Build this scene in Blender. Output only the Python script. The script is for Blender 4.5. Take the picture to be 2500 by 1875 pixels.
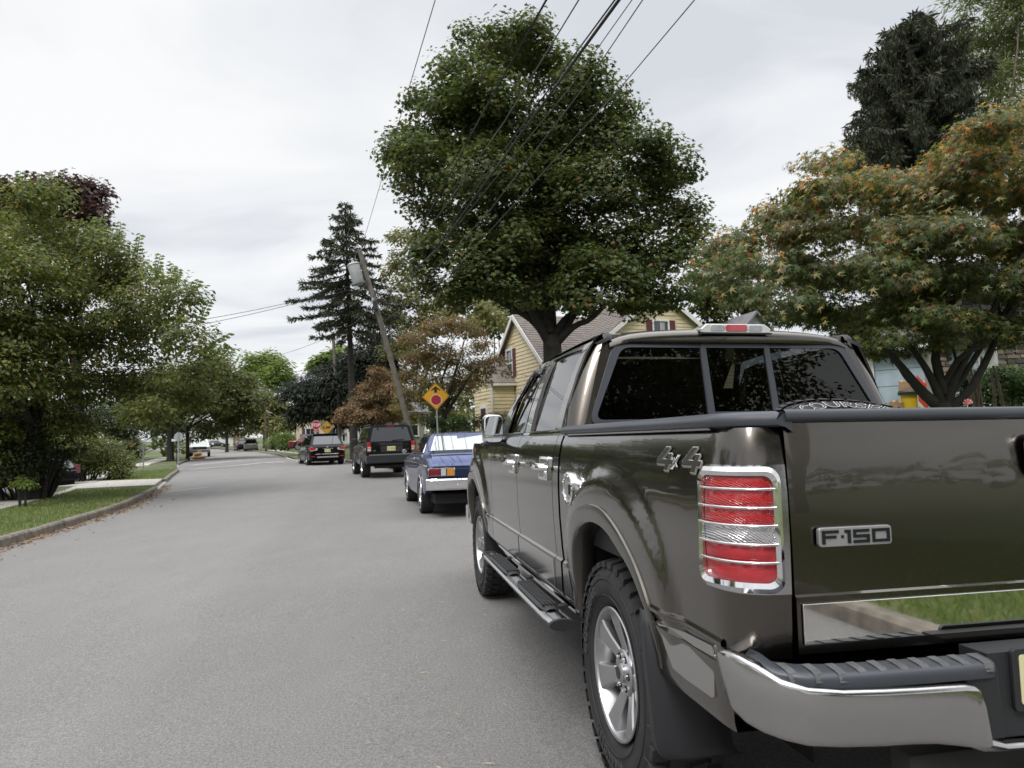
import bpy, bmesh, math, random
import numpy as np
from math import sin, cos, pi, radians, sqrt, atan2
from mathutils import Matrix, Vector

for o in list(bpy.data.objects):
    bpy.data.objects.remove(o)
scene = bpy.context.scene
COL = scene.collection
rng = np.random.default_rng(7)
random.seed(7)

# ------------------------------------------------------------------ camera
FPX, PITCH, ROLL, CAMH = 1736.66, 0.0784, 0.038, 1.3255
CXP, CYP = 1250.0, 937.5

def cam_matrix(roll):
    return (Matrix.Translation((0, 0, CAMH)) @ Matrix.Rotation(pi/2 + PITCH, 4, 'X')
            @ Matrix.Rotation(-roll, 4, 'Z'))

cd = bpy.data.cameras.new('camera')
cam = bpy.data.objects.new('camera', cd)
COL.objects.link(cam)
cam.matrix_world = cam_matrix(ROLL)
cd.sensor_width = 36.0
cd.lens = FPX / 2500.0 * 36.0
cd.clip_start = 0.05
cd.clip_end = 3000
cd.dof.use_dof = True
cd.dof.focus_distance = 3.2
cd.dof.aperture_fstop = 7.5
scene.camera = cam

# ------------------------------------------------------------------ sky and sun (overcast)
SUN_EL, SUN_AZ = radians(52), radians(200)      # azimuth clockwise from +Y
world = bpy.data.worlds.new("World")
scene.world = world
world.use_nodes = True
wn, wl = world.node_tree.nodes, world.node_tree.links
wn.clear()
w_out = wn.new('ShaderNodeOutputWorld')
nish = wn.new('ShaderNodeTexSky')
nish.sky_type = 'NISHITA'
nish.sun_disc = False
nish.sun_elevation = SUN_EL
nish.sun_rotation = SUN_AZ
bg1 = wn.new('ShaderNodeBackground'); bg1.inputs['Strength'].default_value = 0.08
wl.new(nish.outputs[0], bg1.inputs['Color'])
tc = wn.new('ShaderNodeTexCoord')
sep = wn.new('ShaderNodeSeparateXYZ'); wl.new(tc.outputs['Generated'], sep.inputs[0])
def wmath(op, a, b=None, clamp=False):
    n = wn.new('ShaderNodeMath'); n.operation = op; n.use_clamp = clamp
    for i, v in enumerate((a, b)):
        if v is None: continue
        if isinstance(v, (int, float)): n.inputs[i].default_value = v
        else: wl.new(v, n.inputs[i])
    return n.outputs[0]
zden = wmath('ADD', wmath('MAXIMUM', sep.outputs['Z'], 0.0), 0.16)
cmb = wn.new('ShaderNodeCombineXYZ')
wl.new(wmath('DIVIDE', sep.outputs['X'], zden), cmb.inputs['X'])
wl.new(wmath('DIVIDE', sep.outputs['Y'], zden), cmb.inputs['Y'])
mp = wn.new('ShaderNodeMapping')
mp.inputs['Rotation'].default_value = (0, 0, radians(14))
mp.inputs['Scale'].default_value = (0.62, 0.9, 1)
mp.inputs['Location'].default_value = (5.1, 2.7, 0)
wl.new(cmb.outputs[0], mp.inputs[0])
n1 = wn.new('ShaderNodeTexNoise'); n1.inputs['Scale'].default_value = 1.7
n1.inputs['Detail'].default_value = 7; n1.inputs['Roughness'].default_value = 0.5; n1.inputs['Distortion'].default_value = 0.5
wl.new(mp.outputs[0], n1.inputs['Vector'])
n2 = wn.new('ShaderNodeTexNoise'); n2.inputs['Scale'].default_value = 0.45
n2.inputs['Detail'].default_value = 3; n2.inputs['Roughness'].default_value = 0.5
wl.new(mp.outputs[0], n2.inputs['Vector'])
mixn = wmath('ADD', wmath('MULTIPLY', n1.outputs[0], 0.72), wmath('MULTIPLY', n2.outputs[0], 0.28))
ramp = wn.new('ShaderNodeValToRGB')
els = ramp.color_ramp.elements
els[0].position = 0.41; els[0].color = (0.60, 0.622, 0.665, 1)
els[1].position = 0.61; els[1].color = (0.855, 0.86, 0.86, 1)
e = els.new(0.5); e.color = (0.755, 0.77, 0.79, 1)
wl.new(mixn, ramp.inputs[0])
# overcast skies grow brighter towards the zenith
zb = wn.new('ShaderNodeMapRange'); zb.inputs['From Min'].default_value = 0.60; zb.inputs['From Max'].default_value = 0.95
zb.inputs['To Min'].default_value = 1.0; zb.inputs['To Max'].default_value = 3.4
wl.new(sep.outputs['Z'], zb.inputs['Value'])
bg2 = wn.new('ShaderNodeBackground')
wl.new(ramp.outputs[0], bg2.inputs['Color']); wl.new(zb.outputs[0], bg2.inputs['Strength'])
mixs = wn.new('ShaderNodeMixShader'); mixs.inputs[0].default_value = 0.93
wl.new(bg1.outputs[0], mixs.inputs[1]); wl.new(bg2.outputs[0], mixs.inputs[2])
wl.new(mixs.outputs[0], w_out.inputs['Surface'])

sd = bpy.data.lights.new('sun', 'SUN')
sd.energy = 1.5; sd.angle = radians(22); sd.color = (1.0, 0.965, 0.92)
sun = bpy.data.objects.new('sun', sd); COL.objects.link(sun)
sdir = Vector((sin(SUN_AZ)*cos(SUN_EL), cos(SUN_AZ)*cos(SUN_EL), sin(SUN_EL)))
sun.rotation_euler = sdir.to_track_quat('Z', 'Y').to_euler()

vs = scene.view_settings
vs.view_transform = 'Standard'; vs.look = 'None'; vs.gamma = 1.0; vs.exposure = 0.27; vs.use_curve_mapping = False
scene.cycles.max_bounces = 8
scene.cycles.transparent_max_bounces = 16
scene.cycles.caustics_reflective = False
scene.cycles.caustics_refractive = False

# ------------------------------------------------------------------ helpers
def ray(px, py):
    X = (px-CXP)/FPX; Y = -(py-CYP)/FPX
    cr, sr = cos(ROLL), sin(ROLL)
    u = X*cr + Y*sr; v = -X*sr + Y*cr
    cp, sp = cos(PITCH), sin(PITCH)
    return Vector((u, cp - v*sp, sp + v*cp))
def at(px, py, d):
    """world point seen at a pixel of the photograph at forward distance d"""
    r = ray(px, py)
    return Vector((0, 0, CAMH)) + r*(d/r.y)
K = 2500/2212.0
def D(x, y, d):                       # same, in the 2212 px wide view
    return at(x*K, y*K, d)

LY = [-60, 5, 20, 27, 38.6, 50, 75, 100, 120, 140, 160, 220, 400]; LZ = [0, .022, .11, .2, .42, .62, .92, 1.2, 1.45, 1.95, 2.6, 4.2, 8]
CYL = [-60, 0, 3, 10, 14, 27, 38.6, 50, 66, 90, 150, 400]; CXL = [11, -.8, -1.4, -3.1, -4.2, -8.4, -13, -19, -25, -35, -66, -250]
def gz(x, y):
    xc = np.interp(y, CYL, CXL)
    return float(np.interp(y, LY, LZ) - .016*min(abs(x-xc), 9))

def tag(o, label=None, cat=None, group=None, kind=None):
    if label: o['label'] = label
    if cat: o['category'] = cat
    if group: o['group'] = group
    if kind: o['kind'] = kind
    return o
def empty(name, loc, rz=0.0, label=None, cat=None, group=None, kind=None):
    o = bpy.data.objects.new(name, None); COL.objects.link(o)
    o.empty_display_size = 0.2
    o.location = loc; o.rotation_euler = (0, 0, rz)
    return tag(o, label, cat, group, kind)

def link(name, me, parent=None):
    o = bpy.data.objects.new(name, me); COL.objects.link(o)
    if parent is not None: o.parent = parent
    return o

class MB:
    """collects shapes and links them as one mesh object"""
    def __init__(s): s.v = []; s.f = []; s.m = []; s.cur = 0
    def add(s, vs_, fs, M=None):
        b = len(s.v)
        for p in vs_:
            s.v.append(tuple(M @ Vector(p)) if M is not None else tuple(p))
        for f in fs:
            s.f.append(tuple(i+b for i in f)); s.m.append(s.cur)
        return s
    def box(s, x0, x1, y0, y1, z0, z1, M=None):
        v = [(x0,y0,z0),(x1,y0,z0),(x1,y1,z0),(x0,y1,z0),(x0,y0,z1),(x1,y0,z1),(x1,y1,z1),(x0,y1,z1)]
        return s.add(v, [(0,3,2,1),(4,5,6,7),(0,1,5,4),(1,2,6,5),(2,3,7,6),(3,0,4,7)], M)
    def beam(s, p, q, w, h, up=(0,0,1)):
        p, q = Vector(p), Vector(q); d = (q-p); L = d.length
        if L < 1e-6: return s
        d.normalize(); u = Vector(up)
        r = d.cross(u)
        if r.length < 1e-4: r = d.cross(Vector((1,0,0)))
        r.normalize(); u = r.cross(d)
        vv = []
        for e in (p, q):
            for a, b in ((-1,-1),(1,-1),(1,1),(-1,1)):
                vv.append(e + r*(a*w/2) + u*(b*h/2))
        return s.add(vv, [(0,1,2,3),(7,6,5,4),(0,4,5,1),(1,5,6,2),(2,6,7,3),(3,7,4,0)])
    def tube(s, pts, rad, n=8, cap=True):
        pts = [Vector(p) for p in pts]; N = len(pts)
        if isinstance(rad, (int, float)): rad = [rad]*N
        vv = []; ff = []
        t = (pts[1]-pts[0]).normalized()
        a = t.cross(Vector((0,0,1)))
        if a.length < 1e-3: a = t.cross(Vector((1,0,0)))
        a.normalize()
        for i in range(N):
            t = (pts[min(i+1,N-1)] - pts[max(i-1,0)])
            t.normalize()
            a = (a - t*a.dot(t)); a.normalize(); b = t.cross(a)
            for k in range(n):
                th = 2*pi*k/n
                vv.append(pts[i] + (a*cos(th) + b*sin(th))*rad[i])
        for i in range(N-1):
            for k in range(n):
                k2 = (k+1) % n
                ff.append((i*n+k, i*n+k2, (i+1)*n+k2, (i+1)*n+k))
        if cap:
            ff.append(tuple(range(n-1,-1,-1))); ff.append(tuple((N-1)*n+k for k in range(n)))
        return s.add(vv, ff)
    def prism(s, poly, a0, a1, axis='y', M=None):
        """extrude a 2-D polygon; axis is the extrusion axis"""
        n = len(poly); vv = []
        for a in (a0, a1):
            for p, q in poly:
                vv.append({'y': (p, a, q), 'x': (a, p, q), 'z': (p, q, a)}[axis])
        ff = [tuple(range(n-1,-1,-1)), tuple(n+k for k in range(n))]
        ff += [(k, (k+1)%n, n+(k+1)%n, n+k) for k in range(n)]
        return s.add(vv, ff, M)
    def ring(s, outer, inner, closed=True):
        """strip between two loops of 3-D points"""
        n = len(outer); ff = []
        for k in range(n if closed else n-1):
            k2 = (k+1) % n
            ff.append((k, k2, n+k2, n+k))
        return s.add(list(outer)+list(inner), ff)
    def lathe(s, prof, n=32, axis='x', M=None, caps=False):
        """profile of (a, r): a along the axis"""
        vv = []; ff = []
        for a, r in prof:
            for k in range(n):
                th = 2*pi*k/n
                p = (a, r*cos(th), r*sin(th)) if axis == 'x' else ((r*cos(th), a, r*sin(th)) if axis == 'y' else (r*cos(th), r*sin(th), a))
                vv.append(p)
        for i in range(len(prof)-1):
            for k in range(n):
                k2 = (k+1) % n
                ff.append((i*n+k, i*n+k2, (i+1)*n+k2, (i+1)*n+k))
        if caps:
            ff.append(tuple(range(n-1,-1,-1))); ff.append(tuple((len(prof)-1)*n+k for k in range(n)))
        return s.add(vv, ff, M)
    def grid(s, P, mask=None, flip=False):
        nu, nv = len(P), len(P[0]); ff = []
        for i in range(nu-1):
            for j in range(nv-1):
                if mask is not None and not mask(i, j): continue
                q = (i*nv+j, (i+1)*nv+j, (i+1)*nv+j+1, i*nv+j+1)
                ff.append(q[::-1] if flip else q)
        return s.add([p for r in P for p in r], ff)
    def build(s, name, mat, parent=None, smooth=35, bevel=0, mats=None, recalc=True, seg=2):
        me = bpy.data.meshes.new(name)
        me.from_pydata(s.v, [], s.f)
        if recalc:
            bm = bmesh.new(); bm.from_mesh(me); bmesh.ops.recalc_face_normals(bm, faces=bm.faces); bm.to_mesh(me); bm.free()
        if mats:
            for m in mats: me.materials.append(m)
            me.polygons.foreach_set('material_index', s.m)
        else: me.materials.append(mat)
        if smooth:
            me.polygons.foreach_set('use_smooth', [True]*len(me.polygons))
            me.set_sharp_from_angle(angle=radians(smooth))
        me.update()
        o = link(name, me, parent)
        if bevel:
            b = o.modifiers.new('bevel', 'BEVEL'); b.width = bevel; b.segments = seg; b.limit_method = 'ANGLE'; b.angle_limit = radians(40)
            if smooth: b.harden_normals = True
        return o

def copy_tree(o, parent=None):
    c = o.copy(); COL.objects.link(c); c.parent = parent
    for ch in list(o.children): copy_tree(ch, c)
    return c

def text_mesh(txt, size=1.0, ext=0.002, shear=0.0, offset=0.0, align='CENTER', space=1.0):
    cu = bpy.data.curves.new('lettering', 'FONT')
    cu.body = txt; cu.size = size; cu.extrude = ext; cu.shear = shear; cu.offset = offset
    cu.align_x = align; cu.align_y = 'CENTER'; cu.resolution_u = 3; cu.space_character = space
    ob = bpy.data.objects.new('lettering', cu)
    COL.objects.link(ob)
    dg = bpy.context.evaluated_depsgraph_get()
    me = bpy.data.meshes.new_from_object(ob.evaluated_get(dg))
    bpy.data.objects.remove(ob); bpy.data.curves.remove(cu)
    return me
def text(name, txt, size, M, mat, parent, ext=0.002, shear=0.0, offset=0.0, space=1.0, sx=1.0):
    me = text_mesh(txt, size, ext, shear, offset, space=space)
    me.transform(Matrix.Diagonal((sx, 1, 1, 1)))
    me.transform(M)
    me.materials.clear(); me.materials.append(mat); me.name = name
    return link(name, me, parent)

# ------------------------------------------------------------------ materials
MATS = {}
def mat(name, col=(.5,.5,.5), rough=.5, metal=0., spec=.5, coat=0., coat_r=.03, noise=None, bump=None, emit=None, alpha=None):
    """noise=(scale, amount): colour variation; bump=(scale, strength)"""
    if name in MATS: return MATS[name]
    m = bpy.data.materials.new(name); m.use_nodes = True
    nt = m.node_tree; b = nt.nodes['Principled BSDF']
    b.inputs['Base Color'].default_value = (*col, 1); b.inputs['Roughness'].default_value = rough
    b.inputs['Metallic'].default_value = metal; b.inputs['Specular IOR Level'].default_value = spec
    b.inputs['Coat Weight'].default_value = coat; b.inputs['Coat Roughness'].default_value = coat_r
    if noise:
        tcn = nt.nodes.new('ShaderNodeTexCoord')
        nz = nt.nodes.new('ShaderNodeTexNoise'); nz.inputs['Scale'].default_value = noise[0]; nz.inputs['Detail'].default_value = 6
        nt.links.new(tcn.outputs['Object'], nz.inputs['Vector'])
        mr = nt.nodes.new('ShaderNodeMapRange'); mr.inputs['From Min'].default_value = .3; mr.inputs['From Max'].default_value = .7
        mr.inputs['To Min'].default_value = 1-noise[1]; mr.inputs['To Max'].default_value = 1+noise[1]
        nt.links.new(nz.outputs[0], mr.inputs[0])
        vm = nt.nodes.new('ShaderNodeVectorMath'); vm.operation = 'SCALE'; vm.inputs[0].default_value = col
        nt.links.new(mr.outputs[0], vm.inputs['Scale']); nt.links.new(vm.outputs[0], b.inputs['Base Color'])
    if bump:
        tcn = nt.nodes.new('ShaderNodeTexCoord')
        nz = nt.nodes.new('ShaderNodeTexNoise'); nz.inputs['Scale'].default_value = bump[0]; nz.inputs['Detail'].default_value = 5
        nt.links.new(tcn.outputs['Object'], nz.inputs['Vector'])
        bp = nt.nodes.new('ShaderNodeBump'); bp.inputs['Strength'].default_value = bump[1]; bp.inputs['Distance'].default_value = 0.01
        nt.links.new(nz.outputs[0], bp.inputs['Height']); nt.links.new(bp.outputs[0], b.inputs['Normal'])
    if emit: 
        b.inputs['Emission Color'].default_value = (*emit[:3], 1); b.inputs['Emission Strength'].default_value = emit[3]
    MATS[name] = m
    return m

def mat_leaf(name, stops, rough=.55, trans=.35):
    """colour per leaf, from a ramp over Random Per Island"""
    if name in MATS: return MATS[name]
    m = bpy.data.materials.new(name); m.use_nodes = True
    nt = m.node_tree; nt.nodes.clear(); N = nt.nodes.new; L = nt.links.new
    out = N('ShaderNodeOutputMaterial'); g = N('ShaderNodeNewGeometry'); r = N('ShaderNodeValToRGB')
    cr = r.color_ramp
    while len(cr.elements) < len(stops): cr.elements.new(0.5)
    for e, (p, c) in zip(cr.elements, stops): e.position = p; e.color = (*c, 1)
    L(g.outputs['Random Per Island'], r.inputs[0])
    p = N('ShaderNodeBsdfPrincipled'); p.inputs['Roughness'].default_value = rough; p.inputs['Specular IOR Level'].default_value = .35
    L(r.outputs[0], p.inputs['Base Color'])
    t = N('ShaderNodeBsdfTranslucent')
    hs = N('ShaderNodeHueSaturation'); hs.inputs['Value'].default_value = 1.5; hs.inputs['Saturation'].default_value = 1.1
    L(r.outputs[0], hs.inputs['Color']); L(hs.outputs[0], t.inputs['Color'])
    mx = N('ShaderNodeMixShader'); mx.inputs[0].default_value = trans
    L(p.outputs[0], mx.inputs[1]); L(t.outputs[0], mx.inputs[2]); L(mx.outputs[0], out.inputs['Surface'])
    MATS[name] = m
    return m

def mat_glass(name, tint=(.1,.1,.11), rough=0.0, spec=1.5):
    if name in MATS: return MATS[name]
    m = bpy.data.materials.new(name); m.use_nodes = True
    nt = m.node_tree; nt.nodes.clear(); N = nt.nodes.new; L = nt.links.new
    out = N('ShaderNodeOutputMaterial'); tr = N('ShaderNodeBsdfTransparent'); tr.inputs[0].default_value = (*tint, 1)
    gl = N('ShaderNodeBsdfGlossy'); gl.inputs['Roughness'].default_value = rough; gl.inputs['Color'].default_value = (1,1,1,1)
    fr = N('ShaderNodeFresnel'); fr.inputs['IOR'].default_value = spec
    mx = N('ShaderNodeMixShader')
    L(fr.outputs[0], mx.inputs[0]); L(tr.outputs[0], mx.inputs[1]); L(gl.outputs[0], mx.inputs[2]); L(mx.outputs[0], out.inputs['Surface'])
    MATS[name] = m
    return m

def mat_paint(name, col, metal=.5, rough=.35, flake=0.0, coat=1.0, dirt=0.0):
    m = mat(name, col, rough, metal, .5 if metal > .2 else .1, coat, .02)
    if dirt:
        nt = m.node_tree; b = nt.nodes['Principled BSDF']; tcn = nt.nodes.new('ShaderNodeTexCoord')
        nz = nt.nodes.new('ShaderNodeTexNoise'); nz.inputs['Scale'].default_value = 7; nz.inputs['Detail'].default_value = 8
        nt.links.new(tcn.outputs['Object'], nz.inputs['Vector'])
        mr = nt.nodes.new('ShaderNodeMapRange'); mr.inputs['From Min'].default_value = .35; mr.inputs['From Max'].default_value = .75
        mr.inputs['To Min'].default_value = .015; mr.inputs['To Max'].default_value = .015+dirt
        nt.links.new(nz.outputs[0], mr.inputs[0]); nt.links.new(mr.outputs[0], b.inputs['Coat Roughness'])
        # slight orange-peel waviness of the clear coat
        nw = nt.nodes.new('ShaderNodeTexNoise'); nw.inputs['Scale'].default_value = 5.0; nw.inputs['Detail'].default_value = 1
        nt.links.new(tcn.outputs['Object'], nw.inputs['Vector'])
        bp = nt.nodes.new('ShaderNodeBump'); bp.inputs['Strength'].default_value = .09; bp.inputs['Distance'].default_value = .02
        nt.links.new(nw.outputs[0], bp.inputs['Height']); nt.links.new(bp.outputs[0], b.inputs['Coat Normal'])
    return m

def mat_lens(name, col, rough, scale, metal=0., emit=None):
    m = mat(name, col, rough, metal, .6, 1.0, .02); nt = m.node_tree; b = nt.nodes['Principled BSDF']
    t_ = nt.nodes.new('ShaderNodeTexCoord'); mp_ = nt.nodes.new('ShaderNodeMapping'); mp_.inputs['Rotation'].default_value = (.5,.9,.4)
    nt.links.new(t_.outputs['Object'], mp_.inputs[0])
    w_ = nt.nodes.new('ShaderNodeTexWave'); w_.inputs['Scale'].default_value = scale; w_.inputs['Distortion'].default_value = 2.5; w_.inputs['Detail'].default_value = 1; w_.inputs['Detail Scale'].default_value = 1.5
    nt.links.new(mp_.outputs[0], w_.inputs['Vector'])
    mr = nt.nodes.new('ShaderNodeMapRange'); mr.inputs['To Min'].default_value = .62; mr.inputs['To Max'].default_value = 1.2
    nt.links.new(w_.outputs['Fac'], mr.inputs[0])
    vm = nt.nodes.new('ShaderNodeVectorMath'); vm.operation = 'SCALE'; vm.inputs[0].default_value = col
    nt.links.new(mr.outputs[0], vm.inputs['Scale']); nt.links.new(vm.outputs[0], b.inputs['Base Color'])
    bp = nt.nodes.new('ShaderNodeBump'); bp.inputs['Strength'].default_value = .7; bp.inputs['Distance'].default_value = .004
    nt.links.new(w_.outputs['Fac'], bp.inputs['Height']); nt.links.new(bp.outputs[0], b.inputs['Normal'])
    return m
chrome = mat('chrome', (.82,.82,.83), .045, 1.0)
chrome_worn = mat('brushed_chrome', (.52,.51,.51), .16, 1.0, bump=(90, .03))
rubber = mat('tyre_rubber', (.022,.022,.023), .78, noise=(9, .35), bump=(60, .1))
black_pl = mat('black_plastic', (.022,.023,.026), .5, bump=(250, .06))
cap_pl = mat('grey_black_plastic', (.050,.055,.066), .40, noise=(3, .12))
dark = mat('dark_void', (.006,.006,.006), .9)
under = mat('underbody_metal', (.02,.019,.018), .8, noise=(6,.5))
alloy = mat('alloy_wheel', (.50,.50,.51), .33, 1.0)

# ------------------------------------------------------------------ ground, road, kerbs
def mat_asphalt():
    m = bpy.data.materials.new('asphalt'); m.use_nodes = True
    nt = m.node_tree; N = nt.nodes.new; L = nt.links.new; b = nt.nodes['Principled BSDF']
    g = N('ShaderNodeNewGeometry')
    def noise(scale, det=6, rough=.6, stretch=None):
        n = N('ShaderNodeTexNoise'); n.inputs['Scale'].default_value = scale; n.inputs['Detail'].default_value = det; n.inputs['Roughness'].default_value = rough
        if stretch:
            mp = N('ShaderNodeMapping'); mp.inputs['Rotation'].default_value = (0,0,stretch[0]); mp.inputs['Scale'].default_value = stretch[1]
            L(g.outputs['Position'], mp.inputs[0]); L(mp.outputs[0], n.inputs['Vector'])
        else: L(g.outputs['Position'], n.inputs['Vector'])
        return n.outputs[0]
    def mth(op, a, b2, clamp=False):
        n = N('ShaderNodeMath'); n.operation = op; n.use_clamp = clamp
        for i, v in enumerate((a, b2)):
            if isinstance(v, (int, float)): n.inputs[i].default_value = v
            else: L(v, n.inputs[i])
        return n.outputs[0]
    big = noise(.35, 4); mid = noise(2.2, 8, .7, (radians(-12), (1.0, .35, 1))); fine = noise(75, 4, .85); grit = noise(230, 3, .85)
    vor = N('ShaderNodeTexVoronoi'); vor.inputs['Scale'].default_value = 120; L(g.outputs['Position'], vor.inputs['Vector'])
    # paler aggregate stones showing in the tar
    st = N('ShaderNodeMapRange'); st.inputs['From Min'].default_value = .0; st.inputs['From Max'].default_value = .35
    st.inputs['To Min'].default_value = 1.0; st.inputs['To Max'].default_value = 0.0; L(vor.outputs['Distance'], st.inputs[0])
    sepc = N('ShaderNodeSeparateColor'); L(vor.outputs['Color'], sepc.inputs[0])
    stone = mth('MULTIPLY', st.outputs[0], mth('GREATER_THAN', sepc.outputs[0], .80))
    v = mth('ADD', mth('MULTIPLY', mth('SUBTRACT', big, .5), .30), mth('MULTIPLY', mth('SUBTRACT', mid, .5), .26))
    v = mth('ADD', v, mth('MULTIPLY', mth('SUBTRACT', fine, .5), 2.5))
    v = mth('ADD', v, mth('MULTIPLY', mth('SUBTRACT', grit, .5), 2.2))
    v = mth('ADD', mth('ADD', v, 1.0), mth('MULTIPLY', stone, .9))
    # hairline cracks
    vc = N('ShaderNodeTexVoronoi'); vc.feature = 'DISTANCE_TO_EDGE'; vc.inputs['Scale'].default_value = .22
    wob = N('ShaderNodeTexNoise'); wob.inputs['Scale'].default_value = 1.5; wob.inputs['Detail'].default_value = 6; L(g.outputs['Position'], wob.inputs['Vector'])
    ad = N('ShaderNodeVectorMath'); ad.operation = 'MULTIPLY_ADD'; L(wob.outputs['Color'], ad.inputs[0]); ad.inputs[1].default_value = (1.2,1.2,1.2); L(g.outputs['Position'], ad.inputs[2])
    L(ad.outputs[0], vc.inputs['Vector'])
    ck = N('ShaderNodeMapRange'); ck.inputs['From Min'].default_value = .001; ck.inputs['From Max'].default_value = .006
    ck.inputs['To Min'].default_value = .965; ck.inputs['To Max'].default_value = 1.0; L(vc.outputs['Distance'], ck.inputs[0])
    v = mth('MULTIPLY', v, ck.outputs[0])
    sn = noise(5.5, 10, .75, (radians(-12), (1.4, .45, 1)))
    scf = N('ShaderNodeMapRange'); scf.inputs['From Min'].default_value = .60; scf.inputs['From Max'].default_value = .74
    scf.inputs['To Min'].default_value = 0; scf.inputs['To Max'].default_value = .22; L(sn, scf.inputs[0])
    v = mth('ADD', v, mth('MULTIPLY', scf.outputs[0], fine))
    dk = N('ShaderNodeMapRange'); dk.inputs['From Min'].default_value = .66; dk.inputs['From Max'].default_value = .74
    dk.inputs['To Min'].default_value = 1; dk.inputs['To Max'].default_value = .92; L(noise(.9, 5, .6), dk.inputs[0])
    v = mth('MULTIPLY', v, dk.outputs[0])
    # paving seam running up the street, the near lane laid in a darker mix
    sx = N('ShaderNodeSeparateXYZ'); L(g.outputs['Position'], sx.inputs[0])
    dl = mth('ADD', mth('ADD', sx.outputs['X'], mth('MULTIPLY', sx.outputs['Y'], .2336)), 1.32)
    dl = mth('ADD', dl, mth('MULTIPLY', mth('SUBTRACT', noise(1.1, 3), .5), .22))
    ln = N('ShaderNodeMapRange'); ln.inputs['From Min'].default_value = -.05; ln.inputs['From Max'].default_value = .35; ln.inputs['To Min'].default_value = 1.03; ln.inputs['To Max'].default_value = .955; L(dl, ln.inputs[0])
    v = mth('MULTIPLY', v, ln.outputs[0])
    sc = N('ShaderNodeVectorMath'); sc.operation = 'SCALE'; sc.inputs[0].default_value = (.203,.196,.191); L(v, sc.inputs['Scale'])
    L(sc.outputs[0], b.inputs['Base Color']); b.inputs['Roughness'].default_value = .8; b.inputs['Specular IOR Level'].default_value = .35
    bp = N('ShaderNodeBump'); bp.inputs['Strength'].default_value = .8; bp.inputs['Distance'].default_value = .008
    L(mth('ADD', mth('MULTIPLY', fine, 1.0), mth('MULTIPLY', vor.outputs['Distance'], .6)), bp.inputs['Height']); L(bp.outputs[0], b.inputs['Normal'])
    return m
asphalt = mat_asphalt()
asph_drive = mat('driveway_asphalt', (.11,.108,.105), .85, noise=(2,.2))
soil_patch = None
concrete = mat('pavement_concrete', (.42,.40,.36), .85, noise=(3.5,.16), bump=(60,.2))
kerb_m = mat('kerb_concrete', (.185,.163,.135), .9, noise=(7,.4), bump=(45,.4))
soil = mat('lawn_soil', (.085,.105,.042), .95, noise=(.9,.35))
paint_w = mat('road_paint', (.55,.55,.53), .8, noise=(9,.25))

XLy = [-60,-5,0,6,10.9,13,16,17.5,20.6,23.3,28.5,33,38.5,43,48.2,55,62.4,75,100,130,200,400]
XLx = [7.5,-4.6,-5.5,-6.9,-7.82,-8.36,-9.14,-9.51,-10.7,-11.7,-13.9,-15.8,-18,-20.2,-22.7,-25.2,-28.4,-33.7,-44.5,-62,-120,-300]
XRy = [-60,-8,-2,3,10,14.2,20,27,33,39,42.4,46,48,55,62.2,84,100,130,200,400]
XRx = [14.5,4.75,3.6,2.78,1.35,.38,-1.4,-3.45,-6.1,-8.8,-10.1,-14,-15,-17.7,-20.5,-30,-37,-54,-110,-280]
xl = lambda y: float(np.interp(y, XLy, XLx)); xr = lambda y: float(np.interp(y, XRy, XRx))
CR = (Vector((-12.2,44.2)), Vector((.9,.43)).normalized(), 2.6)
CLs = (Vector((-19.3,41.0)), Vector((-.93,-.30)).normalized(), 2.0)
def cross_rise(x, y):
    k = 1.0
    for c, d, hw in (CR, CLs):
        v = Vector((x, y)) - c
        if v.dot(d) > -3: k = min(k, sst(hw-.5, hw+5, abs(v.x*d.y - v.y*d.x)))
    return k
def cross_low(x, y):
    k = 1.0
    for c, d, hw in (CR, CLs):
        v = Vector((x, y)) - c
        if v.dot(d) > -1.5: k = min(k, .12+.88*sst(hw+.2, hw+1.6, abs(v.x*d.y - v.y*d.x)))
    return k
def in_cross(x, y):
    for c, d, hw in (CR, CLs):
        v = Vector((x, y)) - c; a = v.dot(d)
        if a > -1.5 and abs(v.x*d.y - v.y*d.x) < hw: return True
    return False
def sst(a, b, x):
    t = min(max((x-a)/(b-a), 0), 1); return t*t*(3-2*t)
ys = list(np.arange(-60, -10, 2.5)) + list(np.arange(-10, 60, .6)) + list(np.arange(60, 130, 2.5)) + [130,140,160,200,260,330,400]
H_LAWN = .13
P = []
for y in ys:
    a, b = xl(y)-.3, xr(y)+.3
    P.append([(a+(b-a)*t, y, gz(a+(b-a)*t, y)) for t in np.linspace(0, 1, 13)])
road = MB().grid(P, flip=True).build('road', asphalt, smooth=60); tag(road, kind='structure')
for c, d, hw in (CR, CLs):
    n = Vector((-d.y, d.x)); P = []
    for a in np.linspace(-.8, 42, 40):
        row = []
        for t in np.linspace(-hw-.6, hw+.6, 7):
            q = c + d*float(a) + n*float(t); row.append((q.x, q.y, gz(q.x, q.y)+.006))
        P.append(row)
    tag(MB().grid(P).build('side_street', asphalt, smooth=60), kind='structure')
offs = [.12,.5] + list(np.arange(1.2, 24, .8)) + [26,30,36,45,60,90,150,300,700]
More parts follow.
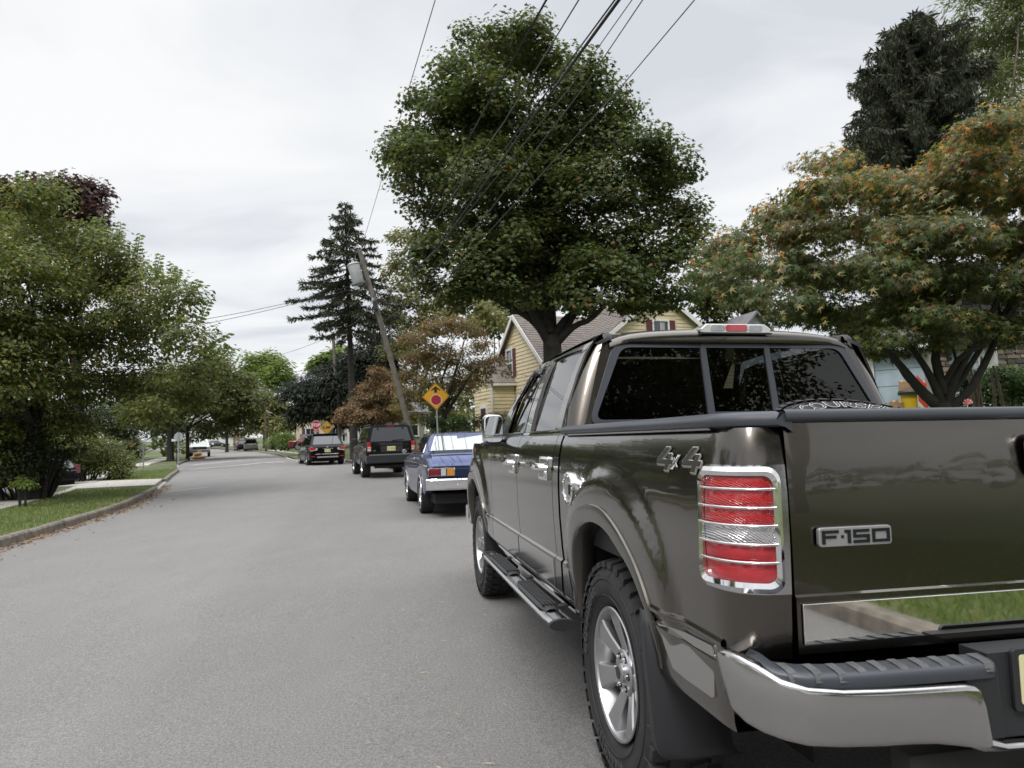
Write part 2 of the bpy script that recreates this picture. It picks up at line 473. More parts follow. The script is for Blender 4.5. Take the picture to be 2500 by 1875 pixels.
for nm, f, s in (('left', xl, -1), ('right', xr, 1)):
    P = []
    for y in ys:
        row = []
        for o in offs:
            x = f(y)+s*o; und = .035*sin(x*.9+y*.4)*min(o, 4)/4
            rise = .72*sst(1.8, 6.5, o)*sst(0, 9, y)*(1-sst(70, 90, y))*cross_rise(x, y) if s > 0 else 0
            row.append((x, y, gz(x, y)+H_LAWN*cross_low(x, y)+und*cross_low(x, y)+rise))
        P.append(row)
    Q = [[(a, b, gz(a, b)-.02) for a, b, c in r] for r in P]
    tag(MB().grid(Q, flip=(s > 0)).build('soil', soil, smooth=60), kind='structure')
    def mk(i, j, P=P):
        p, q = P[i][j], P[i+1][j+1]
        return not in_cross((p[0]+q[0])/2, (p[1]+q[1])/2)
    tag(MB().grid(P, mask=mk, flip=(s > 0)).build('lawn', soil, smooth=60), kind='structure')
# horizon sheet far out
tag(MB().add([(-1500,-1500,-.6),(1500,-1500,-.6),(1500,1500,-.6),(-1500,1500,-.6)], [(0,1,2,3)]).build('ground', soil, smooth=0), kind='structure')

def kerb_run(f, s, ya, yb, step, drops=()):
    base = MB(); st = []
    y = ya
    while y < yb-.01:
        y2 = min(y+step, yb)
        st.append((y, y2)); y = y2
    root = None
    mb = MB()
    for y0, y1 in st: mb.beam((f(y0)+s*.07, y0, gz(f(y0), y0)-.06), (f(y1)+s*.07, y1, gz(f(y1), y1)-.06), .13, .1)
    root = mb.build('kerb', kerb_m, smooth=0); tag(root, kind='structure')
    for y0, y1 in st:
        low = any(a <= (y0+y1)/2 <= b for a, b in drops)
        h = .045 if low else .14+random.uniform(-.008, .01)
        q0 = Vector((f(y0+.012), y0+.012)); q1 = Vector((f(y1-.012), y1-.012)); j = random.uniform(-.012,.012)
        m = MB(); v = []
        for q in (q0, q1):
            zg = gz(q.x, q.y)
            for dx, dz in ((0,-.03),(-.0,h-.03),(.025,h),(.145,h),(.15,-.03)):
                v.append((q.x+s*(dx)+j, q.y, zg+dz))
        m.add(v, [(0,1,2,3,4),(9,8,7,6,5)] + [(k,k+5,(k+1)%5+5,(k+1)%5) for k in range(5)])
        m.build('kerb_stone', concrete if low else kerb_m, root, smooth=0)
    return root
kerb_run(xl, -1, -6, 39, 1.5, drops=((24.6,28.6),(37.4,39)))
kerb_run(xl, -1, 43.2, 110, 4, drops=((43,46),))
kerb_run(xr, 1, -12, 42.2, 1.8)
kerb_run(xr, 1, 46, 110, 4, drops=((46,53),))

# pavement: separate slabs along the left, and along the far right
def walk(f, s, o0, w, ya, yb, step):
    mb = MB()
    mb.beam((f(ya)+s*(o0+w/2), ya, gz(f(ya),ya)+.02), (f(ya)+s*(o0+w/2), ya+.5, gz(f(ya),ya)+.02), w*.5, .05)
    root = mb.build('pavement', concrete, smooth=0); tag(root, kind='structure')
    y = ya
    while y < yb:
        y2 = y+step; g = .012; v = []
        t0 = random.uniform(-.012,.012)
        for yy in (y+g, y2-g):
            for ox in (o0, o0+w):
                x = f(yy)+s*ox; v.append((x, yy, gz(x,yy)+H_LAWN+.03+t0))
        v += [(a,b,c-.12) for a,b,c in v]
        MB().add(v, [(0,1,3,2),(4,6,7,5),(0,4,5,1),(2,3,7,6),(0,2,6,4),(1,5,7,3)]).build('paving_slab', concrete, root, smooth=0)
        y = y2
walk(xl, -1, 2.9, 1.35, 9.5, 38.0, 1.35)
walk(xl, -1, 1.9, 1.35, 45.5, 70, 2.0)
walk(xr, 1, 1.6, 1.5, 47.5, 100, 2.5)
def sheet(name, pts, m, dz, th=.0, label=None):
    v = [(x, y, gz(x,y)+dz) for x, y in pts]
    n = len(v); mb = MB()
    mb.add(v + [(a,b,c-.15) for a,b,c in v], [tuple(range(n)), tuple(range(2*n-1,n-1,-1))] + [(k,k+n,(k+1)%n+n,(k+1)%n) for k in range(n)])
    return tag(mb.build(name, m, smooth=0), kind='structure')
sheet('driveway_apron', [(xl(24.6)-.16,24.6),(xl(28.6)-.16,28.6),(xl(29.4)-2.9,29.6),(xl(25.0)-2.9,24.9)], concrete, H_LAWN+.034)
sheet('driveway', [(xl(25)-4.3,24.0),(xl(29)-4.3,29.0),(-30,24.5),(-30,18.5)], asph_drive, H_LAWN+.038)
# painted lines
def line(name, pts, w, dz=.010):
    L_, R_ = [], []
    pts = [Vector(p) for p in pts]
    dens = []
    for a, b in zip(pts[:-1], pts[1:]):
        for t in np.linspace(0, 1, 8, endpoint=False): dens.append(a.lerp(b, float(t)))
    dens.append(pts[-1])
    P = []
    for i, p in enumerate(dens):
        t = (dens[min(i+1,len(dens)-1)]-dens[max(i-1,0)]).normalized(); n = Vector((-t.y, t.x))
        P.append([( (p+n*k*w/2).x, (p+n*k*w/2).y, gz(*(p+n*k*w/2))+dz) for k in (-1,1)])
    return tag(MB().grid(P).build(name, paint_w, smooth=0), kind='structure')
line('crossing_line', [(-18.0,39.5),(-15.9,42.2),(-14.5,45.3)], .45)
line('crossing_line', [(-20.9,46.0),(-19.2,49.3),(-17.1,52.5)], .45)
line('edge_line', [(-11.2,23.0),(-10.4,24.2)], .12)

# ------------------------------------------------------------------ grass, fallen leaves
def fast_mesh(name, verts, faces_flat, per, material, parent=None, loops_total=None):
    me = bpy.data.meshes.new(name)
    nv = len(verts); nf = len(faces_flat)//per
    me.vertices.add(nv); me.vertices.foreach_set('co', verts.astype(np.float32).ravel())
    me.loops.add(len(faces_flat)); me.loops.foreach_set('vertex_index', faces_flat.astype(np.int32))
    me.polygons.add(nf); me.polygons.foreach_set('loop_start', np.arange(nf, dtype=np.int32)*per)
    me.materials.append(material); me.update(calc_edges=True); me.validate()
    return link(name, me, parent)
def blades(name, xy, zs, h, w, material, parent=None, lean=.5):
    n = len(xy); ang = rng.uniform(0, 2*pi, n); hh = h*rng.uniform(.5, 1.3, n)
    d = np.stack([np.cos(ang), np.sin(ang)], 1); b = np.zeros((n,3)); b[:,:2] = xy; b[:,2] = zs
    le = rng.normal(0, lean, (n,2))*hh[:,None]
    off = np.zeros((n,3)); off[:,:2] = d*(w/2)
    tip = b.copy(); tip[:,:2] += le; tip[:,2] += hh
    mid = b*.5+tip*.5; mid[:,:2] -= le*.15; mo = off*.8
    V = np.stack([b-off, b+off, mid+mo, tip, mid-mo], 1).reshape(-1,3)
    i0 = np.arange(n)*5
    F = (i0[:,None]+np.array([0,1,2,3,4])[None]).ravel()
    return fast_mesh(name, V, F, 5, material, parent)
grass_m = mat_leaf('grass_blades', [(0,(.10,.155,.035)),(.4,(.155,.225,.055)),(.75,(.21,.28,.08)),(.93,(.27,.27,.11)),(1,(.32,.27,.14))], .6, .3)
def grass_patch(f, s, o0, o1, ya, yb, n, h, w, power=1.0):
    yy = ya + (yb-ya)*rng.random(n)**power; oo = rng.uniform(o0, o1, n)
    xx = np.interp(yy, XLy if f is xl else XRy, XLx if f is xl else XRx) + s*oo
    keep = np.array([not in_cross(a, b) for a, b in zip(xx, yy)])
    if f is xl: 
        dr = (yy > 24.3) & (yy < 29.2) & (oo < 60); pav = (oo > 2.85) & (oo < 4.3)
        dn = rng.random(n) < .97
        keep &= ~(pav & dn) & ~dr
    xx, yy, oo = xx[keep], yy[keep], oo[keep]
    zz = np.interp(yy, LY, LZ) - .016*np.minimum(np.abs(xx-np.interp(yy, CYL, CXL)), 9) + H_LAWN + .035*np.sin(xx*.9+yy*.4)*np.minimum(oo,4)/4 - .005
    return np.stack([xx, yy], 1), zz, h, w
nt_ = grass_m.node_tree
_pr = [n for n in nt_.nodes if n.type == 'BSDF_PRINCIPLED'][0]; _rp = [n for n in nt_.nodes if n.type == 'VALTORGB'][0]
_g = nt_.nodes.new('ShaderNodeNewGeometry'); _n = nt_.nodes.new('ShaderNodeTexNoise'); _n.inputs['Scale'].default_value = 1.3; _n.inputs['Detail'].default_value = 6
nt_.links.new(_g.outputs['Position'], _n.inputs['Vector'])
_m = nt_.nodes.new('ShaderNodeMapRange'); _m.inputs['From Min'].default_value = .5; _m.inputs['From Max'].default_value = .68; _m.inputs['To Max'].default_value = .75
nt_.links.new(_n.outputs[0], _m.inputs[0])
_x = nt_.nodes.new('ShaderNodeMix'); _x.data_type = 'RGBA'; _x.inputs['B'].default_value = (.22,.19,.085,1)
nt_.links.new(_m.outputs[0], _x.inputs['Factor']); nt_.links.new(_rp.outputs[0], _x.inputs['A']); nt_.links.new(_x.outputs['Result'], _pr.inputs['Base Color'])
xy1, z1_, _, _ = grass_patch(xl, -1, .16, 4.9, 8.5, 42, 46000, 0, 0, 1.5)
xy2, z2_, _, _ = grass_patch(xl, -1, 4.3, 9, 9, 42, 18000, 0, 0, 1.3)
tag(blades('grass', np.concatenate([xy1,xy2]), np.concatenate([z1_,z2_]), .058, .016, grass_m), kind='stuff')
xy3, z3_, _, _ = grass_patch(xr, 1,   .13, 3.6, -11, 4, 38000, 0, 0)
tag(blades('grass', xy3, z3_, .09, .012, grass_m), kind='stuff')
xy4, z4_, _, _ = grass_patch(xr, 1, .13, 4.5, 22, 48, 9000, 0, 0)
tag(blades('grass', xy4, z4_, .06, .02, grass_m), kind='stuff')

def leaf_template(kind):
    if kind == 'ovate':
        v = [(0,0,0),(.35,.26,.05),(.72,.2,.03),(1,0,-.05),(.72,-.2,.03),(.35,-.26,.05)]
        f = [(0,3,2,1),(0,5,4,3)]
    elif kind == 'maple':
        pts = []
        for a, r in ((180,.14),(125,.46),(62,.62),(38,.34),(0,.78),(-38,.34),(-62,.62),(-125,.46)):
            pts.append((.25+r*cos(radians(a)), r*sin(radians(a)), -.12*abs(sin(radians(a)))*r))
        v = pts; f = [tuple(range(8))]
    elif kind == 'jmaple':
        v = []
        for i, (a, r) in enumerate(((180,.10),(112,.50),(84,.18),(50,.66),(26,.2),(0,.80),(-26,.2),(-50,.66),(-84,.18),(-112,.50))):
            v.append((.2+r*cos(radians(a)), r*sin(radians(a)), -.22*r*r))
        f = [tuple(range(10))]
    elif kind == 'needle':
        v = [(0,.0,0),(.5,.11,0),(1,0,-.06),(.5,-.11,0)]; f = [(0,3,2,1)]
    elif kind == 'thread':
        v = [(0,.0,0),(.4,.05,.03),(1,0,-.03),(.5,-.05,0)]; f = [(0,3,2,1)]
    elif kind == 'clump':
        v = [(0,0,0),(.25,.3,.08),(.6,.18,.1),(.8,.34,0),(1,.05,-.05),(.85,-.25,.02),(.5,-.2,.1),(.3,-.34,0)]; f = [tuple(range(8))]
    return np.array(v, float), f
def leaves_mesh(name, C, Nn, T, size, kind, material, parent=None):
    """C centres, Nn normals, T tip directions; one polygon set per leaf"""
    V, Fs = leaf_template(kind); n = len(C)
    Nn = Nn/np.linalg.norm(Nn, axis=1, keepdims=True)
    T = T - Nn*np.sum(T*Nn, 1, keepdims=True); T /= np.linalg.norm(T, axis=1, keepdims=True)+1e-9
    B = np.cross(Nn, T); s = np.asarray(size)*np.ones(n)
    X = C[:,None,:] + s[:,None,None]*(V[None,:,0,None]*T[:,None] + V[None,:,1,None]*B[:,None] + V[None,:,2,None]*Nn[:,None])
    X = X.reshape(-1,3); nv = len(V)
    me = bpy.data.meshes.new(name)
    me.vertices.add(len(X)); me.vertices.foreach_set('co', X.astype(np.float32).ravel())
    fl = np.concatenate([np.array(f) for f in Fs]); tot = np.array([len(f) for f in Fs])
    loops = (np.arange(n)[:,None]*nv + fl[None]).ravel()
    totals = np.tile(tot, n); starts = np.concatenate([[0], np.cumsum(totals)[:-1]])
    me.loops.add(len(loops)); me.loops.foreach_set('vertex_index', loops.astype(np.int32))
    me.polygons.add(len(totals)); me.polygons.foreach_set('loop_start', starts.astype(np.int32))
    me.materials.append(material); me.update(calc_edges=True)
    return link(name, me, parent)
def rand_dirs(n):
    v = rng.normal(size=(n,3)); return v/np.linalg.norm(v, axis=1, keepdims=True)
litter_m = mat_leaf('fallen_leaf', [(0,(.16,.075,.035)),(.35,(.21,.12,.06)),(.6,(.28,.19,.10)),(.8,(.11,.065,.04)),(1,(.34,.26,.12))], .7, .15)
n = 1700
yy = 8.5 + 18*rng.random(n)**1.3; oo = np.abs(rng.normal(0,.16,n))+.03
m_ = rng.random(n) < .15
oo[m_] = rng.uniform(-5, 1.0, m_.sum())
xx = np.interp(yy, XLy, XLx) + oo
zz = np.array([gz(a,b) for a,b in zip(xx,yy)]) + np.where(oo < 0, H_LAWN+.05, .012)
Nn = rand_dirs(n)*.5 + np.array([0,0,1.]); 
tag(leaves_mesh('fallen_leaves', np.stack([xx,yy,zz],1), Nn, rand_dirs(n), rng.uniform(.03,.075,n), 'clump', litter_m), kind='stuff')
n = 90
n = 26; yy = rng.uniform(5, 30, n); xx = np.interp(yy, XLy, XLx)*rng.uniform(.0,.95,n); zz = np.array([gz(a,b) for a,b in zip(xx,yy)])+.012
tag(leaves_mesh('fallen_leaves', np.stack([xx,yy,zz],1), rand_dirs(n)*.3+np.array([0,0,1.]), rand_dirs(n), rng.uniform(.02,.06,n), 'clump', litter_m), kind='stuff')

n = 60
yy = rng.uniform(1.2, 6.5, n); xx = np.interp(yy, [1.2,6.5], [.30,-.75]) + rng.normal(-.25,.28,n); zz = np.array([gz(a,b) for a,b in zip(xx,yy)])+.008
tag(leaves_mesh('dry_grass_bits', np.stack([xx,yy,zz],1), rand_dirs(n)*.15+np.array([0,0,1.]), rand_dirs(n)*np.array([1,1,.05]), rng.uniform(.02,.07,n), 'thread', mat('straw',(.42,.34,.20),.8)), kind='stuff')

# ------------------------------------------------------------------ pickup truck
T_X, T_Y, T_YAW, DELTA = 1.2935, 2.9922, 0.1929, ROLL-0.0201
t_mat = cam_matrix(ROLL) @ cam_matrix(0.0201).inverted() @ Matrix.Translation((T_X, T_Y, 0)) @ Matrix.Rotation(T_YAW, 4, 'Z')
truck = empty('pickup_truck', (0,0,0), 0, 'dark brown-grey four-door pickup truck with chrome trim in the right foreground', 'pickup truck')
truck.matrix_world = t_mat
body_p = mat_paint('truck_paint', (.108,.096,.083), 1.0, .25, dirt=.03)
clad_p = mat_paint('truck_trim_paint', (.080,.072,.062), .9, .40, dirt=.10)
tint = mat_glass('tinted_glass', (.10,.105,.11), spec=1.5)
sideglass = mat_glass('side_window_glass', (.09,.10,.105), spec=2.7)
red_l = mat_lens('red_lens', (.60,.002,.008), .15, 62)
red_l2 = mat('red_reflector_lens', (.52,.002,.012), .28, 0, .5, 1.0, .03, noise=(30,.15), bump=(500,.5))
clr_l = mat_lens('clear_lens', (.62,.62,.63), .2, 55, .6)
white_l = mat('clear_housing', (.62,.63,.60), .15, .2, .5, 1.0)

PZ = [.50,.575,.60,.735,.748,.80,.95,1.08,1.17,1.25,1.31,1.345,1.368]
PW = [.930,.950,.957,.962,.949,.955,.965,.968,.966,.958,.945,.930,.908]
prof = lambda z: float(np.interp(z, PZ, PW))
def sstep(a, b, x):
    t = min(max((x-a)/(b-a), 0), 1); return t*t*(3-2*t)
def Wd(y, z):
    w = prof(z)
    for yc in (-.04, 3.478):
        if abs(y-yc) < .9 and z > .66:
            r = math.hypot((y-yc)/1.25, z-.70)
            w += .024*sstep(.52, .455, r)*sstep(.66, .80, z)
    if y > 3.6: w -= .12*((y-3.6)/.8)**2
    return w
ARCH_I = [(.395,.56),(.39,.70),(.375,.79),(.345,.87),(.26,.94),(.11,.985),(-.02,.992),(-.14,.972),(-.25,.925),(-.35,.875),(-.43,.80),(-.475,.73),(-.49,.60)]
ARCH_O = [(.470,.56),(.470,.72),(.462,.82),(.43,.915),(.32,1.010),(.154,1.056),(-.015,1.064),(-.142,1.038),(-.27,.985),(-.38,.915),(-.46,.83),(-.505,.745),(-.525,.60)]
def resample(pts, n):
    P_ = np.array(pts, float)
    # Catmull-Rom smoothing, then even spacing
    out = []
    for i in range(len(P_)-1):
        p0 = P_[max(i-1,0)]; p1 = P_[i]; p2 = P_[i+1]; p3 = P_[min(i+2,len(P_)-1)]
        for t in np.linspace(0,1,12,endpoint=False):
            out.append(.5*((2*p1)+(-p0+p2)*t+(2*p0-5*p1+4*p2-p3)*t*t+(-p0+3*p1-3*p2+p3)*t**3))
    out.append(P_[-1]); out = np.array(out)
    d = np.concatenate([[0], np.cumsum(np.linalg.norm(np.diff(out, axis=0), axis=1))])
    q = np.linspace(0, d[-1], n)
    return np.stack([np.interp(q, d, out[:,k]) for k in range(out.shape[1])], 1)
AI = resample(ARCH_I, 40); AO = resample(ARCH_O, 40); AM = AI*.5+AO*.5
def pip(poly, x, y):
    c = False; n = len(poly); j = n-1
    for i in range(n):
        xi, yi = poly[i]; xj, yj = poly[j]
        if (yi > y) != (yj > y) and x < (xj-xi)*(y-yi)/(yj-yi)+xi: c = not c
        j = i
    return c
AMP = [(AM[0][0], .3)] + [tuple(p) for p in AM] + [(AM[-1][0], .3)]
CORN = [(.967,-.90),(.965,-.935),(.959,-.968),(.946,-1.0),(.926,-1.024),(.90,-1.040),(.865,-1.048),(.826,-1.052)]
ZL = [.575,.60,.63,.66,.70,.733,.737,.748,.77]+list(np.arange(.80,1.34,.03))+[1.345]
def rolled(P_, s, d=.012, ends=(1,1,1,1)):
    """roll the border of a side panel inwards a little"""
    def inn(row): return [(p[0]-s*d, p[1], p[2]) for p in row]
    Q = [list(r) for r in P_]
    Q = [inn(Q[0])] + Q + [inn(Q[-1])]
    return [[(r[0][0]-s*d, r[0][1], r[0][2])] + r + [(r[-1][0]-s*d, r[-1][1], r[-1][2])] for r in Q]
def side_panel(name, s, ya, yb, zl, material, arch=None, step=.035):
    ny = max(int(abs(ya(1.)-yb(1.))/step), 2); P_ = []
    for i in range(ny+1):
        row = []
        for z in zl:
            y = ya(z)+(yb(z)-ya(z))*i/ny
            row.append((s*Wd(y, z), y, z))
        P_.append(row)
    R = rolled(P_, s)
    def mk(i, j):
        if arch is None: return True
        c = [R[i][j], R[i+1][j], R[i][j+1], R[i+1][j+1]]
        return not all(pip(AMP, q[1]-arch, q[2]) for q in c)
    return MB().grid(R, mask=mk).build(name, material, truck, smooth=40)
def flat_side(name, s, poly, off, material, th=.003, par=None, bev=0):
    """a plate lying on the side of the body, outline in (y, z)"""
    n = len(poly); mb = MB()
    o = [(s*(Wd(y, z)+off), y, z) for y, z in poly]; i = [(s*(Wd(y, z)+off-th-.004), y, z) for y, z in poly]
    mb.add(o+i, [tuple(range(n))] + [(k,(k+1)%n,(k+1)%n+n,k+n) for k in range(n)])
    return mb.build(name, material, par or truck, smooth=30)

def arch_parts(s, yc):
    mb = MB(); rows = []
    for a, b in zip(AO, AI):
        r = []
        for t, o in ((0,.0),(.05,.010),(.25,.012),(.8,.013),(.95,.012),(1.0,.006)):
            y = a[0]+(b[0]-a[0])*t+yc; z = a[1]+(b[1]-a[1])*t
            r.append((s*(prof(max(z,.75))+.022*sstep(.6,.75,z)+o), y, z))
        y, z = b[0]+yc, b[1]; r.append((s*(prof(z)-.06), y, z))
        rows.append(r)
    mb.grid(rows); mb.build('wheel_arch_flare', clad_p, truck, smooth=50)
    mb = MB(); rows = []
    for b in AI: 
        k = 1.03
        rows.append([(s*.93, b[0]*k+yc, .5+(b[1]-.5)*k), (s*.50, b[0]*k+yc, .5+(b[1]-.5)*k)])
    mb.grid(rows); 
    mb.add([(s*.5, yc-.6, .3),(s*.5, yc+.6, .3),(s*.5, yc+.6, 1.1),(s*.5, yc-.6, 1.1)], [(0,1,2,3)])
    mb.build('wheel_well', dark, truck, smooth=50)

def box_side(s):
    cols = [(.967, y, 1., 0.) for y in np.arange(.655, -.895, -.03)]
    for k, (x, y) in enumerate(CORN):
        a = Vector(CORN[max(k-1,0)]) if k else Vector((.967,-.85)); b = Vector(CORN[min(k+1,len(CORN)-1)])
        t = (b-a).normalized(); cols.append((x, y, -t.y, t.x))
    P_ = []
    for x, y, nx, ny in cols:
        row = []
        for z in ZL:
            # the rear corner drops to z=.78 only
            zz = z
            w = Wd(y, z)-.967
            row.append((s*(x+w*nx), y+w*ny, zz))
        P_.append(row)
    R = [[(r[0][0]-s*.012, r[0][1], r[0][2])]+r+[(r[-1][0]-s*.012, r[-1][1], r[-1][2])] for r in P_]
    R = [[(p[0]-s*.012, p[1], p[2]) for p in R[0]]] + R + [[(p[0], p[1]+.02, p[2]) for p in R[-1]]]
    def mk(i, j):
        c = [R[i][j], R[i+1][j], R[i][j+1], R[i+1][j+1]]
        if all(pip(AMP, q[1], q[2]) for q in c): return False
        q = c[0]
        if q[1] < -.935 and max(k[2] for k in c) < .80: return False
        return True
    MB().grid(R, mask=mk).build('bed_side_panel', body_p, truck, smooth=40)
def corner_pt(s, sp, z, off):
    """sp: 0 on the side at y=-.90 ... 7 at the tailgate edge"""
    k = min(int(max(sp,0)), 6); f = sp-k
    x0, y0 = (.967, -.90+ (-sp)*.035) if sp < 0 else (CORN[k][0]*(1-f)+CORN[k+1][0]*f, CORN[k][1]*(1-f)+CORN[k+1][1]*f)
    def nr(k):
        a = Vector(CORN[max(k-1,0)]) if k else Vector((.967,-.85)); b = Vector(CORN[min(k+1,7)])
        t = (b-a).normalized(); return Vector((-t.y, t.x))
    n_ = Vector((1,0)) if sp < 0 else nr(k).lerp(nr(k+1), f)
    w = prof(z)-.967+off
    return (s*(x0+w*n_.x), y0+w*n_.y, z)

for s in (-1, 1):
    box_side(s)
    arch_parts(s, 0.0); arch_parts(s, 3.518)
    side_panel('rear_door', s, lambda z: 1.698, lambda z: .805-.02*sstep(1.1,1.36,z), ZL+[1.365], body_p)
    side_panel('front_door', s, lambda z: 2.70, lambda z: 1.706, ZL+[1.365], body_p)
    side_panel('cab_corner', s, lambda z: .797-.02*sstep(1.1,1.36,z), lambda z: .690, ZL+[1.365], body_p)
    zl2 = [z for z in ZL if z < 1.30]+[1.30]
    side_panel('front_fender', s, lambda z: 4.30, lambda z: 2.708, zl2, body_p, arch=3.518)
    # dark backing behind the panel gaps
    for y in (1.702, 2.704, .801, .673):
        P_ = [[(s*(prof(z)-.016), yy, z) for z in ZL] for yy in (y-.03, y+.03)]
        MB().grid(P_).build('gap_backing', dark, truck, smooth=0)
    # polished lower panels
    z0, z1 = .592, .728
    flat_side('chrome_panel', s, [(2.66,.60),(2.66,.722),(2.2,.724),(1.718,.726),(1.718,z0),(2.2,z0)], .004, chrome_worn)
    flat_side('chrome_panel', s, [(1.686,z0),(1.686,.726),(1.2,.726),(.825,.726),(.825,z0),(1.2,z0)], .004, chrome_worn)
    flat_side('chrome_panel', s, [(.63,.60),(.638,.728),(.50,.73),(.485,.60)], .004, chrome_worn)
    flat_side('chrome_panel', s, [(-.535,.745),(-.70,.757),(-.868,.765),(-.878,.75),(-.888,.64),(-.875,.632),(-.70,.628),(-.62,.632),(-.575,.68)], .006, chrome_worn)
    mb = MB(); mb.tube([(s*.905,.56,.535),(s*.905,1.2,.525),(s*.905,2.0,.528),(s*.905,2.62,.54)], .028, 10)
    mb.build('sill_trim', chrome, truck)
    mb = MB()
    P_ = [[(s*.94, y, .585),(s*.93,y,.55),(s*.90,y,.50),(s*.60,y,.47)] for y in np.linspace(.50, 2.75, 12)]
    mb.grid(P_); P_ = [[(s*.955, y, .605),(s*.945,y,.575),(s*.92,y,.56),(s*.75,y,.56)] for y in np.linspace(-.52, -.93, 5)]
    mb.grid(P_); mb.build('rocker_panel', black_pl, truck, smooth=40)
    # crease line above the rear lower panel
    P_ = [[(s*(Wd(y,.79)+o), y, z) for o, z in ((.0,.800),(.008,.790),(.007,.778),(.0,.772))] for y in np.linspace(-.50,-.93,10)]
    MB().grid(P_).build('body_crease', body_p, truck, smooth=50)
    # bed rail cap
    P_ = []
    for y in list(np.arange(.66,-.90,-.08))+[-.93,-.96,-.99,-1.015,-1.045]:
        k = .012 if y < -.9 else 0
        kk = .12*sstep(-.90,-1.06,y)**1.5 if y < -.9 else 0.0
        P_.append([(s*(.934-kk),y,1.345),(s*(.953-kk),y,1.350),(s*(.958-kk),y,1.362),(s*(.950-kk),y,1.378),(s*(.925-kk),y,1.386),(s*.83,y,1.386),(s*.80,y,1.376),(s*.795,y,1.33)])
    mb = MB().grid(P_); mb.add(P_[0], [tuple(range(8))]); mb.add(P_[-1], [tuple(range(8))])
    mb.build('bed_rail_cap', cap_pl, truck, smooth=50)
    P_ = [[(s*(.947), y, 1.350), (s*.9515, y, 1.3465), (s*.944, y, 1.341)] for y in np.linspace(.655,-.89,14)]
    MB().grid(P_).build('rail_gap_glint', chrome, truck, smooth=0)  # chrome sliver standing in for the bright reflection along the rail gap
    # door handles
    for yc in (1.81, .955):
        h = empty('door_handle', (0,0,0)); h.parent = truck
        w = Wd(yc, 1.17)
        pl_ = [(yc-.09+.0,1.115),(yc+.085,1.115),(yc+.095,1.125),(yc+.095,1.225),(yc+.085,1.235),(yc-.09,1.235),(yc-.10,1.225),(yc-.10,1.125)]
        flat_side('bezel', s, pl_, .012, chrome, th=.012, par=h)
        flat_side('recess', s, [(yc-.075,1.13),(yc+.075,1.13),(yc+.075,1.222),(yc-.075,1.222)], .0135, chrome_worn, par=h)
        mb = MB(); mb.tube([(s*(w+.012), yc-.11, 1.178),(s*(w+.045), yc-.095, 1.18),(s*(w+.052), yc, 1.182),(s*(w+.045), yc+.085, 1.184),(s*(w+.012), yc+.10, 1.184)], [.013,.016,.017,.016,.013], 10)
        mb.build('grab_bar', chrome, h)
        mb = MB(); mb.lathe([(s*(w+.013),.0001),(s*(w+.022),.016),(s*(w+.012),.022)], 14, 'x', Matrix.Translation((0, yc-.07, 1.145)))
        mb.build('key_lock', chrome, h)
    # running board
    rb = empty('running_board', (0,0,0)); rb.parent = truck
    pth = [(s*1.035,.405,.514),(s*1.04,.43,.516),(s*1.04,.50,.516),(s*1.04,.62,.516),(s*1.04,1.4,.516),(s*1.04,2.2,.516),(s*1.04,2.32,.516),(s*1.035,2.38,.514)]
    pts = resample(pth, 40)
    mb = MB(); n_ = 12; vv = []; ff = []
    for i, p in enumerate(pts):
        t = Vector(pts[min(i+1,39)])-Vector(pts[max(i-1,0)]); t.normalize(); r = t.cross(Vector((0,0,1))).normalized()
        for k in range(n_):
            th = 2*pi*k/n_; vv.append(Vector(p)+r*(.060*cos(th))+Vector((0,0,.023*sin(th))))
    for i in range(39):
        for k in range(n_): ff.append((i*n_+k, i*n_+(k+1)%n_, (i+1)*n_+(k+1)%n_, (i+1)*n_+k))
    mb.add(vv, ff+[tuple(range(n_)), tuple(39*n_+k for k in range(n_))]); mb.build('step_tube', chrome_worn, rb, smooth=60)
    for ye, r0_ in ((.402,.4),(2.383,2.38)): MB().lathe([(-.012,.001),(-.012,.055),(.012,.055),(.012,.001)],16,'y',Matrix.Translation((s*1.038,ye,.515))@Matrix.Diagonal((1.08,1,.46,1))).build('end_cap', black_pl, rb)
    for y0, y1 in ((1.46,2.16),(.56,1.24)):
        mb = MB(); P_ = []
        for y in np.linspace(y0, y1, 8):
            e = .010*min(1, min(y-y0, y1-y)/.03)
            P_.append([(s*(1.04+dx*(.6+.4*min(1,min(y-y0,y1-y)/.05))), y, .516+hz+e) for dx, hz in ((.052,.016),(.046,.024),(.02,.031),(-.02,.031),(-.046,.024),(-.052,.016))])
        mb.grid(P_); mb.build('step_pad', black_pl, rb, smooth=50)
        mb = MB()
        for y in np.arange(y0+.06, y1-.05, .028):
            for dx in (-.03,-.012,.006,.024): mb.box(s*1.04+dx-.006, s*1.04+dx+.006, y-.009, y+.009, .550, .5605)
        tag(mb.build('tread_knobs', black_pl, rb, smooth=0), kind='stuff')
    for y in (.75, 1.5, 2.2): MB().beam((s*.7,y,.55),(s*1.0,y,.505),.05,.012).build('bracket', under, rb, smooth=0)
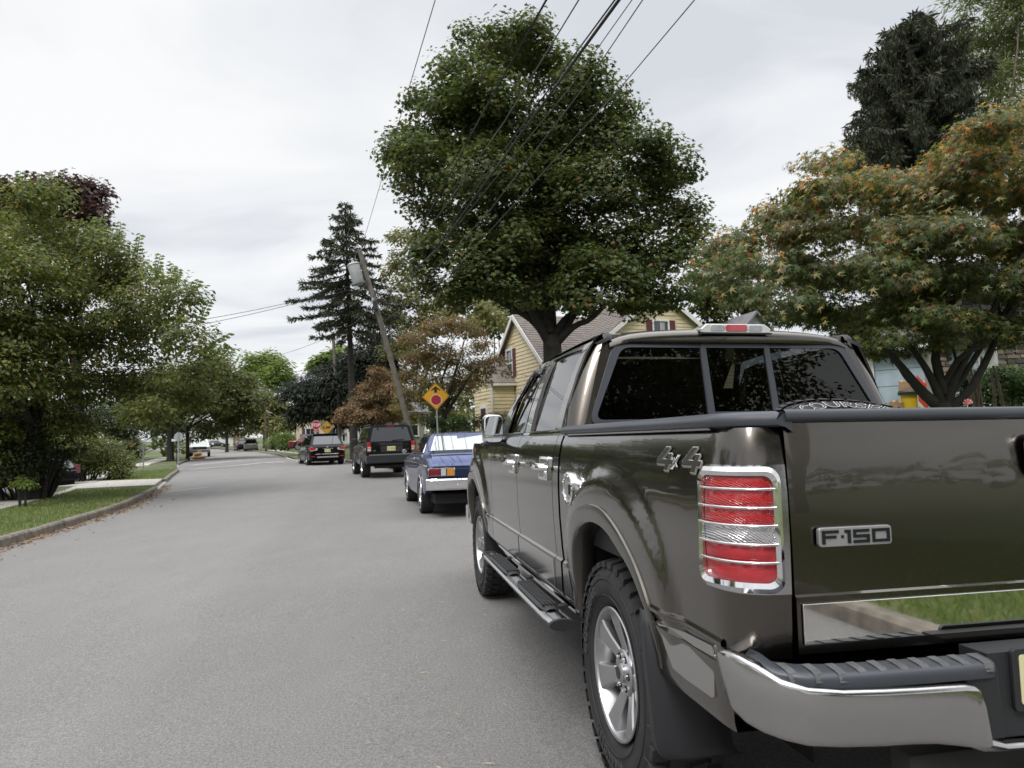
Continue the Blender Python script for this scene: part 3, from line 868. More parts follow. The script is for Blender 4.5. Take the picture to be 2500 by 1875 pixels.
    # mud flap behind each wheel
    for y0 in (-.50, 3.06):
        if y0 > 0:
            MB().prism([(s*.965,.72),(s*.97,.45),(s*.955,.33),(s*.80,.32),(s*.79,.60)], y0-.012, y0+.0, 'y').build('mud_flap', black_pl, truck, smooth=0, bevel=.006)
        else:
            mb = MB(); P_ = []
            for z, xo, yy in ((.765,.982,-.455),(.72,.990,-.472),(.62,.992,-.49),(.5,.985,-.50),(.40,.978,-.505),(.345,.970,-.505),(.318,.955,-.505),(.308,.93,-.505)):
                P_.append([(s*xo, yy+.05, z),(s*xo, yy+.012, z),(s*(xo-.012), yy, z),(s*(xo-.10), yy-.004, z),(s*(xo-.25), yy, z)])
            mb.grid(P_); o = mb.build('mud_flap', black_pl, truck, smooth=50)
            so = o.modifiers.new('thickness','SOLIDIFY'); so.thickness = .008

# fuel filler
fd = empty('fuel_door', (0,0,0)); fd.parent = truck
wx = -(Wd(.457,1.10)+.008)
Mx = Matrix.Translation((wx, .457, 1.10))
MB().lathe([(0.010,.076),(-.006,.076),(-.010,.072),(-.009,.067),(-.004,.066)], 32, 'x', Mx).build('ring', chrome, fd, smooth=40)
MB().lathe([(-.004,.067),(-.006,.05),(-.007,.0001)], 32, 'x', Mx).build('lid', mat('satin_lid',(.42,.42,.43),.38,.7), fd, smooth=40)
for k in range(8):
    a = 2*pi*(k+.5)/8
    MB().lathe([(-.010,.007),(-.016,.006),(-.017,.0001)], 8, 'x', Matrix.Translation((wx, .457+.063*cos(a), 1.10+.063*sin(a)))).build('bolt', chrome, fd)
MB().box(-.004,.004,-.008,.008,-.022,.022, Matrix.Translation((wx-.016,.395,1.10))).build('latch', black_pl, fd, bevel=.003)

# 4x4 decal on the left bed side
dec = empty('bed_side_decal', (0,0,0)); dec.parent = truck
dec_w = mat('decal_outline', (.60,.61,.58), .4); dec_g = mat('decal_fill', (.035,.033,.030), .35)
def decal_poly(poly, off, m, nm):
    # (u, v): u to the right as seen from the left side = -y
    o = [(-(Wd(-u-.001, v)+off), -u, v) for u, v in poly]
    MB().add(o, [tuple(range(len(o)))]).build(nm, m, dec, smooth=0)
def inset(poly, d):
    n = len(poly); out = []
    ar = sum(poly[k][0]*poly[(k+1)%n][1]-poly[(k+1)%n][0]*poly[k][1] for k in range(n)); sg_ = 1 if ar > 0 else -1
    for k in range(n):
        a, b, c = Vector(poly[k-1]), Vector(poly[k]), Vector(poly[(k+1)%n])
        e1 = (b-a).normalized(); e2 = (c-b).normalized(); n1 = Vector((-e1.y, e1.x))*sg_; n2 = Vector((-e2.y, e2.x))*sg_
        m_ = (n1+n2); L_ = m_.length
        m_ = m_/L_ if L_ > 1e-6 else n1
        out.append(tuple(b + m_*(d/max(m_.dot(n1), .45))))
    return out
FOUR = [(.30,1),(.60,1),(.34,.50),(.56,.50),(.56,.74),(.82,.74),(.82,.50),(1.0,.50),(1.0,.24),(.82,.24),(.82,0),(.56,0),(.56,.24),(.06,.24),(0,.42)]
FOUR = FOUR[::-1]
for u0 in (.535, .722):
    sh_ = [(u0+a*.128+.032*b, 1.222+.074*b) for a, b in FOUR]
    sh2 = [(u0+a*.128+.032*b+.004, 1.222+.074*b-.004) for a, b in FOUR]
    decal_poly(sh2, .0030, mat('decal_shadow',(.26,.23,.19),.4), 'numeral_edge')
    decal_poly(sh_, .0044, dec_w, 'numeral_outline'); decal_poly(inset(sh_, .0024), .0058, dec_g, 'numeral_fill')
for a, b in (((.662,1.232),(.712,1.268)),((.668,1.268),(.704,1.232))):
    decal_poly([(a[0]-.007,a[1]-.004),(a[0]+.013,a[1]-.004),(b[0]+.007,b[1]+.004),(b[0]-.013,b[1]+.004)], .0046+(.0005 if a[1]>1.25 else 0), dec_w, 'letter_outline')
    decal_poly([(a[0]-.002,a[1]+.002),(a[0]+.004,a[1]+.002),(b[0]+.002,b[1]-.002),(b[0]-.004,b[1]-.002)], .0060+(.0005 if a[1]>1.25 else 0), dec_g, 'letter_fill')

# tail lamps
for s in (-1, 1):
    tl = empty('tail_lamp', (0,0,0)); tl.parent = truck
    def strip(name, za, zb, sa, sb, off, m, bul=.0, n=12, nz=4, edge=.01):
        P_ = []
        for i in range(n+1):
            sp = sa+(sb-sa)*i/n; row = []
            for j in range(nz+1):
                z = za+(zb-za)*j/nz
                e = min(i, n-i)/n; f = min(j, nz-j)/nz
                row.append(corner_pt(s, sp, z, off+bul*min(1,e*6)*min(1,f*3)))
            P_.append(row)
        R = [[corner_pt(s, sa, za+(zb-za)*j/nz, off-edge) for j in range(nz+1)]] + P_ + [[corner_pt(s, sb, za+(zb-za)*j/nz, off-edge) for j in range(nz+1)]]
        R = [[corner_pt(s, (sa if i == 0 else sb if i == n+2 else sa+(sb-sa)*(i-1)/n), za, off-edge)]+r+[corner_pt(s, (sa if i == 0 else sb if i == n+2 else sa+(sb-sa)*(i-1)/n), zb, off-edge)] for i, r in enumerate(R)]
        return MB().grid(R).build(name, m, tl, smooth=50)
    strip('housing', .930, 1.250, -.6, 6.95, .006, chrome_worn)
    for za, zb, m in ((1.192,1.226,red_l),(1.146,1.190,red_l),(1.102,1.144,red_l),(1.056,1.100,clr_l),(1.012,1.054,red_l2),(.958,1.010,red_l2)):
        strip('lens', za, zb, .3, 5.9, .015, m, .004)
    # bezel: rounded frame
    def bz(sp, z, off): return corner_pt(s, sp, z, off)
    def rr(sa, sb, za, zb, rs, rz, n=6):
        out = []
        for cs, cz, a0 in ((sb-rs, zb-rz, 0),(sa+rs, zb-rz, 90),(sa+rs, za+rz, 180),(sb-rs, za+rz, 270)):
            for k in range(n+1):
                a = radians(a0+90*k/n); out.append((cs+rs*cos(a), cz+rz*sin(a)))
        # densify long edges
        res = []
        for i, p in enumerate(out):
            q = out[(i+1)%len(out)]; res.append(p)
            if abs(p[0]-q[0]) > 1.2:
                for t in (.2,.4,.6,.8): res.append((p[0]+(q[0]-p[0])*t, p[1]+(q[1]-p[1])*t))
        return res
    oA = rr(-.5, 6.4, .936, 1.246, .9, .035); iA = rr(.25, 5.85, .962, 1.224, .6, .022)
    mb = MB(); L1 = [bz(a,b,.002) for a,b in oA]; L2 = [bz(a,b,.022) for a,b in oA]
    mid = [((a+c)/2,(b+d)/2) for (a,b),(c,d) in zip(oA,iA)]
    L3 = [bz(a,b,.030) for a,b in mid]; L4 = [bz(a,b,.026) for a,b in iA]; L5 = [bz(a,b,.008) for a,b in iA]
    for a, b in ((L1,L2),(L2,L3),(L3,L4),(L4,L5)): mb.ring(a, b)
    mb.build('bezel', chrome, tl, smooth=50)
    for zc in (1.191,1.145,1.101,1.055,1.011):
        mb = MB(); pts = [corner_pt(s, sp, zc, .024) for sp in np.linspace(-.1, 6.0, 14)]
        mb.tube(pts, .0036, 8); mb.build('guard_bar', chrome, tl, smooth=60)

# tailgate
tg = empty('tailgate', (0,0,0)); tg.parent = truck
TGY = -1.052
zt = [.782,.80,.905,.921,.926,.95]+list(np.arange(1.0,1.33,.05))+[1.345,1.354]
P_ = []
for x in np.linspace(-.815,.815,30):
    row = []
    for z in zt:
        yy = TGY - .004*(1-(x/.815)**2) + (.006 if z > .924 else 0) + .13*max(z-1.0, 0)**2
        row.append((x, yy, z))
    P_.append(row)
R = [[(r[0][0], r[0][1]+.02, r[0][2])]+r+[(r[-1][0], r[-1][1]+.02, r[-1][2])] for r in P_]
R = [[(p[0], p[1]+.02, p[2]) for p in R[0]]]+R+[[(p[0], p[1]+.02, p[2]) for p in R[-1]]]
MB().grid(R).build('tailgate_panel', body_p, tg, smooth=40)
P_ = [[(x, a, b) for a, b in ((-1.035,1.356),(-1.048,1.360),(-1.052,1.368),(-1.048,1.384),(-1.04,1.389),(-.985,1.389),(-.98,1.35))] for x in (-.818,-.812,.812,.818)]
mb = MB().grid(P_); mb.build('tailgate_cap', cap_pl, tg, smooth=50)
MB().box(-.80,.80,-.97,-1.0,.86,1.36).build('inner_skin', body_p, tg)
MB().box(-.826,.826,-.955,-1.005,.86,1.34).build('gap_backing', dark, truck, smooth=0)
MB().box(-.803,.803,TGY-.009,TGY-.003,.806,.905).build('mirror_strip', mat('mirror_steel',(.80,.79,.77),.03,1.0), tg, bevel=.002)
# badge
bd = empty('tailgate_badge', (0,0,0)); bd.parent = tg
BZ = 1.066; by = TGY-.004
def rrect(x0,x1,z0,z1,r,n=5):
    out = []
    for cx, cz, a0 in ((x1-r,z1-r,0),(x0+r,z1-r,90),(x0+r,z0+r,180),(x1-r,z0+r,270)):
        for k in range(n+1):
            a = radians(a0+90*k/n); out.append((cx+r*cos(a), cz+r*sin(a)))
    return out
MB().prism(rrect(-.752,-.545,BZ-.024,BZ+.024,.009), by+.004, by-.008, 'y').build('badge_plate', mat('badge_silver',(.45,.45,.46),.35,.6), bd, smooth=30, bevel=.002)
def bars(name, rects, y, m):
    mb = MB()
    for k, (x0,x1,z0,z1) in enumerate(rects): mb.box(x0,x1,y-.002-.0002*k,y,z0,z1)
    mb.build(name, m, bd, smooth=0)
ink = mat('badge_ink', (.012,.013,.017), .3)
x0 = -.744; t = .0075; zt_, zb_ = BZ+.017, BZ-.017
bars('letter', [(x0,x0+.009,zb_,zt_),(x0,x0+.047,zt_-t,zt_),(x0+.009,x0+.040,BZ-.003,BZ+.004)], by-.008, ink)
bars('letter', [(-.690,-.683,BZ-.003,BZ+.004)], by-.008, ink)
bars('letter', [(-.680,-.665,zt_-t,zt_),(-.672,-.663,zb_,zt_)], by-.008, ink)
x0 = -.656
bars('letter', [(x0,x0+.046,zt_-t,zt_),(x0,x0+.008,BZ-.002,zt_),(x0,x0+.046,BZ-.004,BZ+.004),(x0+.038,x0+.046,zb_,BZ+.004),(x0,x0+.046,zb_,zb_+t)], by-.008, ink)
x0 = -.602
bars('letter', [(x0,x0+.050,zt_-t,zt_),(x0,x0+.050,zb_,zb_+t),(x0,x0+.008,zb_,zt_),(x0+.042,x0+.050,zb_,zt_)], by-.008, ink)
# handle
th = empty('tailgate_handle', (0,0,0)); th.parent = tg
MB().prism(rrect(-.118,.118,1.195,1.318,.035), TGY+.0, TGY-.022, 'y').build('bezel', chrome, th, smooth=30, bevel=.006)
MB().prism(rrect(-.095,.095,1.215,1.268,.02), TGY-.0, TGY-.030, 'y').build('pull', chrome, th, smooth=30, bevel=.006)

# bed
mb = MB(); mb.box(-.80,.80,-1.0,.64,.82,.86)
for s in (-1,1): mb.box(s*.80,s*.90,-.90,.64,.86,1.34) ; mb.box(s*.55,s*.80,-.45,.40,.86,1.08)
mb.box(-.80,.80,.60,.64,.86,1.37); mb.build('bed_liner', black_pl, truck, smooth=0)

# cab: side frames, windows, roof
XG_Z = [1.34,1.37,1.50,1.65,1.76,1.81,1.84,1.862]; XG_X = [.930,.925,.893,.843,.796,.768,.742,.705]
xg = lambda z: float(np.interp(z, XG_Z, XG_X))
yrear = lambda z: .672 + (z-1.36)*.20
CX0 = .018     # the cab's centre line as seen
def sub_poly(poly, n):
    P_ = np.array(poly+[poly[0]], float); d = np.concatenate([[0],np.cumsum(np.linalg.norm(np.diff(P_,axis=0),axis=1))])
    q = np.linspace(0,d[-1],n,endpoint=False)
    # keep corners: snap nearest samples
    for dd in d[:-1]:
        q[np.argmin(abs(q-dd))] = dd
    q.sort()
    return [(float(np.interp(v,d,P_[:,0])), float(np.interp(v,d,P_[:,1]))) for v in q]
def round_poly(poly, r, n=4):
    out = []; N_ = len(poly)
    for i in range(N_):
        p = Vector(poly[i]); a = (Vector(poly[i-1])-p); b = (Vector(poly[(i+1)%N_])-p)
        ra = min(r, a.length*.45, b.length*.45); a.normalize(); b.normalize()
        for k in range(n+1):
            t = k/n; q = (p+a*ra)*(1-t)**2 + p*2*t*(1-t) + (p+b*ra)*t*t; out.append((q.x, q.y))
    return out
def ring_map(name, outer, inner, f, m, par, depth=None, offs=(0,.006,.006,-.012)):
    n = len(outer); mb = MB()
    lo = [f(y,z,offs[0]) for y,z in outer]; l1 = [f(y+(b-y)*.12,z+(c-z)*.12,offs[1]) for (y,z),(b,c) in zip(outer,inner)]
    l2 = [f(y+(b-y)*.88,z+(c-z)*.88,offs[2]) for (y,z),(b,c) in zip(outer,inner)]; li = [f(y,z,offs[3]) for y,z in inner]
    mb.ring(lo,l1); mb.ring(l1,l2); mb.ring(l2,li)
    return mb.build(name, m, par, smooth=50)
def glass_grid(name, s, rearp, frontp):
    P_ = []
    for z in np.linspace(1.370, 1.795, 12):
        ya = float(np.interp(z, [q[1] for q in rearp], [q[0] for q in rearp]))-.01; yb = float(np.interp(z, [q[1] for q in frontp], [q[0] for q in frontp]))+.01
        t = (z-1.37)/.425; x = .914+(.768-.914)*t+.012*4*t*(1-t)*.6
        P_.append([(s*x+CX0, ya+(yb-ya)*k/6, z) for k in range(7)])
    MB().grid(P_).build(name, sideglass, truck, smooth=60)
for s in (-1, 1):
    fside = lambda y, z, o, s=s: (s*(xg(z)+o)+CX0, y, z)
    # rear door frame
    outr = [(.795,1.352),(.768,1.60),(.775,1.822),(1.20,1.826),(1.575,1.822),(1.662,1.60),(1.698,1.352)]
    inr  = [(.945,1.376),(.895,1.60),(.872,1.788),(1.20,1.800),(1.500,1.800),(1.500,1.60),(1.510,1.376)]
    A = sub_poly(outr, 56); B = sub_poly(round_poly(inr,.03,2), 56)
    def pair(A, inner_c):
        """inner loop points at matching fractions of arc length from the first corner"""
        return B
    # match by corner fractions
    def matched(out, inn, per=10):
        a, b = [], []
        for i in range(len(out)):
            for k in range(per):
                t = k/per
                a.append(tuple(Vector(out[i]).lerp(Vector(out[(i+1)%len(out)]), t))); b.append(tuple(Vector(inn[i]).lerp(Vector(inn[(i+1)%len(inn)]), t)))
        return a, b
    A, B = matched(outr, inr); ring_map('rear_door_frame', A, B, fside, body_p, truck)
    glass_grid('rear_door_window', s, [(.945,1.376),(.895,1.60),(.872,1.788)], [(1.510,1.376),(1.500,1.60),(1.500,1.788)])
    outf = [(1.706,1.352),(1.670,1.60),(1.583,1.822),(1.80,1.824),(2.02,1.80),(2.36,1.60),(2.68,1.352)]
    inf_ = [(1.640+.07,1.376),(1.700,1.60),(1.640,1.780),(1.80,1.782),(1.93,1.765),(2.14,1.60),(2.24,1.376)]
    A, B = matched(outf, inf_); ring_map('front_door_frame', A, B, fside, body_p, truck)
    glass_grid('front_door_window', s, [(1.71,1.376),(1.700,1.60),(1.640,1.775)], [(2.24,1.376),(2.14,1.60),(1.94,1.765)])
    MB().add([fside(y,z,.008) for y,z in [(2.24,1.374),(2.15,1.58),(2.20,1.62),(2.50,1.44),(2.56,1.374)]], [(0,1,2,3,4)]).build('mirror_sail', black_pl, truck, smooth=0)
    # vent visors and belt trim
    for pl_ in ([(1.64,1.785),(1.93,1.77),(2.15,1.60),(2.30,1.40),(2.24,1.40),(2.10,1.57),(1.90,1.725),(1.66,1.745)],):
        n_ = len(pl_)
        MB().add([fside(y,z,.020) for y,z in pl_], [tuple(range(n_))]).build('vent_visor', mat('smoked_visor',(.012,.012,.013),.08,0,.5,1.0), truck, smooth=0)
    P_ = [[fside(y,z,o) for z,o in ((1.372,.002),(1.366,.012),(1.352,.012),(1.348,.0))] for y in (.80,1.0,1.4,1.69)]
    MB().grid(P_).build('belt_trim', chrome, truck, smooth=30)
    P_ = [[fside(y,z,o) for z,o in ((1.372,.002),(1.366,.012),(1.352,.012),(1.348,.0))] for y in (1.715,2.0,2.4,2.60)]
    MB().grid(P_).build('belt_trim', black_pl, truck, smooth=30)
    # rear pillar wrapping from the back window to the door
    rows = []
    for z in [1.335,1.36,1.42,1.5,1.58,1.66,1.74,1.79,1.82,1.842,1.856,1.862]:
        g_ = xg(z); xf = np.interp(z, [1.33,1.38,1.80,1.87], [.86,.85,.66,.60]); yr = yrear(z)
        top = max(0, (z-1.82)/.042)
        dl = g_-xf
        rows.append([(s*xf+CX0, yr, z),(s*(xf+dl*.22)+CX0, yr+.004, z),(s*(xf+dl*.45)+CX0, yr+.011, z),(s*(xf+dl*.66)+CX0, yr+.022, z),(s*(xf+dl*.83)+CX0, yr+.037, z),(s*(xf+dl*.94)+CX0, yr+.054, z),(s*g_+CX0, yr+.074, z),(s*g_+CX0, .768+(.012 if z<1.5 else 0), z),(s*(g_-.012)+CX0, .772+(.012 if z<1.5 else 0), z)])
    mb = MB().grid(rows); mb.build('rear_pillar', body_p, truck, smooth=60)
    # black gutter along the roof edge
    P_ = []
    for y, z in ((.735,1.80),(.742,1.835),(.76,1.860),(.80,1.866),(1.2,1.870),(1.7,1.866),(1.95,1.852),(2.3,1.62),(2.7,1.345)):
        xx = xg(min(z,1.862)) if z < 1.83 else .70
        xx = max(xx, .0)
        P_.append([(s*(xx+.012)+CX0, y, z-.008),(s*(xx-.008)+CX0, y-.002, z+.004),(s*(xx-.035)+CX0, y, z-.004)])
    MB().grid(P_).build('roof_gutter', black_pl, truck, smooth=50)
    # mirror
    mr_ = empty('door_mirror', (0,0,0)); mr_.parent = truck
    cxm = s*1.012
    mb = MB(); rows = []
    for yy, k in ((2.26,.86),(2.28,.97),(2.33,1.0),(2.40,.95),(2.44,.7),(2.455,.2)):
        r = []
        for i in range(20):
            a = 2*pi*i/20; ca, sa = cos(a), sin(a); e = .45
            r.append((cxm + .072*k*math.copysign(abs(ca)**e, ca), yy, 1.405 + .108*k*math.copysign(abs(sa)**e, sa)))
        r.append(r[0]); rows.append(r)
    mb.grid(rows); mb.add(rows[-1][:20], [tuple(range(20))]); mb.build('mirror_cap', chrome, mr_, smooth=60)
    MB().add([(p[0],p[1]+.001,p[2]) for p in rows[0][:20]], [tuple(range(20))]).build('mirror_glass', mat('mirror_glass',(.75,.77,.78),.01,1.0), mr_, smooth=0)
    mb = MB(); mb.box(cxm-.074,cxm+.074,2.27,2.42,1.283,1.312); mb.build('mirror_base', black_pl, mr_, bevel=.01)
    mb = MB(); mb.beam((cxm,2.36,1.30),(s*.90,2.44,1.33),.05,.04); mb.build('mirror_arm', black_pl, mr_, bevel=.008)

# rear wall of the cab
def rear(x, z, o): return (x+CX0, yrear(z)-o, z)
def trap(hb, ht, zb, zt, r): return round_poly([(-hb,zb),(hb,zb),(ht,zt),(-ht,zt)], r, 7)
cabo = trap(.845,.655,1.36,1.842,.07); fro = trap(.828,.655,1.385,1.815,.075); fri = trap(.792,.618,1.415,1.786,.05)
mb = MB(); mb.ring([rear(x,z,.0) for x,z in trap(.87,.70,1.30,1.856,.03)], [rear(x,z,.004) for x,z in fro])
mb.build('cab_rear_panel', body_p, truck, smooth=50)
rg = empty('rear_window', (0,0,0)); rg.parent = truck
mb = MB()
for a, b, oa, ob in ((fro,fro,.0,.014),(fro,fri,.014,.016),(fri,fri,.016,.002)):
    mb.ring([rear(x,z,oa) for x,z in a], [rear(x,z,ob) for x,z in b])
mb.build('window_frame', cap_pl, rg, smooth=40)
def zt_at(x): return float(np.interp(abs(x), [0,.5,.6,.66],[1.80,1.797,1.79,1.76]))
for xa, xb in ((-.172,-.135),(.190,.228)):
    P_ = [[rear(x,z,.017) for z in (1.40,1.6,1.80)] for x in (xa+CX0*-1, xb-CX0)]
    mb = MB(); mb.add([rear(xa-CX0,1.40,.02),rear(xb-CX0,1.40,.02),rear(xb-CX0-.004,1.80,.02),rear(xa-CX0+.004,1.80,.02),
                       rear(xa-CX0,1.40,.0),rear(xb-CX0,1.40,.0),rear(xb-CX0-.004,1.80,.0),rear(xa-CX0+.004,1.80,.0)],
                      [(0,1,2,3),(0,4,5,1),(1,5,6,2),(2,6,7,3),(3,7,4,0)])
    mb.build('mullion', cap_pl, rg, smooth=0)
mb = MB(); mb.add([rear(-.16-CX0,1.785,.019),rear(.215-CX0,1.785,.019),rear(.215-CX0,1.82,.019),rear(-.16-CX0,1.82,.019)],[(0,1,2,3)])
mb.build('slider_frame', cap_pl, rg, smooth=0); mb = MB()
mb.add([rear(-.16-CX0,1.40,.019),rear(.215-CX0,1.40,.019),rear(.215-CX0,1.448,.019),rear(-.16-CX0,1.448,.019)],[(0,1,2,3)])
mb.build('slider_frame', cap_pl, rg, smooth=0)
def pane(pts, o): MB().add([rear(x-CX0,z,o) for x,z in pts], [tuple(range(len(pts)))]).build('pane', tint, rg, smooth=0)
pane([(-.77,1.40),(-.15,1.40),(-.155,1.80),(-.58,1.795),(-.615,1.77)], .006)
pane([(-.14,1.44),(.20,1.44),(.20,1.79),(-.14,1.79)], .010)
pane([(.21,1.40),(.83,1.40),(.66,1.77),(.62,1.795),(.205,1.80)], .006)

# roof, windscreen, bonnet
P_ = []
for y in [.722,.728,.74,.755,.77,.785,.80,.83,.86,.90,.95,1.02,1.1,1.4,1.7,1.95]:
    row = []
    for x in np.linspace(-.68,.68,25):
        e = abs(x)/.68
        z = 1.842+.028*(1-e**2.2) - .028*e**8
        z += float(np.interp(y,[.722,.728,.74,.77,.80,.86,.95,1.1,1.4,1.7,1.95],[-.03,-.008,.006,.016,.023,.032,.040,.045,.046,.042,.012]))
        row.append((x+CX0, y + .02*e*e*(1-sstep(.8,1.0,y)), z))
    P_.append(row)
P_.insert(0, [(p[0], .728+.02*(abs(p[0])/.68)**2, 1.815+(p[2]-1.86)*.2) for p in P_[0]])
MB().grid(P_, flip=True).build('roof', body_p, truck, smooth=60)
P_ = []
for y, z, h in ((1.95,1.868,.66),(2.3,1.63,.73),(2.75,1.30,.80)):
    P_.append([(x*h+CX0, y+.10*(1-x*x), z+.01) for x in np.linspace(-1,1,13)])
MB().grid(P_).build('windscreen', sideglass, truck, smooth=60)
P_ = []
for y, z, h in ((2.74,1.30,.93),(3.2,1.285,.93),(3.9,1.24,.91),(4.30,1.18,.86),(4.42,1.10,.82),(4.46,.95,.82)):
    P_.append([(x*h, y, z+.035*(1-x**2)-.02*abs(x)**8) for x in np.linspace(-1,1,21)])
MB().grid(P_).build('bonnet', body_p, truck, smooth=50)
MB().box(-.85,.85,4.40,4.48,.55,1.10).build('grille', black_pl, truck, bevel=.02)
MB().box(-.93,.93,4.42,4.60,.50,.72).build('front_bumper', chrome, truck, bevel=.05)

# high brake lamp
bl = empty('high_brake_lamp', (0,0,0)); bl.parent = truck
def slab(name, x0, x1, z0, z1, y0, y1, m, bev=.004, r=.014):
    MB().prism(rrect(x0,x1,z0,z1,min(r,(z1-z0)*.45)), y0, y1, 'y').build(name, m, bl, smooth=30, bevel=bev)
cxb = .022
mb = MB(); mb.add([(cxb-.190,.705,1.858),(cxb+.190,.705,1.858),(cxb+.200,.705,1.880),(cxb+.165,.71,1.908),(cxb-.165,.71,1.908),(cxb-.200,.705,1.880),
   (cxb-.190,.80,1.88),(cxb+.190,.80,1.88),(cxb+.200,.80,1.89),(cxb+.165,.83,1.908),(cxb-.165,.83,1.908),(cxb-.200,.80,1.89)],
   [(0,1,2,3,4,5)]+[(k,(k+1)%6,(k+1)%6+6,k+6) for k in range(6)]+[(11,10,9,8,7,6)])
mb.build('lamp_housing', white_l, bl, smooth=30, bevel=.006)
slab('clear_lens', cxb-.148,cxb-.066,1.867,1.902,.7035,.71, clr_l)
slab('red_lens', cxb-.062,cxb+.062,1.866,1.904,.7025,.71, mat('pink_red_lens',(.48,.06,.08),.15,0,.5,1.0,bump=(400,.2)))
slab('clear_lens', cxb+.066,cxb+.148,1.867,1.902,.7035,.71, clr_l)
MB().box(cxb-.20,cxb+.20,.700,.715,1.853,1.860).build('lamp_gasket', black_pl, bl, smooth=0)

# bumper
BP = [(-.972,-.925),(-.992,-.97),(-.998,-1.02),(-.990,-1.07),(-.968,-1.115),(-.93,-1.155),(-.88,-1.185),(-.80,-1.203),(-.70,-1.212),(-.62,-1.216),(-.56,-1.218),(-.50,-1.220),(-.475,-1.220),(-.462,-1.220),(-.452,-1.220),(-.44,-1.220),(-.40,-1.221),(-.30,-1.222),(-.15,-1.223),(0,-1.223)]
TOPZ = [.776,.790,.798,.800,.790,.765,.752,.746,.743,.741,.740,.739,.736,.728,.700,.612,.598,.594,.592,.592]
BOTZ = [.655,.648,.640,.632,.625,.618,.612,.608,.604,.602,.598,.588,.583,.578,.574,.570,.566,.563,.560,.560]
full = [(x,y,a,b) for (x,y),a,b in zip(BP,TOPZ,BOTZ)]
full = full + [(-x,y,a,b) for x,y,a,b in full[-2::-1]]
P_ = []
for i, (x,y,a,b) in enumerate(full):
    t = Vector(full[min(i+1,len(full)-1)][:2])-Vector(full[max(i-1,0)][:2]); t.normalize(); n_ = Vector((t.y,-t.x))
    h = a-b; r = min(.014, h*.3); row = []
    for o, z in ((-.06,b+.012),(-.030,b+.001),(-.022,b+.006),(-.016,b+.02 if h>.06 else b+h*.4),(-.005,(a+b)/2),(.004,a-.014 if h>.06 else a-h*.3),(.001,a-.005),(-.008,a-.0005),(-.024,a-.001),(-.05,a-.012)):
        row.append((x+n_.x*o, y+n_.y*o, z))
    P_.append(row)
bm_ = empty('rear_bumper', (0,0,0)); bm_.parent = truck
MB().grid(P_).build('bumper_shell', chrome_worn, bm_, smooth=50)
# black step pads
rib_m = mat('pad_rib_grey', (.10,.10,.105), .75, noise=(30,.3))
for s in (-1, 1):
    path = [(.972,-1.068),(.958,-1.102),(.925,-1.142),(.875,-1.172),(.80,-1.190),(.70,-1.199),(.60,-1.203),(.50,-1.206),(.42,-1.207),(.40,-1.203)]
    rows = []
    for x, y in path:
        e = sstep(.975,.91,x)
        x2 = x-.04*(1-e)
        lift = .0
        rows.append([(s*x, y+.004, .742+.05*(1-e)),(s*x, y, .764+.026*(1-e)),(s*(x-.003), y+.006, .774+.020*(1-e)),(s*(x2-.006), y+.020, .778+.014*(1-e)),(s*(x2-.010), y+.060, .782+.012*(1-e)),(s*(x2-.012), y+.072, .778),(s*(x2-.012), y+.074, .74)])
    mb = MB().grid(rows); mb.add(rows[-1], [tuple(range(7))]); mb.add(rows[0], [tuple(range(7))])
    mb.build('step_pad', cap_pl, bm_, smooth=50)
    for k in range(10):
        x = .898-.0533*k; w = .011
        yb = float(np.interp(x, [.42,.80,.875,.925], [-1.207,-1.190,-1.172,-1.142]))
        mb = MB(); P_ = [[(s*(x+dx), yb-.001+dy, zz) for dy, zz in ((.0,.758),(.002,.7655),(.008,.7765),(.020,.7805),(.058,.7845))] for dx in (-w, w)]
        mb.grid(P_); mb.build('pad_rib', rib_m, bm_, smooth=0)
    MB().prism([(s*.372,.595),(s*.455,.595),(s*.478,.62),(s*.478,.745),(s*.42,.765),(s*.385,.765)], -1.196, -1.10, 'y').build('recess_surround', black_pl, bm_, smooth=30, bevel=.008)
MB().box(-.385,.385,-1.165,-1.08,.585,.785).build('centre_recess', black_pl, bm_, smooth=0)
lp = empty('number_plate', (0,0,0)); lp.parent = truck
MB().prism(rrect(-.325,.01,.645,.795,.012), -1.166, -1.178, 'y').build('plate_frame', black_pl, lp, bevel=.003)
plate_m = mat('plate_cream', (.72,.68,.40), .35)
MB().prism(rrect(-.308,-.007,.662,.780,.008), -1.178, -1.1795, 'y').build('plate', plate_m, lp, smooth=0)
MB().box(-.29,-.284,-1.181,-1.1795,.68,.75).build('plate_letter', ink, lp, smooth=0)
# frame, hitch and axle below
mb = MB(); mb.box(-.60,.60,-1.15,-1.08,.49,.560); mb.box(-.035,.035,-1.20,-.9,.47,.55)
for s in (-1,1): mb.box(s*.40,s*.48,-1.1,4.0,.50,.62); mb.box(s*.28,s*.36,-1.12,-.9,.50,.70)
mb.build('hitch_and_frame', under, truck, smooth=0, bevel=.004)
MB().prism([(-.095,.44),(.095,.44),(.095,.62),(-.095,.62)], -1.161,-1.15,'y').build('hitch_plate', under, truck, bevel=.005)
mb = MB(); mb.tube([(-.75,0,.425),(.75,0,.425)], .045, 12); mb.tube([(0,.18,.425),(0,-.20,.425)], [.12,.16], 14)
mb.tube([(-.75,3.518,.425),(.75,3.518,.425)], .045, 12); mb.tube([(.35,2.3,.45),(.35,-.6,.47),(.45,-1.0,.47)], .035, 10); mb.box(-.55,-.15,.6,1.9,.42,.6)
mb.build('axles', under, truck)
MB().box(-.9,.9,-1.03,4.3,.60,.66).build('floor_pan', dark, truck, smooth=0)
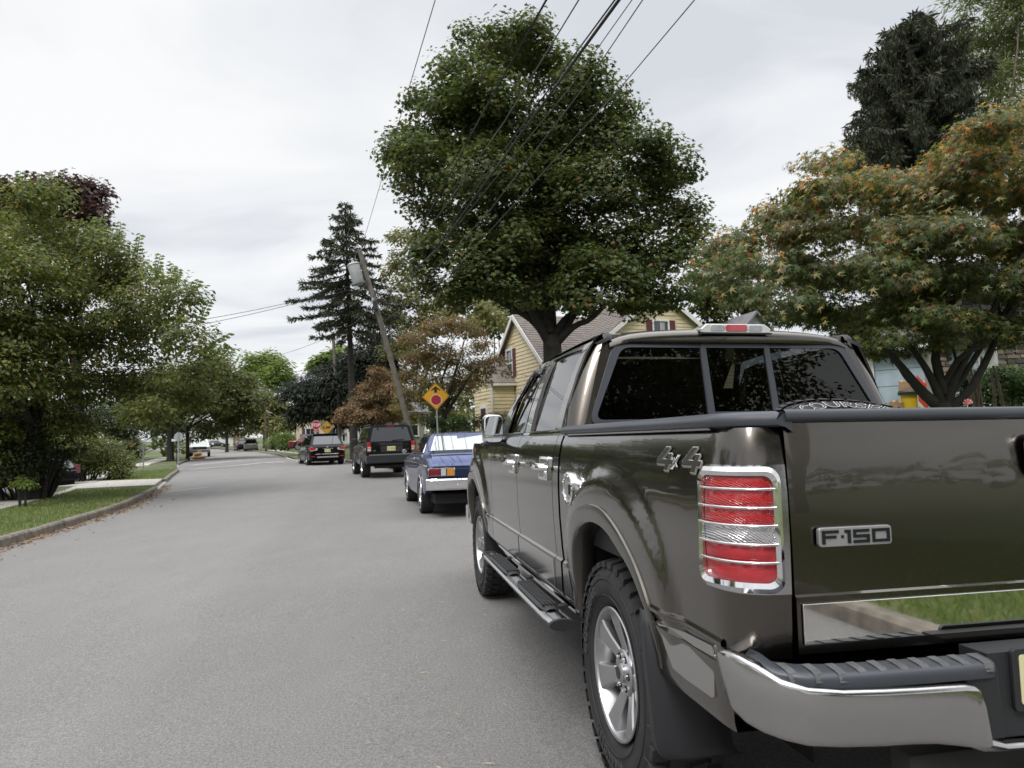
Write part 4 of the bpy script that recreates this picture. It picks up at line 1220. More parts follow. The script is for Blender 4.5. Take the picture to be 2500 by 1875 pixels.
# interior
int_m = mat('interior_cloth', (.03,.03,.033), .9)
mb = MB(); mb.box(-.86,.86,.72,2.6,.66,.75); mb.build('cab_floor', int_m, truck)
mb = MB(); mb.box(-.80,.80,.80,1.35,.75,1.0); mb.box(-.80,.80,.76,.90,.95,1.40); mb.build('rear_bench', int_m, truck, bevel=.04)
for x in (-.42, 0, .42): MB().box(x-.12,x+.12,.77,.86,1.40,1.50).build('headrest', int_m, truck, bevel=.04)
for x in (-.42, .42):
    MB().box(x-.25,x+.25,1.62,1.78,.85,1.42).build('front_seat', int_m, truck, bevel=.06)
    MB().box(x-.13,x+.13,1.62,1.74,1.46,1.64).build('headrest', int_m, truck, bevel=.05)
MB().box(-.82,.82,2.45,2.70,1.0,1.33).build('dashboard', int_m, truck, bevel=.05)
mb = MB(); mb.tube([(-.42+.19*cos(a), 2.3, 1.22+.19*sin(a)) for a in np.linspace(0,2*pi,25)], .014, 6, cap=False); mb.build('steering_wheel', int_m, truck)

# wheels
def bend(me, R_, phi, side, xpos):
    """wrap flat lettering round a wheel: side -1 seen from the left"""
    for v in me.vertices:
        x, y, n_ = v.co
        a = phi + x/R_; r = R_+y
        v.co = (xpos - n_ if side < 0 else xpos + n_, -side*-1*r*sin(a)*1.0 if False else (-r*sin(a) if side < 0 else r*sin(a)), r*cos(a))
def make_wheel():
    w = empty('wheel', (0,0,0))
    half = [(-.100,.240),(-.118,.262),(-.132,.292),(-.137,.33),(-.134,.365),(-.124,.392),(-.108,.408),(-.05,.414),(0,.415)]
    profl = half + [(-a, r) for a, r in half[-2::-1]]
    ty = MB().lathe(profl, 72, 'x').build('tyre', rubber, w, smooth=50)
    mb = MB()
    N_ = 36
    for k in range(N_):
        a = 2*pi*k/N_
        for row, (x0, x1, ph, wd, sk) in enumerate(((-.134,-.080,0,.72,.10),(-.070,-.012,.5,.70,-.22),(.012,.070,.0,.70,.22),(.080,.134,.5,.72,-.10))):
            a0 = a + ph*2*pi/N_; dw = 2*pi/N_*wd/2; v = []
            for r0, sh in ((.407,1.0),(.4285,.88)):
                for xx, aa in ((x0,-dw),(x1,-dw),(x1,dw),(x0,dw)):
                    sk_ = sk*(xx-x0-.03)*6
                    rr_ = r0 - (.010 if abs(xx) > .13 else 0)
                    th_ = a0+aa*sh+sk_*.5
                    v.append((xx*(.985 if r0 > .42 else 1), rr_*sin(th_), rr_*cos(th_)))
            mb.add(v, [(4,5,6,7),(0,1,5,4),(1,2,6,5),(2,3,7,6),(3,0,4,7)])
        for sx in (-1, 1):
            long_ = k % 2 == 0
            dw = 2*pi/N_*(.30 if long_ else .22); v = []
            r_in = .368 if long_ else .384
            for o, kk in ((.0,1.0),(.0045,.7)):
                for rr_, f in ((r_in,.55),(.413,1.0)):
                    base = float(np.interp(rr_, [.33,.365,.392,.413], [.137,.134,.124,.110]))
                    for sg in (-1,1): v.append((sx*(base+o), rr_*sin(a+sg*dw*f*kk), rr_*cos(a+sg*dw*f*kk)))
            mb.add(v, [(4,5,7,6),(0,1,5,4),(1,3,7,5),(3,2,6,7),(2,0,4,6)])
    tag(mb.build('tread', rubber, w, smooth=0), kind='stuff')
    let_m = mat('raised_tyre_letters', (.040,.040,.042), .55)
    for txt, phi, sz in (('GOODYEAR', radians(-62), .058), ('WRANGLER', radians(188), .052)):
        me = text_mesh(txt, sz, .0022, 0, .0012, space=1.15); bend(me, .322, phi, -1, -.1375); me.materials.clear(); me.materials.append(let_m); me.name = 'sidewall_letters'
        link('sidewall_letters', me, w)
    for r in (.290,.352):
        MB().lathe([(-.1355,r-.002),(-.139,r),(-.1355,r+.002)], 64, 'x').build('sidewall_rib', rubber, w)
    rim = MB().lathe([(-.100,.236),(-.122,.246),(-.126,.242),(-.122,.234),(-.100,.226),(-.06,.222),(.05,.20),(.10,.21)], 64, 'x').build('rim', alloy, w, smooth=40)
    for k in range(7):
        a = 2*pi*k/7 + .12
        mb = MB(); v = []
        st = [(.055,.024,-.072,.020),(.10,.022,-.080,.030),(.15,.028,-.095,.036),(.20,.038,-.108,.046),(.232,.050,-.114,.060)]
        for r, hw, xf, hb in st:
            for dx, hh in ((xf+.045, hb),(xf+.006,hw+.006),(xf,hw),(xf,-hw),(xf+.006,-hw-.006),(xf+.045,-hb)):
                y, z = hh, r; v.append((dx, y*cos(a)+z*sin(a), -y*sin(a)+z*cos(a)))
        f = []
        for i in range(4):
            for j in range(5): f.append((i*6+j, i*6+j+1, (i+1)*6+j+1, (i+1)*6+j))
        mb.add(v, f); mb.build('spoke', alloy, w, smooth=25)
    MB().lathe([(-.06,.088),(-.082,.086),(-.088,.080),(-.088,.0001)], 40, 'x').build('hub_plate', alloy, w, smooth=30)
    MB().lathe([(-.086,.040),(-.100,.038),(-.106,.030),(-.107,.0001)], 32, 'x').build('centre_cap', alloy, w, smooth=40)
    MB().lathe([(-.1072,.024),(-.1085,.023),(-.1085,.0001)], 24, 'x').build('cap_disc', black_pl, w, smooth=40)
    for k in range(6):
        a = 2*pi*(k+.5)/6
        T_ = Matrix.Translation((0,.062*sin(a),.062*cos(a)))
        MB().lathe([(-.0885,.0135),(-.0895,.0135),(-.0895,.0001)], 14, 'x', T_).build('lug_recess', dark, w)
        MB().lathe([(-.088,.0085),(-.101,.0078),(-.103,.0001)], 8, 'x', T_).build('lug_nut', chrome, w)
    MB().lathe([(.02,.0001),(.02,.175),(.045,.18),(.05,.20)], 32, 'x').build('brake_disc', under, w)
    return w
w0 = make_wheel()
for k, (sx, yy) in enumerate(((-1,0),(-1,3.518),(1,0),(1,3.518))):
    w = w0 if k == 0 else copy_tree(w0)
    w.parent = truck; w.location = (sx*.818, yy, .425)
    w.rotation_euler = (radians(-38*k), 0, 0 if sx < 0 else pi)
# front wheels turned a touch
# spare tyre in the bed (a thing of its own: it only rests there)
sp = copy_tree(w0)
sp.name = 'spare_tyre'
for ch in list(sp.children):
    if ch.name.split('.')[0] in ('sidewall_letters','rim','spoke','hub_plate','centre_cap','cap_disc','lug_recess','lug_nut','brake_disc'):
        bpy.data.objects.remove(ch)
tag(sp, 'spare off-road tyre with white outlined letters leaning in the bed of the brown pickup', 'tyre')
wl_m = mat('white_tyre_letters', (.50,.50,.49), .6); wf_m = mat('tyre_letter_fill', (.02,.02,.02), .6)
for off, ext, m, xp in ((.0028,.001,wl_m,-.1385),(-.0012,.001,wf_m,-.1405)):
    me = text_mesh('COURSER', .105, ext, .25, off, space=1.05); bend(me, .305, radians(2), -1, xp); me.materials.clear(); me.materials.append(m)
    link('sidewall_letters', me, sp)
# lie back: outer face (-x) turned to face up and backwards
tilt = radians(21)
# basis: wheel -x -> normal n ; wheel +z -> up along the slope
n_ = Vector((0, -sin(tilt), cos(tilt))); upv = Vector((0, cos(tilt), sin(tilt)))
X_ = -n_; Z_ = upv; Y_ = Z_.cross(X_)
Rm = Matrix((X_, Y_, Z_)).transposed().to_4x4()
top = Vector((.20, .30, 1.462))
cen = top - upv*.425 - n_*.10
sp.matrix_world = t_mat @ Matrix.Translation(cen) @ Rm
w0.parent = truck

# ------------------------------------------------------------------ trees and shrubs
bark = mat('bark', (.075,.065,.055), .95, noise=(5,.45), bump=(18,.9))
bark_dark = mat('dark_bark', (.030,.027,.024), .95, noise=(5,.4), bump=(18,.9))
bark_pale = mat('pale_bark', (.16,.13,.10), .95, noise=(5,.3), bump=(20,.8))
L_MAPLE = mat_leaf('maple_leaf', [(0,(0.038,0.055,0.019)),(.5,(0.065,0.089,0.028)),(.8,(0.102,0.130,0.038)),(.94,(0.168,0.180,0.050)),(.985,(0.180,0.120,0.036)),(1,(0.240,0.096,0.036))])
L_JMAP = mat_leaf('japanese_maple_leaf', [(0,(0.055,0.082,0.026)),(.55,(0.085,0.122,0.036)),(.74,(0.12,0.135,0.055)),(.90,(0.18,0.14,0.11)),(.96,(0.22,0.21,0.05)),(.99,(0.34,0.22,0.05)),(1,(0.40,0.06,0.07))], .45, .35)
L_JMAP_TOP = mat_leaf('japanese_maple_leaf_orange', [(0,(0.103,0.127,0.034)),(.40,(0.184,0.172,0.063)),(.65,(0.276,0.218,0.069)),(.85,(0.437,0.241,0.069)),(.96,(0.575,0.253,0.052)),(1,(0.460,0.081,0.057))], .45, .4)
L_LEFT = mat_leaf('broad_leaf', [(0,(.055,.073,.022)),(.4,(.09,.115,.032)),(.7,(.14,.165,.045)),(.9,(.20,.21,.06)),(.97,(.28,.25,.07)),(1,(.25,.15,.05))])
L_GREEN = mat_leaf('mid_green_leaf', [(0,(.045,.062,.018)),(.5,(.078,.100,.028)),(.85,(.125,.145,.042)),(1,(.22,.18,.06))])
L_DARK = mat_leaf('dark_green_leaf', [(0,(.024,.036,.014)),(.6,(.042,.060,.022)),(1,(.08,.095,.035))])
L_LIGHT = mat_leaf('yellow_green_leaf', [(0,(.075,.12,.025)),(.5,(.12,.18,.035)),(1,(.20,.24,.06))], .5, .45)
L_PURPLE = mat_leaf('purple_leaf', [(0,(.035,.022,.020)),(.6,(.062,.036,.032)),(1,(.11,.06,.05))])
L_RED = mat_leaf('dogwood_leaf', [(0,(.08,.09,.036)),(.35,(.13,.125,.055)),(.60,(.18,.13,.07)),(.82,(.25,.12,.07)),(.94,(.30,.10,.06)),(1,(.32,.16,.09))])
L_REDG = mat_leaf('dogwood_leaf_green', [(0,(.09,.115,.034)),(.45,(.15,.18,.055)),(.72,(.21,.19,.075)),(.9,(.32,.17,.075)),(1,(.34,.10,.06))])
L_SPR = mat_leaf('spruce_needles', [(0,(.028,.034,.020)),(.6,(.052,.060,.034)),(1,(.095,.10,.055))], .7, .15)
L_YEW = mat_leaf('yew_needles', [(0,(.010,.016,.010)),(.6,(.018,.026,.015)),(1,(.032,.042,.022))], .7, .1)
L_WILL = mat_leaf('pale_conifer_leaf', [(0,(0.095,0.115,0.045)),(.6,(0.155,0.180,0.075)),(1,(0.23,0.25,0.12))], .6, .4)
L_OLIVE = mat_leaf('olive_leaf', [(0,(0.087,0.102,0.036)),(.5,(0.160,0.174,0.065)),(1,(0.290,0.246,0.102))], .6, .4)
L_HEDGE = mat_leaf('hedge_leaf', [(0,(0.026,0.054,0.017)),(.6,(0.054,0.094,0.026)),(1,(0.132,0.192,0.048))])

def crown_points(blobs, n, clump, per=26, shell=.2, up=.35, flat=.7, droop=.45):
    """leaf positions: clumps sit on the shells of the blobs, leaves sit round the clumps"""
    B = np.array(blobs, float)          # cx cy cz rx ry rz
    area = (B[:,3]*B[:,4]+B[:,3]*B[:,5]+B[:,4]*B[:,5]); pr = area/area.sum()
    nc = max(n//per, 8)
    bi = rng.choice(len(B), nc, p=pr); d = rand_dirs(nc); d[:,2] = np.where(d[:,2] < -.55, -d[:,2]*.6, d[:,2])
    r = np.clip(1-np.abs(rng.normal(0, shell, nc)), .15, 1.0)
    cc = B[bi,:3] + d*r[:,None]*B[bi,3:6]
    cs = clump*rng.uniform(.5,1.35,nc)
    w = cs**2; li = rng.choice(nc, n, p=w/w.sum())
    g_ = rand_dirs(n)*(rng.random((n,1))**.4)*1.75
    g_[:,2] = np.where(g_[:,2] < 0, g_[:,2]*.45, g_[:,2])*flat
    C = cc[li] + g_*cs[li,None]*.6
    out = C - B[bi[li],:3]; out /= np.linalg.norm(out, axis=1, keepdims=True)+1e-6
    Nn = out*.55 + rand_dirs(n)*.6 + np.array([0,0,up+.35])
    T = out*.7 + rand_dirs(n)*.6 + np.array([0,0,-droop])
    return C, Nn, T, cc
def limb(mb, a, b, ra, rb, sag=.15, seg=7, n=7, wob=.06):
    a, b = Vector(a), Vector(b); L_ = (b-a).length
    mid = a.lerp(b, .5) + Vector((0,0,-sag*L_)) + Vector((random.uniform(-1,1),random.uniform(-1,1),0))*wob*L_
    pts = []; 
    for k in range(seg+1):
        t = k/seg; p = a*(1-t)**2+mid*2*t*(1-t)+b*t*t
        if 0 < k < seg: p += Vector((random.uniform(-1,1),random.uniform(-1,1),random.uniform(-1,1)))*wob*L_*.18
        pts.append(p)
    mb.tube(pts, [ra+(rb-ra)*(k/seg)**.8 for k in range(seg+1)], n, cap=False)
    return pts
def tree(name, label, cat, base, fork, r0, blobs, n, size, kind, leafm, barkm, clump=.45, per=26, shell=.2, nl=9, group=None, extra=None, flat=.7, up=.35, limbs=None, up_frac=None, droop=.45):
    base = Vector(base); t = empty(name, base, 0, label, cat, group)
    loc = lambda p: Vector(p)-base
    B = [(*(loc(b[:3])), *b[3:]) for b in blobs]
    C, Nn, T, cc = crown_points(B, n, clump, per, shell, up, flat, droop)
    s_ = size*rng.uniform(.65,1.25,n)
    if up_frac:
        hi = rng.random(n) < np.clip((C[:,2]-up_frac[0])/(up_frac[1]-up_frac[0]), .03, .9)*up_frac[3]
        leaves_mesh('crown', C[~hi], Nn[~hi], T[~hi], s_[~hi], kind, leafm, t)['kind'] = 'stuff'
        leaves_mesh('crown', C[hi], Nn[hi], T[hi], s_[hi], kind, up_frac[2], t)['kind'] = 'stuff'
    else:
        leaves_mesh('crown', C, Nn, T, s_, kind, leafm, t)['kind'] = 'stuff'
    f = loc(fork); mb = MB()
    mb.tube([(0,0,-.3),(0,0,.0),f*.12+Vector((.02*r0,0,0)),f*.5,f], [r0*1.5,r0*1.25,r0*1.02,r0*.95,r0*.86], 14, cap=False)
    mb.build('trunk', barkm, t, smooth=60)
    mb = MB()
    if limbs:
        for pts, ra, rb in limbs:
            q = resample([tuple(loc(p)) for p in pts], 9)
            mb.tube([Vector(p) for p in q], list(np.linspace(ra, rb, 9)), 9, cap=False)
    order = sorted(range(len(B)), key=lambda i: -B[i][3])
    for i in order[:nl]:
        limb(mb, f*random.uniform(.85,1.0), B[i][:3], r0*random.uniform(.30,.5), r0*.07, sag=-.05)
        for _ in range(3):
            k = rng.integers(len(cc)); 
            q = cc[k]; 
            if (Vector(q)-Vector(B[i][:3])).length < max(B[i][3:])*1.4: limb(mb, B[i][:3], q, r0*.09, r0*.02, sag=-.02, seg=4, n=5)
    mb.build('branches', barkm, t, smooth=60)
    return t
def blobs_px(lst, d, zscale=1.0, depth_j=0.6, back=True, dfun=None):
    """(x, y, r) in the 2212 px view -> blobs at distance d"""
    out = []
    for i, (x, y, r) in enumerate(lst):
        rr = r*K*d/FPX
        dj = d + random.uniform(-depth_j, depth_j)
        p = D(x, y, dj); out.append((p.x, p.y, p.z, rr, rr, rr*zscale))
        if back: 
            p = D(x+random.uniform(-.2,.2)*r, y+random.uniform(-.1,.3)*r, dj+rr*1.3); out.append((p.x, p.y, p.z, rr*.9, rr*.9, rr*.85*zscale))
    return out

# big street maple
MP = [(1085,85,42),(1150,80,40),(1100,150,70),(1180,150,65),(1015,95,30),(1000,160,55),(1050,215,70),(1250,180,60),(1290,215,55),(1335,245,36),(950,235,60),
 (905,215,18),(1000,290,85),(1110,290,90),(1220,280,80),(1300,310,60),(890,305,45),(850,330,28),(930,370,75),(1050,390,95),(1170,390,90),(1275,400,70),
 (1395,310,34),(1440,325,36),(1400,385,62),(1470,370,35),(1330,470,70),(1440,460,65),(1495,470,33),(885,440,24),(950,470,62),(1060,500,90),(1190,500,95),(1330,560,85),(1450,545,60),(1500,510,28),
 (950,560,52),(1040,600,75),(1160,600,85),(1290,620,80),(1410,630,62),(1475,640,35),(930,610,26),(1000,640,40),(1230,655,42),(1370,668,36),(1100,640,50),(1120,520,70),(1180,540,70),(1240,540,70),(1130,610,60),(1200,630,55),(1160,570,60),(1250,590,60),(1080,560,60)]
MD = 24.0
mbase = D(1193, 770, MD); mbase.z = gz(mbase.x, mbase.y)+H_LAWN; 
mfork = D(1192, 725, MD)
maple = tree('maple_tree', 'tall dense dark green maple standing behind the brown pickup in front of the yellow house', 'tree', mbase, mfork, .36,
     blobs_px(MP, MD, 1.0, 1.8), 125000, .135, 'maple', L_MAPLE, bark_dark, clump=.62, per=70, shell=.20, nl=14,
     limbs=[([D(1185,735,MD),D(1150,690,MD),D(1090,655,MD),D(1060,640,MD)],.17,.10),([D(1190,720,MD),D(1165,650,MD),D(1140,610,MD),D(1120,560,MD)],.2,.1),
            ([D(1192,720,MD),D(1190,640,MD+.5),D(1180,560,MD+1),D(1190,490,MD+1)],.18,.04),([D(1200,745,MD),D(1240,705,MD-.5),D(1275,690,MD-.8),D(1310,655,MD-1)],.13,.07),
            ([D(1198,725,MD),D(1222,690,MD),D(1250,665,MD),D(1290,600,MD)],.16,.08),([D(1175,700,MD),D(1160,640,MD),D(1190,560,MD+.5)],.15,.07)])

# Japanese maple on the right, nearest tree
JP = [(2180,265,45),(2120,300,60),(2200,340,70),(2060,350,55),(2100,400,80),(2190,430,80),(1770,365,38),(1815,350,28),(1740,420,45),(1800,430,60),(1880,400,45),(1960,420,60),(2030,440,60),
 (1700,470,45),(1650,490,32),(1740,520,60),(1840,510,70),(1940,520,70),(2040,530,75),(2140,530,75),(2210,540,60),(1575,530,36),(1540,560,28),(1610,570,50),(1690,590,60),(1780,600,65),(1880,600,70),(1980,610,70),(2080,610,70),(2180,620,70),
 (1560,620,38),(1620,640,42),(1530,590,22),(1700,670,48),(1790,680,52),(1870,690,50),(1960,690,48),(2110,690,40),(1900,735,34),(1840,730,30),(1990,640,60),(1850,742,30),(1905,765,24),(1950,755,32),(2045,735,34),(2080,700,42),(2135,745,34),(2200,715,48),(2010,700,40),(2290,500,120),(2330,380,110),(2300,640,90)]
JD = 9.4
jbase = D(2033, 900, JD); jbase.z = gz(jbase.x, jbase.y)+H_LAWN+.1
jfork = D(2033, 868, JD)
def J(x, y, d=JD): return D(x, y, d)
jblobs = []
for (x, y, r) in JP:
    rr = r*K*JD/FPX; p = D(x, y, JD + random.uniform(-.9,.9)); jblobs.append((p.x,p.y,p.z,rr*1.05,rr*1.3,rr*.62))
    p = D(x+random.uniform(-25,25), y+random.uniform(-6,20), JD+random.uniform(.8,2.2)); jblobs.append((p.x,p.y,p.z,rr*1.05,rr*1.3,rr*.62))
jt = tree('japanese_maple_tree', 'spreading Japanese maple with orange and purple-green star leaves over the garage drive at the right', 'tree', jbase, jfork, .13,
     jblobs, 84000, .092, 'jmaple', L_JMAP, bark_dark, clump=.27, per=60, shell=.20, nl=3, flat=.55, up=.15, droop=.9,
     up_frac=(2.9, 5.2, L_JMAP_TOP, .62),
     limbs=[([J(2030,880),J(1990,845),J(1945,790),J(1905,745)],0.081,0.033),([J(2035,870),J(2005,805),J(1975,760),J(1950,730)],0.062,0.028),
            ([J(2040,850),J(2020,770),J(2035,700),J(2060,650),J(2090,570)],0.068,0.028),([J(2045,880),J(2090,850),J(2130,780),J(2165,700),J(2200,620)],0.062,0.025),
            ([J(2040,830),J(2075,770,9.2),J(2130,740,9.2),J(2200,655,9)],0.043,0.019),([J(2050,870),J(2070,810,9.8),J(2055,740,9.9)],0.037,0.017),([J(1990,845),J(1955,815),J(1930,770)],0.031,0.011),
            ([J(2030,700),J(2000,640),J(1960,600)],0.031,0.011),([J(2165,700),J(2150,640),J(2120,560)],0.025,0.011)])
# the leaves that show largest, one by one
vt, ft = leaf_template('jmaple')
me_l = bpy.data.meshes.new('leaf'); me_l.from_pydata([tuple(p) for p in vt], [], ft); me_l.materials.append(L_JMAP)
me_l2 = bpy.data.meshes.new('leaf'); me_l2.from_pydata([tuple(p) for p in vt], [], ft); me_l2.materials.append(L_JMAP_TOP)
for k in range(290):
    x, y, r = JP[rng.integers(len(JP)-11)]
    a = rng.uniform(0, 2*pi)
    p = D(x+r*.9*cos(a)*rng.uniform(.2,1), y+r*.6*sin(a)*rng.uniform(.2,1), JD-1.0+rng.uniform(-.5,.3)) - jbase
    o = link('leaf', me_l if rng.random() < .6 else me_l2, jt); s_ = .10*rng.uniform(.8,1.2)
    o.location = p; o.rotation_euler = (rng.uniform(-1.2,-.3)*-1, rng.uniform(-.3,.9), rng.uniform(-.8,.8)-pi/2); o.scale = (s_, s_, s_)

# big broad-leaved tree on the left
LP = [(40,450,50),(110,440,45),(0,520,70),(90,530,80),(190,520,60),(240,570,55),(60,620,100),(180,640,90),(290,610,55),(330,600,30),(300,680,70),(370,660,45),(400,640,22),(0,720,100),(120,740,100),(240,750,85),(350,740,60),(410,730,45),(445,770,40),(0,820,90),(100,850,90),(210,850,80),(310,830,70),(400,820,50),(460,790,25),(40,920,70),(0,960,70),(130,920,60),(330,890,45),(400,870,40),(60,1000,50),(10,1030,50),(-90,600,120),(-100,760,130),(-90,900,120)]
LD = 19.5
lb = blobs_px(LP, LD, .95, 2.0)
lbase = D(70, 985, 20.5); lbase.z = gz(lbase.x, lbase.y)+H_LAWN
tree('broadleaf_tree', 'large spreading green broad-leaved tree overhanging the lawn and pavement at the left edge', 'tree', lbase, lbase+Vector((.1,0,2.3)), .30, lb, 84000, .13, 'ovate', L_LEFT, bark_dark, clump=.50, per=45, shell=.25, nl=14)
# upright leafy shoots on its right outline
shoots = empty('shoots', (0,0,0)); 
mbS = MB(); Cs, Ns, Ts = [], [], []
lt = [o for o in bpy.data.objects if o.name == 'broadleaf_tree'][0]
for x, y, dx, dy in ((255,540,6,-60),(295,560,8,-55),(335,600,12,-50),(365,640,10,-70),(405,650,25,-45),(430,700,22,-50),(440,760,60,-40),(455,800,45,-50),(200,520,12,-50),(235,545,-5,-55),(380,620,5,-40),(420,800,75,-55),(40,420,4,-50),(80,425,10,-45)):
    a = D(x, y, LD) - lbase; b = D(x+dx, y+dy, LD) - lbase
    pts = [a, a.lerp(b,.5)+Vector((0,0,.04)), b]; mbS.tube(pts, [.02,.014,.006], 5, cap=False)
    for k in range(15):
        t = k/14; p = a.lerp(b, t); Cs.append(p); side = 1 if k%2 else -1
        Ts.append(Vector((side*.9, random.uniform(-.4,.4), .1-.3*t))); Ns.append(Vector((random.uniform(-.3,.3), -.9, random.uniform(0,.6))))
bpy.data.objects.remove(shoots)
mbS.build('shoot_stems', bark, lt)['kind'] = 'stuff'; leaves_mesh('shoot_leaves', np.array(Cs), np.array(Ns), np.array(Ts), .16, 'ovate', L_LIGHT, lt)['kind'] = 'stuff'

# purple tree behind it
tree('purple_leaf_tree', 'purple-leaved tree rising behind the big green tree at the left edge', 'tree', (-19, 31, .3), (-19,31,4), .3,
     blobs_px([(20,420,40),(90,405,28),(150,410,40),(200,430,35),(60,460,60),(170,470,50),(225,455,20),(150,540,40),(-60,450,70)], 31, 1, 1.2), 9000, .22, 'maple', L_PURPLE, bark_dark, clump=.5, per=22)

def bush(name, label, cat, blobs, n, size, kind, m, group=None, clump=.25, stem=None, shell=.15):
    z0 = min(b[2]-b[5]*.8 for b in blobs); base = Vector((blobs[0][0], blobs[0][1], gz(blobs[0][0], blobs[0][1])+H_LAWN))
    t = empty(name, base, 0, label, cat, group)
    B = [(b[0]-base.x, b[1]-base.y, b[2]-base.z, *b[3:]) for b in blobs]
    C, Nn, T, cc = crown_points(B, n, clump, 20, shell, .35, .8)
    C[:,2] = np.maximum(C[:,2], .01)
    leaves_mesh('foliage', C, Nn, T, size*rng.uniform(.7,1.2,n), kind, m, t)['kind'] = 'stuff'
    mb = MB()
    for b in B: 
        for _ in range(3): limb(mb, (b[0]*.5,b[1]*.5,-.05), (b[0]+random.uniform(-.5,.5)*b[3], b[1], max(b[2]+.3*b[5],.2)), .03 if stem is None else stem, .008, seg=4, n=5)
    mb.build('stems', bark_dark, t)
    return t
bush('shrub', 'large rounded green shrub beyond the parked dark car on the left lawn', 'shrub', blobs_px([(180,960,32),(225,975,34),(265,995,26),(160,1000,28),(205,1010,28),(250,1015,22),(140,955,26)], 30, .9, 1.0), 12000, .11, 'ovate', L_LEFT, clump=.35)
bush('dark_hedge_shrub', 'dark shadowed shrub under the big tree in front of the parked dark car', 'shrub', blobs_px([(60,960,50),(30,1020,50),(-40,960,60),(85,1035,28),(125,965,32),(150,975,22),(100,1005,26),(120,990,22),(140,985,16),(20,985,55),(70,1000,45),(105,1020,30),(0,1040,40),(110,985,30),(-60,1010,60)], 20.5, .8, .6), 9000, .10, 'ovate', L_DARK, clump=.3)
bush('ground_cover_plant', 'low leafy plant with white flowers at the edge of the left lawn', 'plant', blobs_px([(45,1045,12),(62,1050,10)], 17.5, .9, .2, back=False), 700, .07, 'ovate', L_LIGHT, clump=.12)

# street trees beyond on the left
far = [
 ('street_tree','green street tree behind the octagonal sign on the left','tree',54,[(420,830,60),(470,810,45),(400,870,50),(455,870,45),(495,850,25),(370,830,60),(330,860,60),(300,900,40),(350,915,30)],17000,.24,'ovate',L_GREEN,(368,955),.26),
 ('street_tree','tall green tree overhanging the far street, left of the white pickup','tree',58,[(470,830,50),(510,830,40),(440,870,50),(500,880,45),(540,870,30),(450,930,30),(505,920,32)],11000,.30,'ovate',L_GREEN,(405,958),.14),
 ('street_tree','green tree over the pale bungalow at the end of the street','tree',95,[(520,860,35),(560,870,40),(530,905,35),(590,890,35),(560,915,25),(490,890,35),(600,915,20)],9000,.40,'ovate',L_GREEN,(490,955),.2),
 ('street_tree','bright yellow-green tree on the skyline at the end of the street','tree',125,[(545,790,26),(580,785,28),(605,800,22),(560,815,32),(595,825,30),(530,820,24),(615,820,14)],7000,.55,'clump',L_LIGHT,(572,950),.35),
 ('street_tree','tree with orange tinged leaves behind the street lamp','tree',96,[(560,870,18),(590,875,22),(600,900,28),(570,905,24),(620,910,22),(545,925,18),(590,930,24),(630,925,14)],7000,.38,'clump',L_OLIVE,(590,958),.2),
]
for nm, lab, cat, d, bl_, n_l, sz, kd, m, (tx, ty), r0 in far:
    b = D(tx, ty, d); b.z = gz(b.x, b.y)+.1
    tree(nm, lab, cat, b, b+Vector((0,0,2.6 if d < 100 else 4)), r0, blobs_px(bl_, d, 1, d*.03), n_l, sz, kd, m, bark_dark, clump=d*.012, per=24, nl=6)
b = D(300, 1000, 42); 
bush('shrub', 'rounded light green shrub on the far right corner beside the red car', 'shrub', blobs_px([(605,950,16),(620,948,16),(590,957,13),(635,955,11),(612,962,14)], 80, 1, .8), 6000, .16, 'ovate', L_LIGHT, clump=.5)

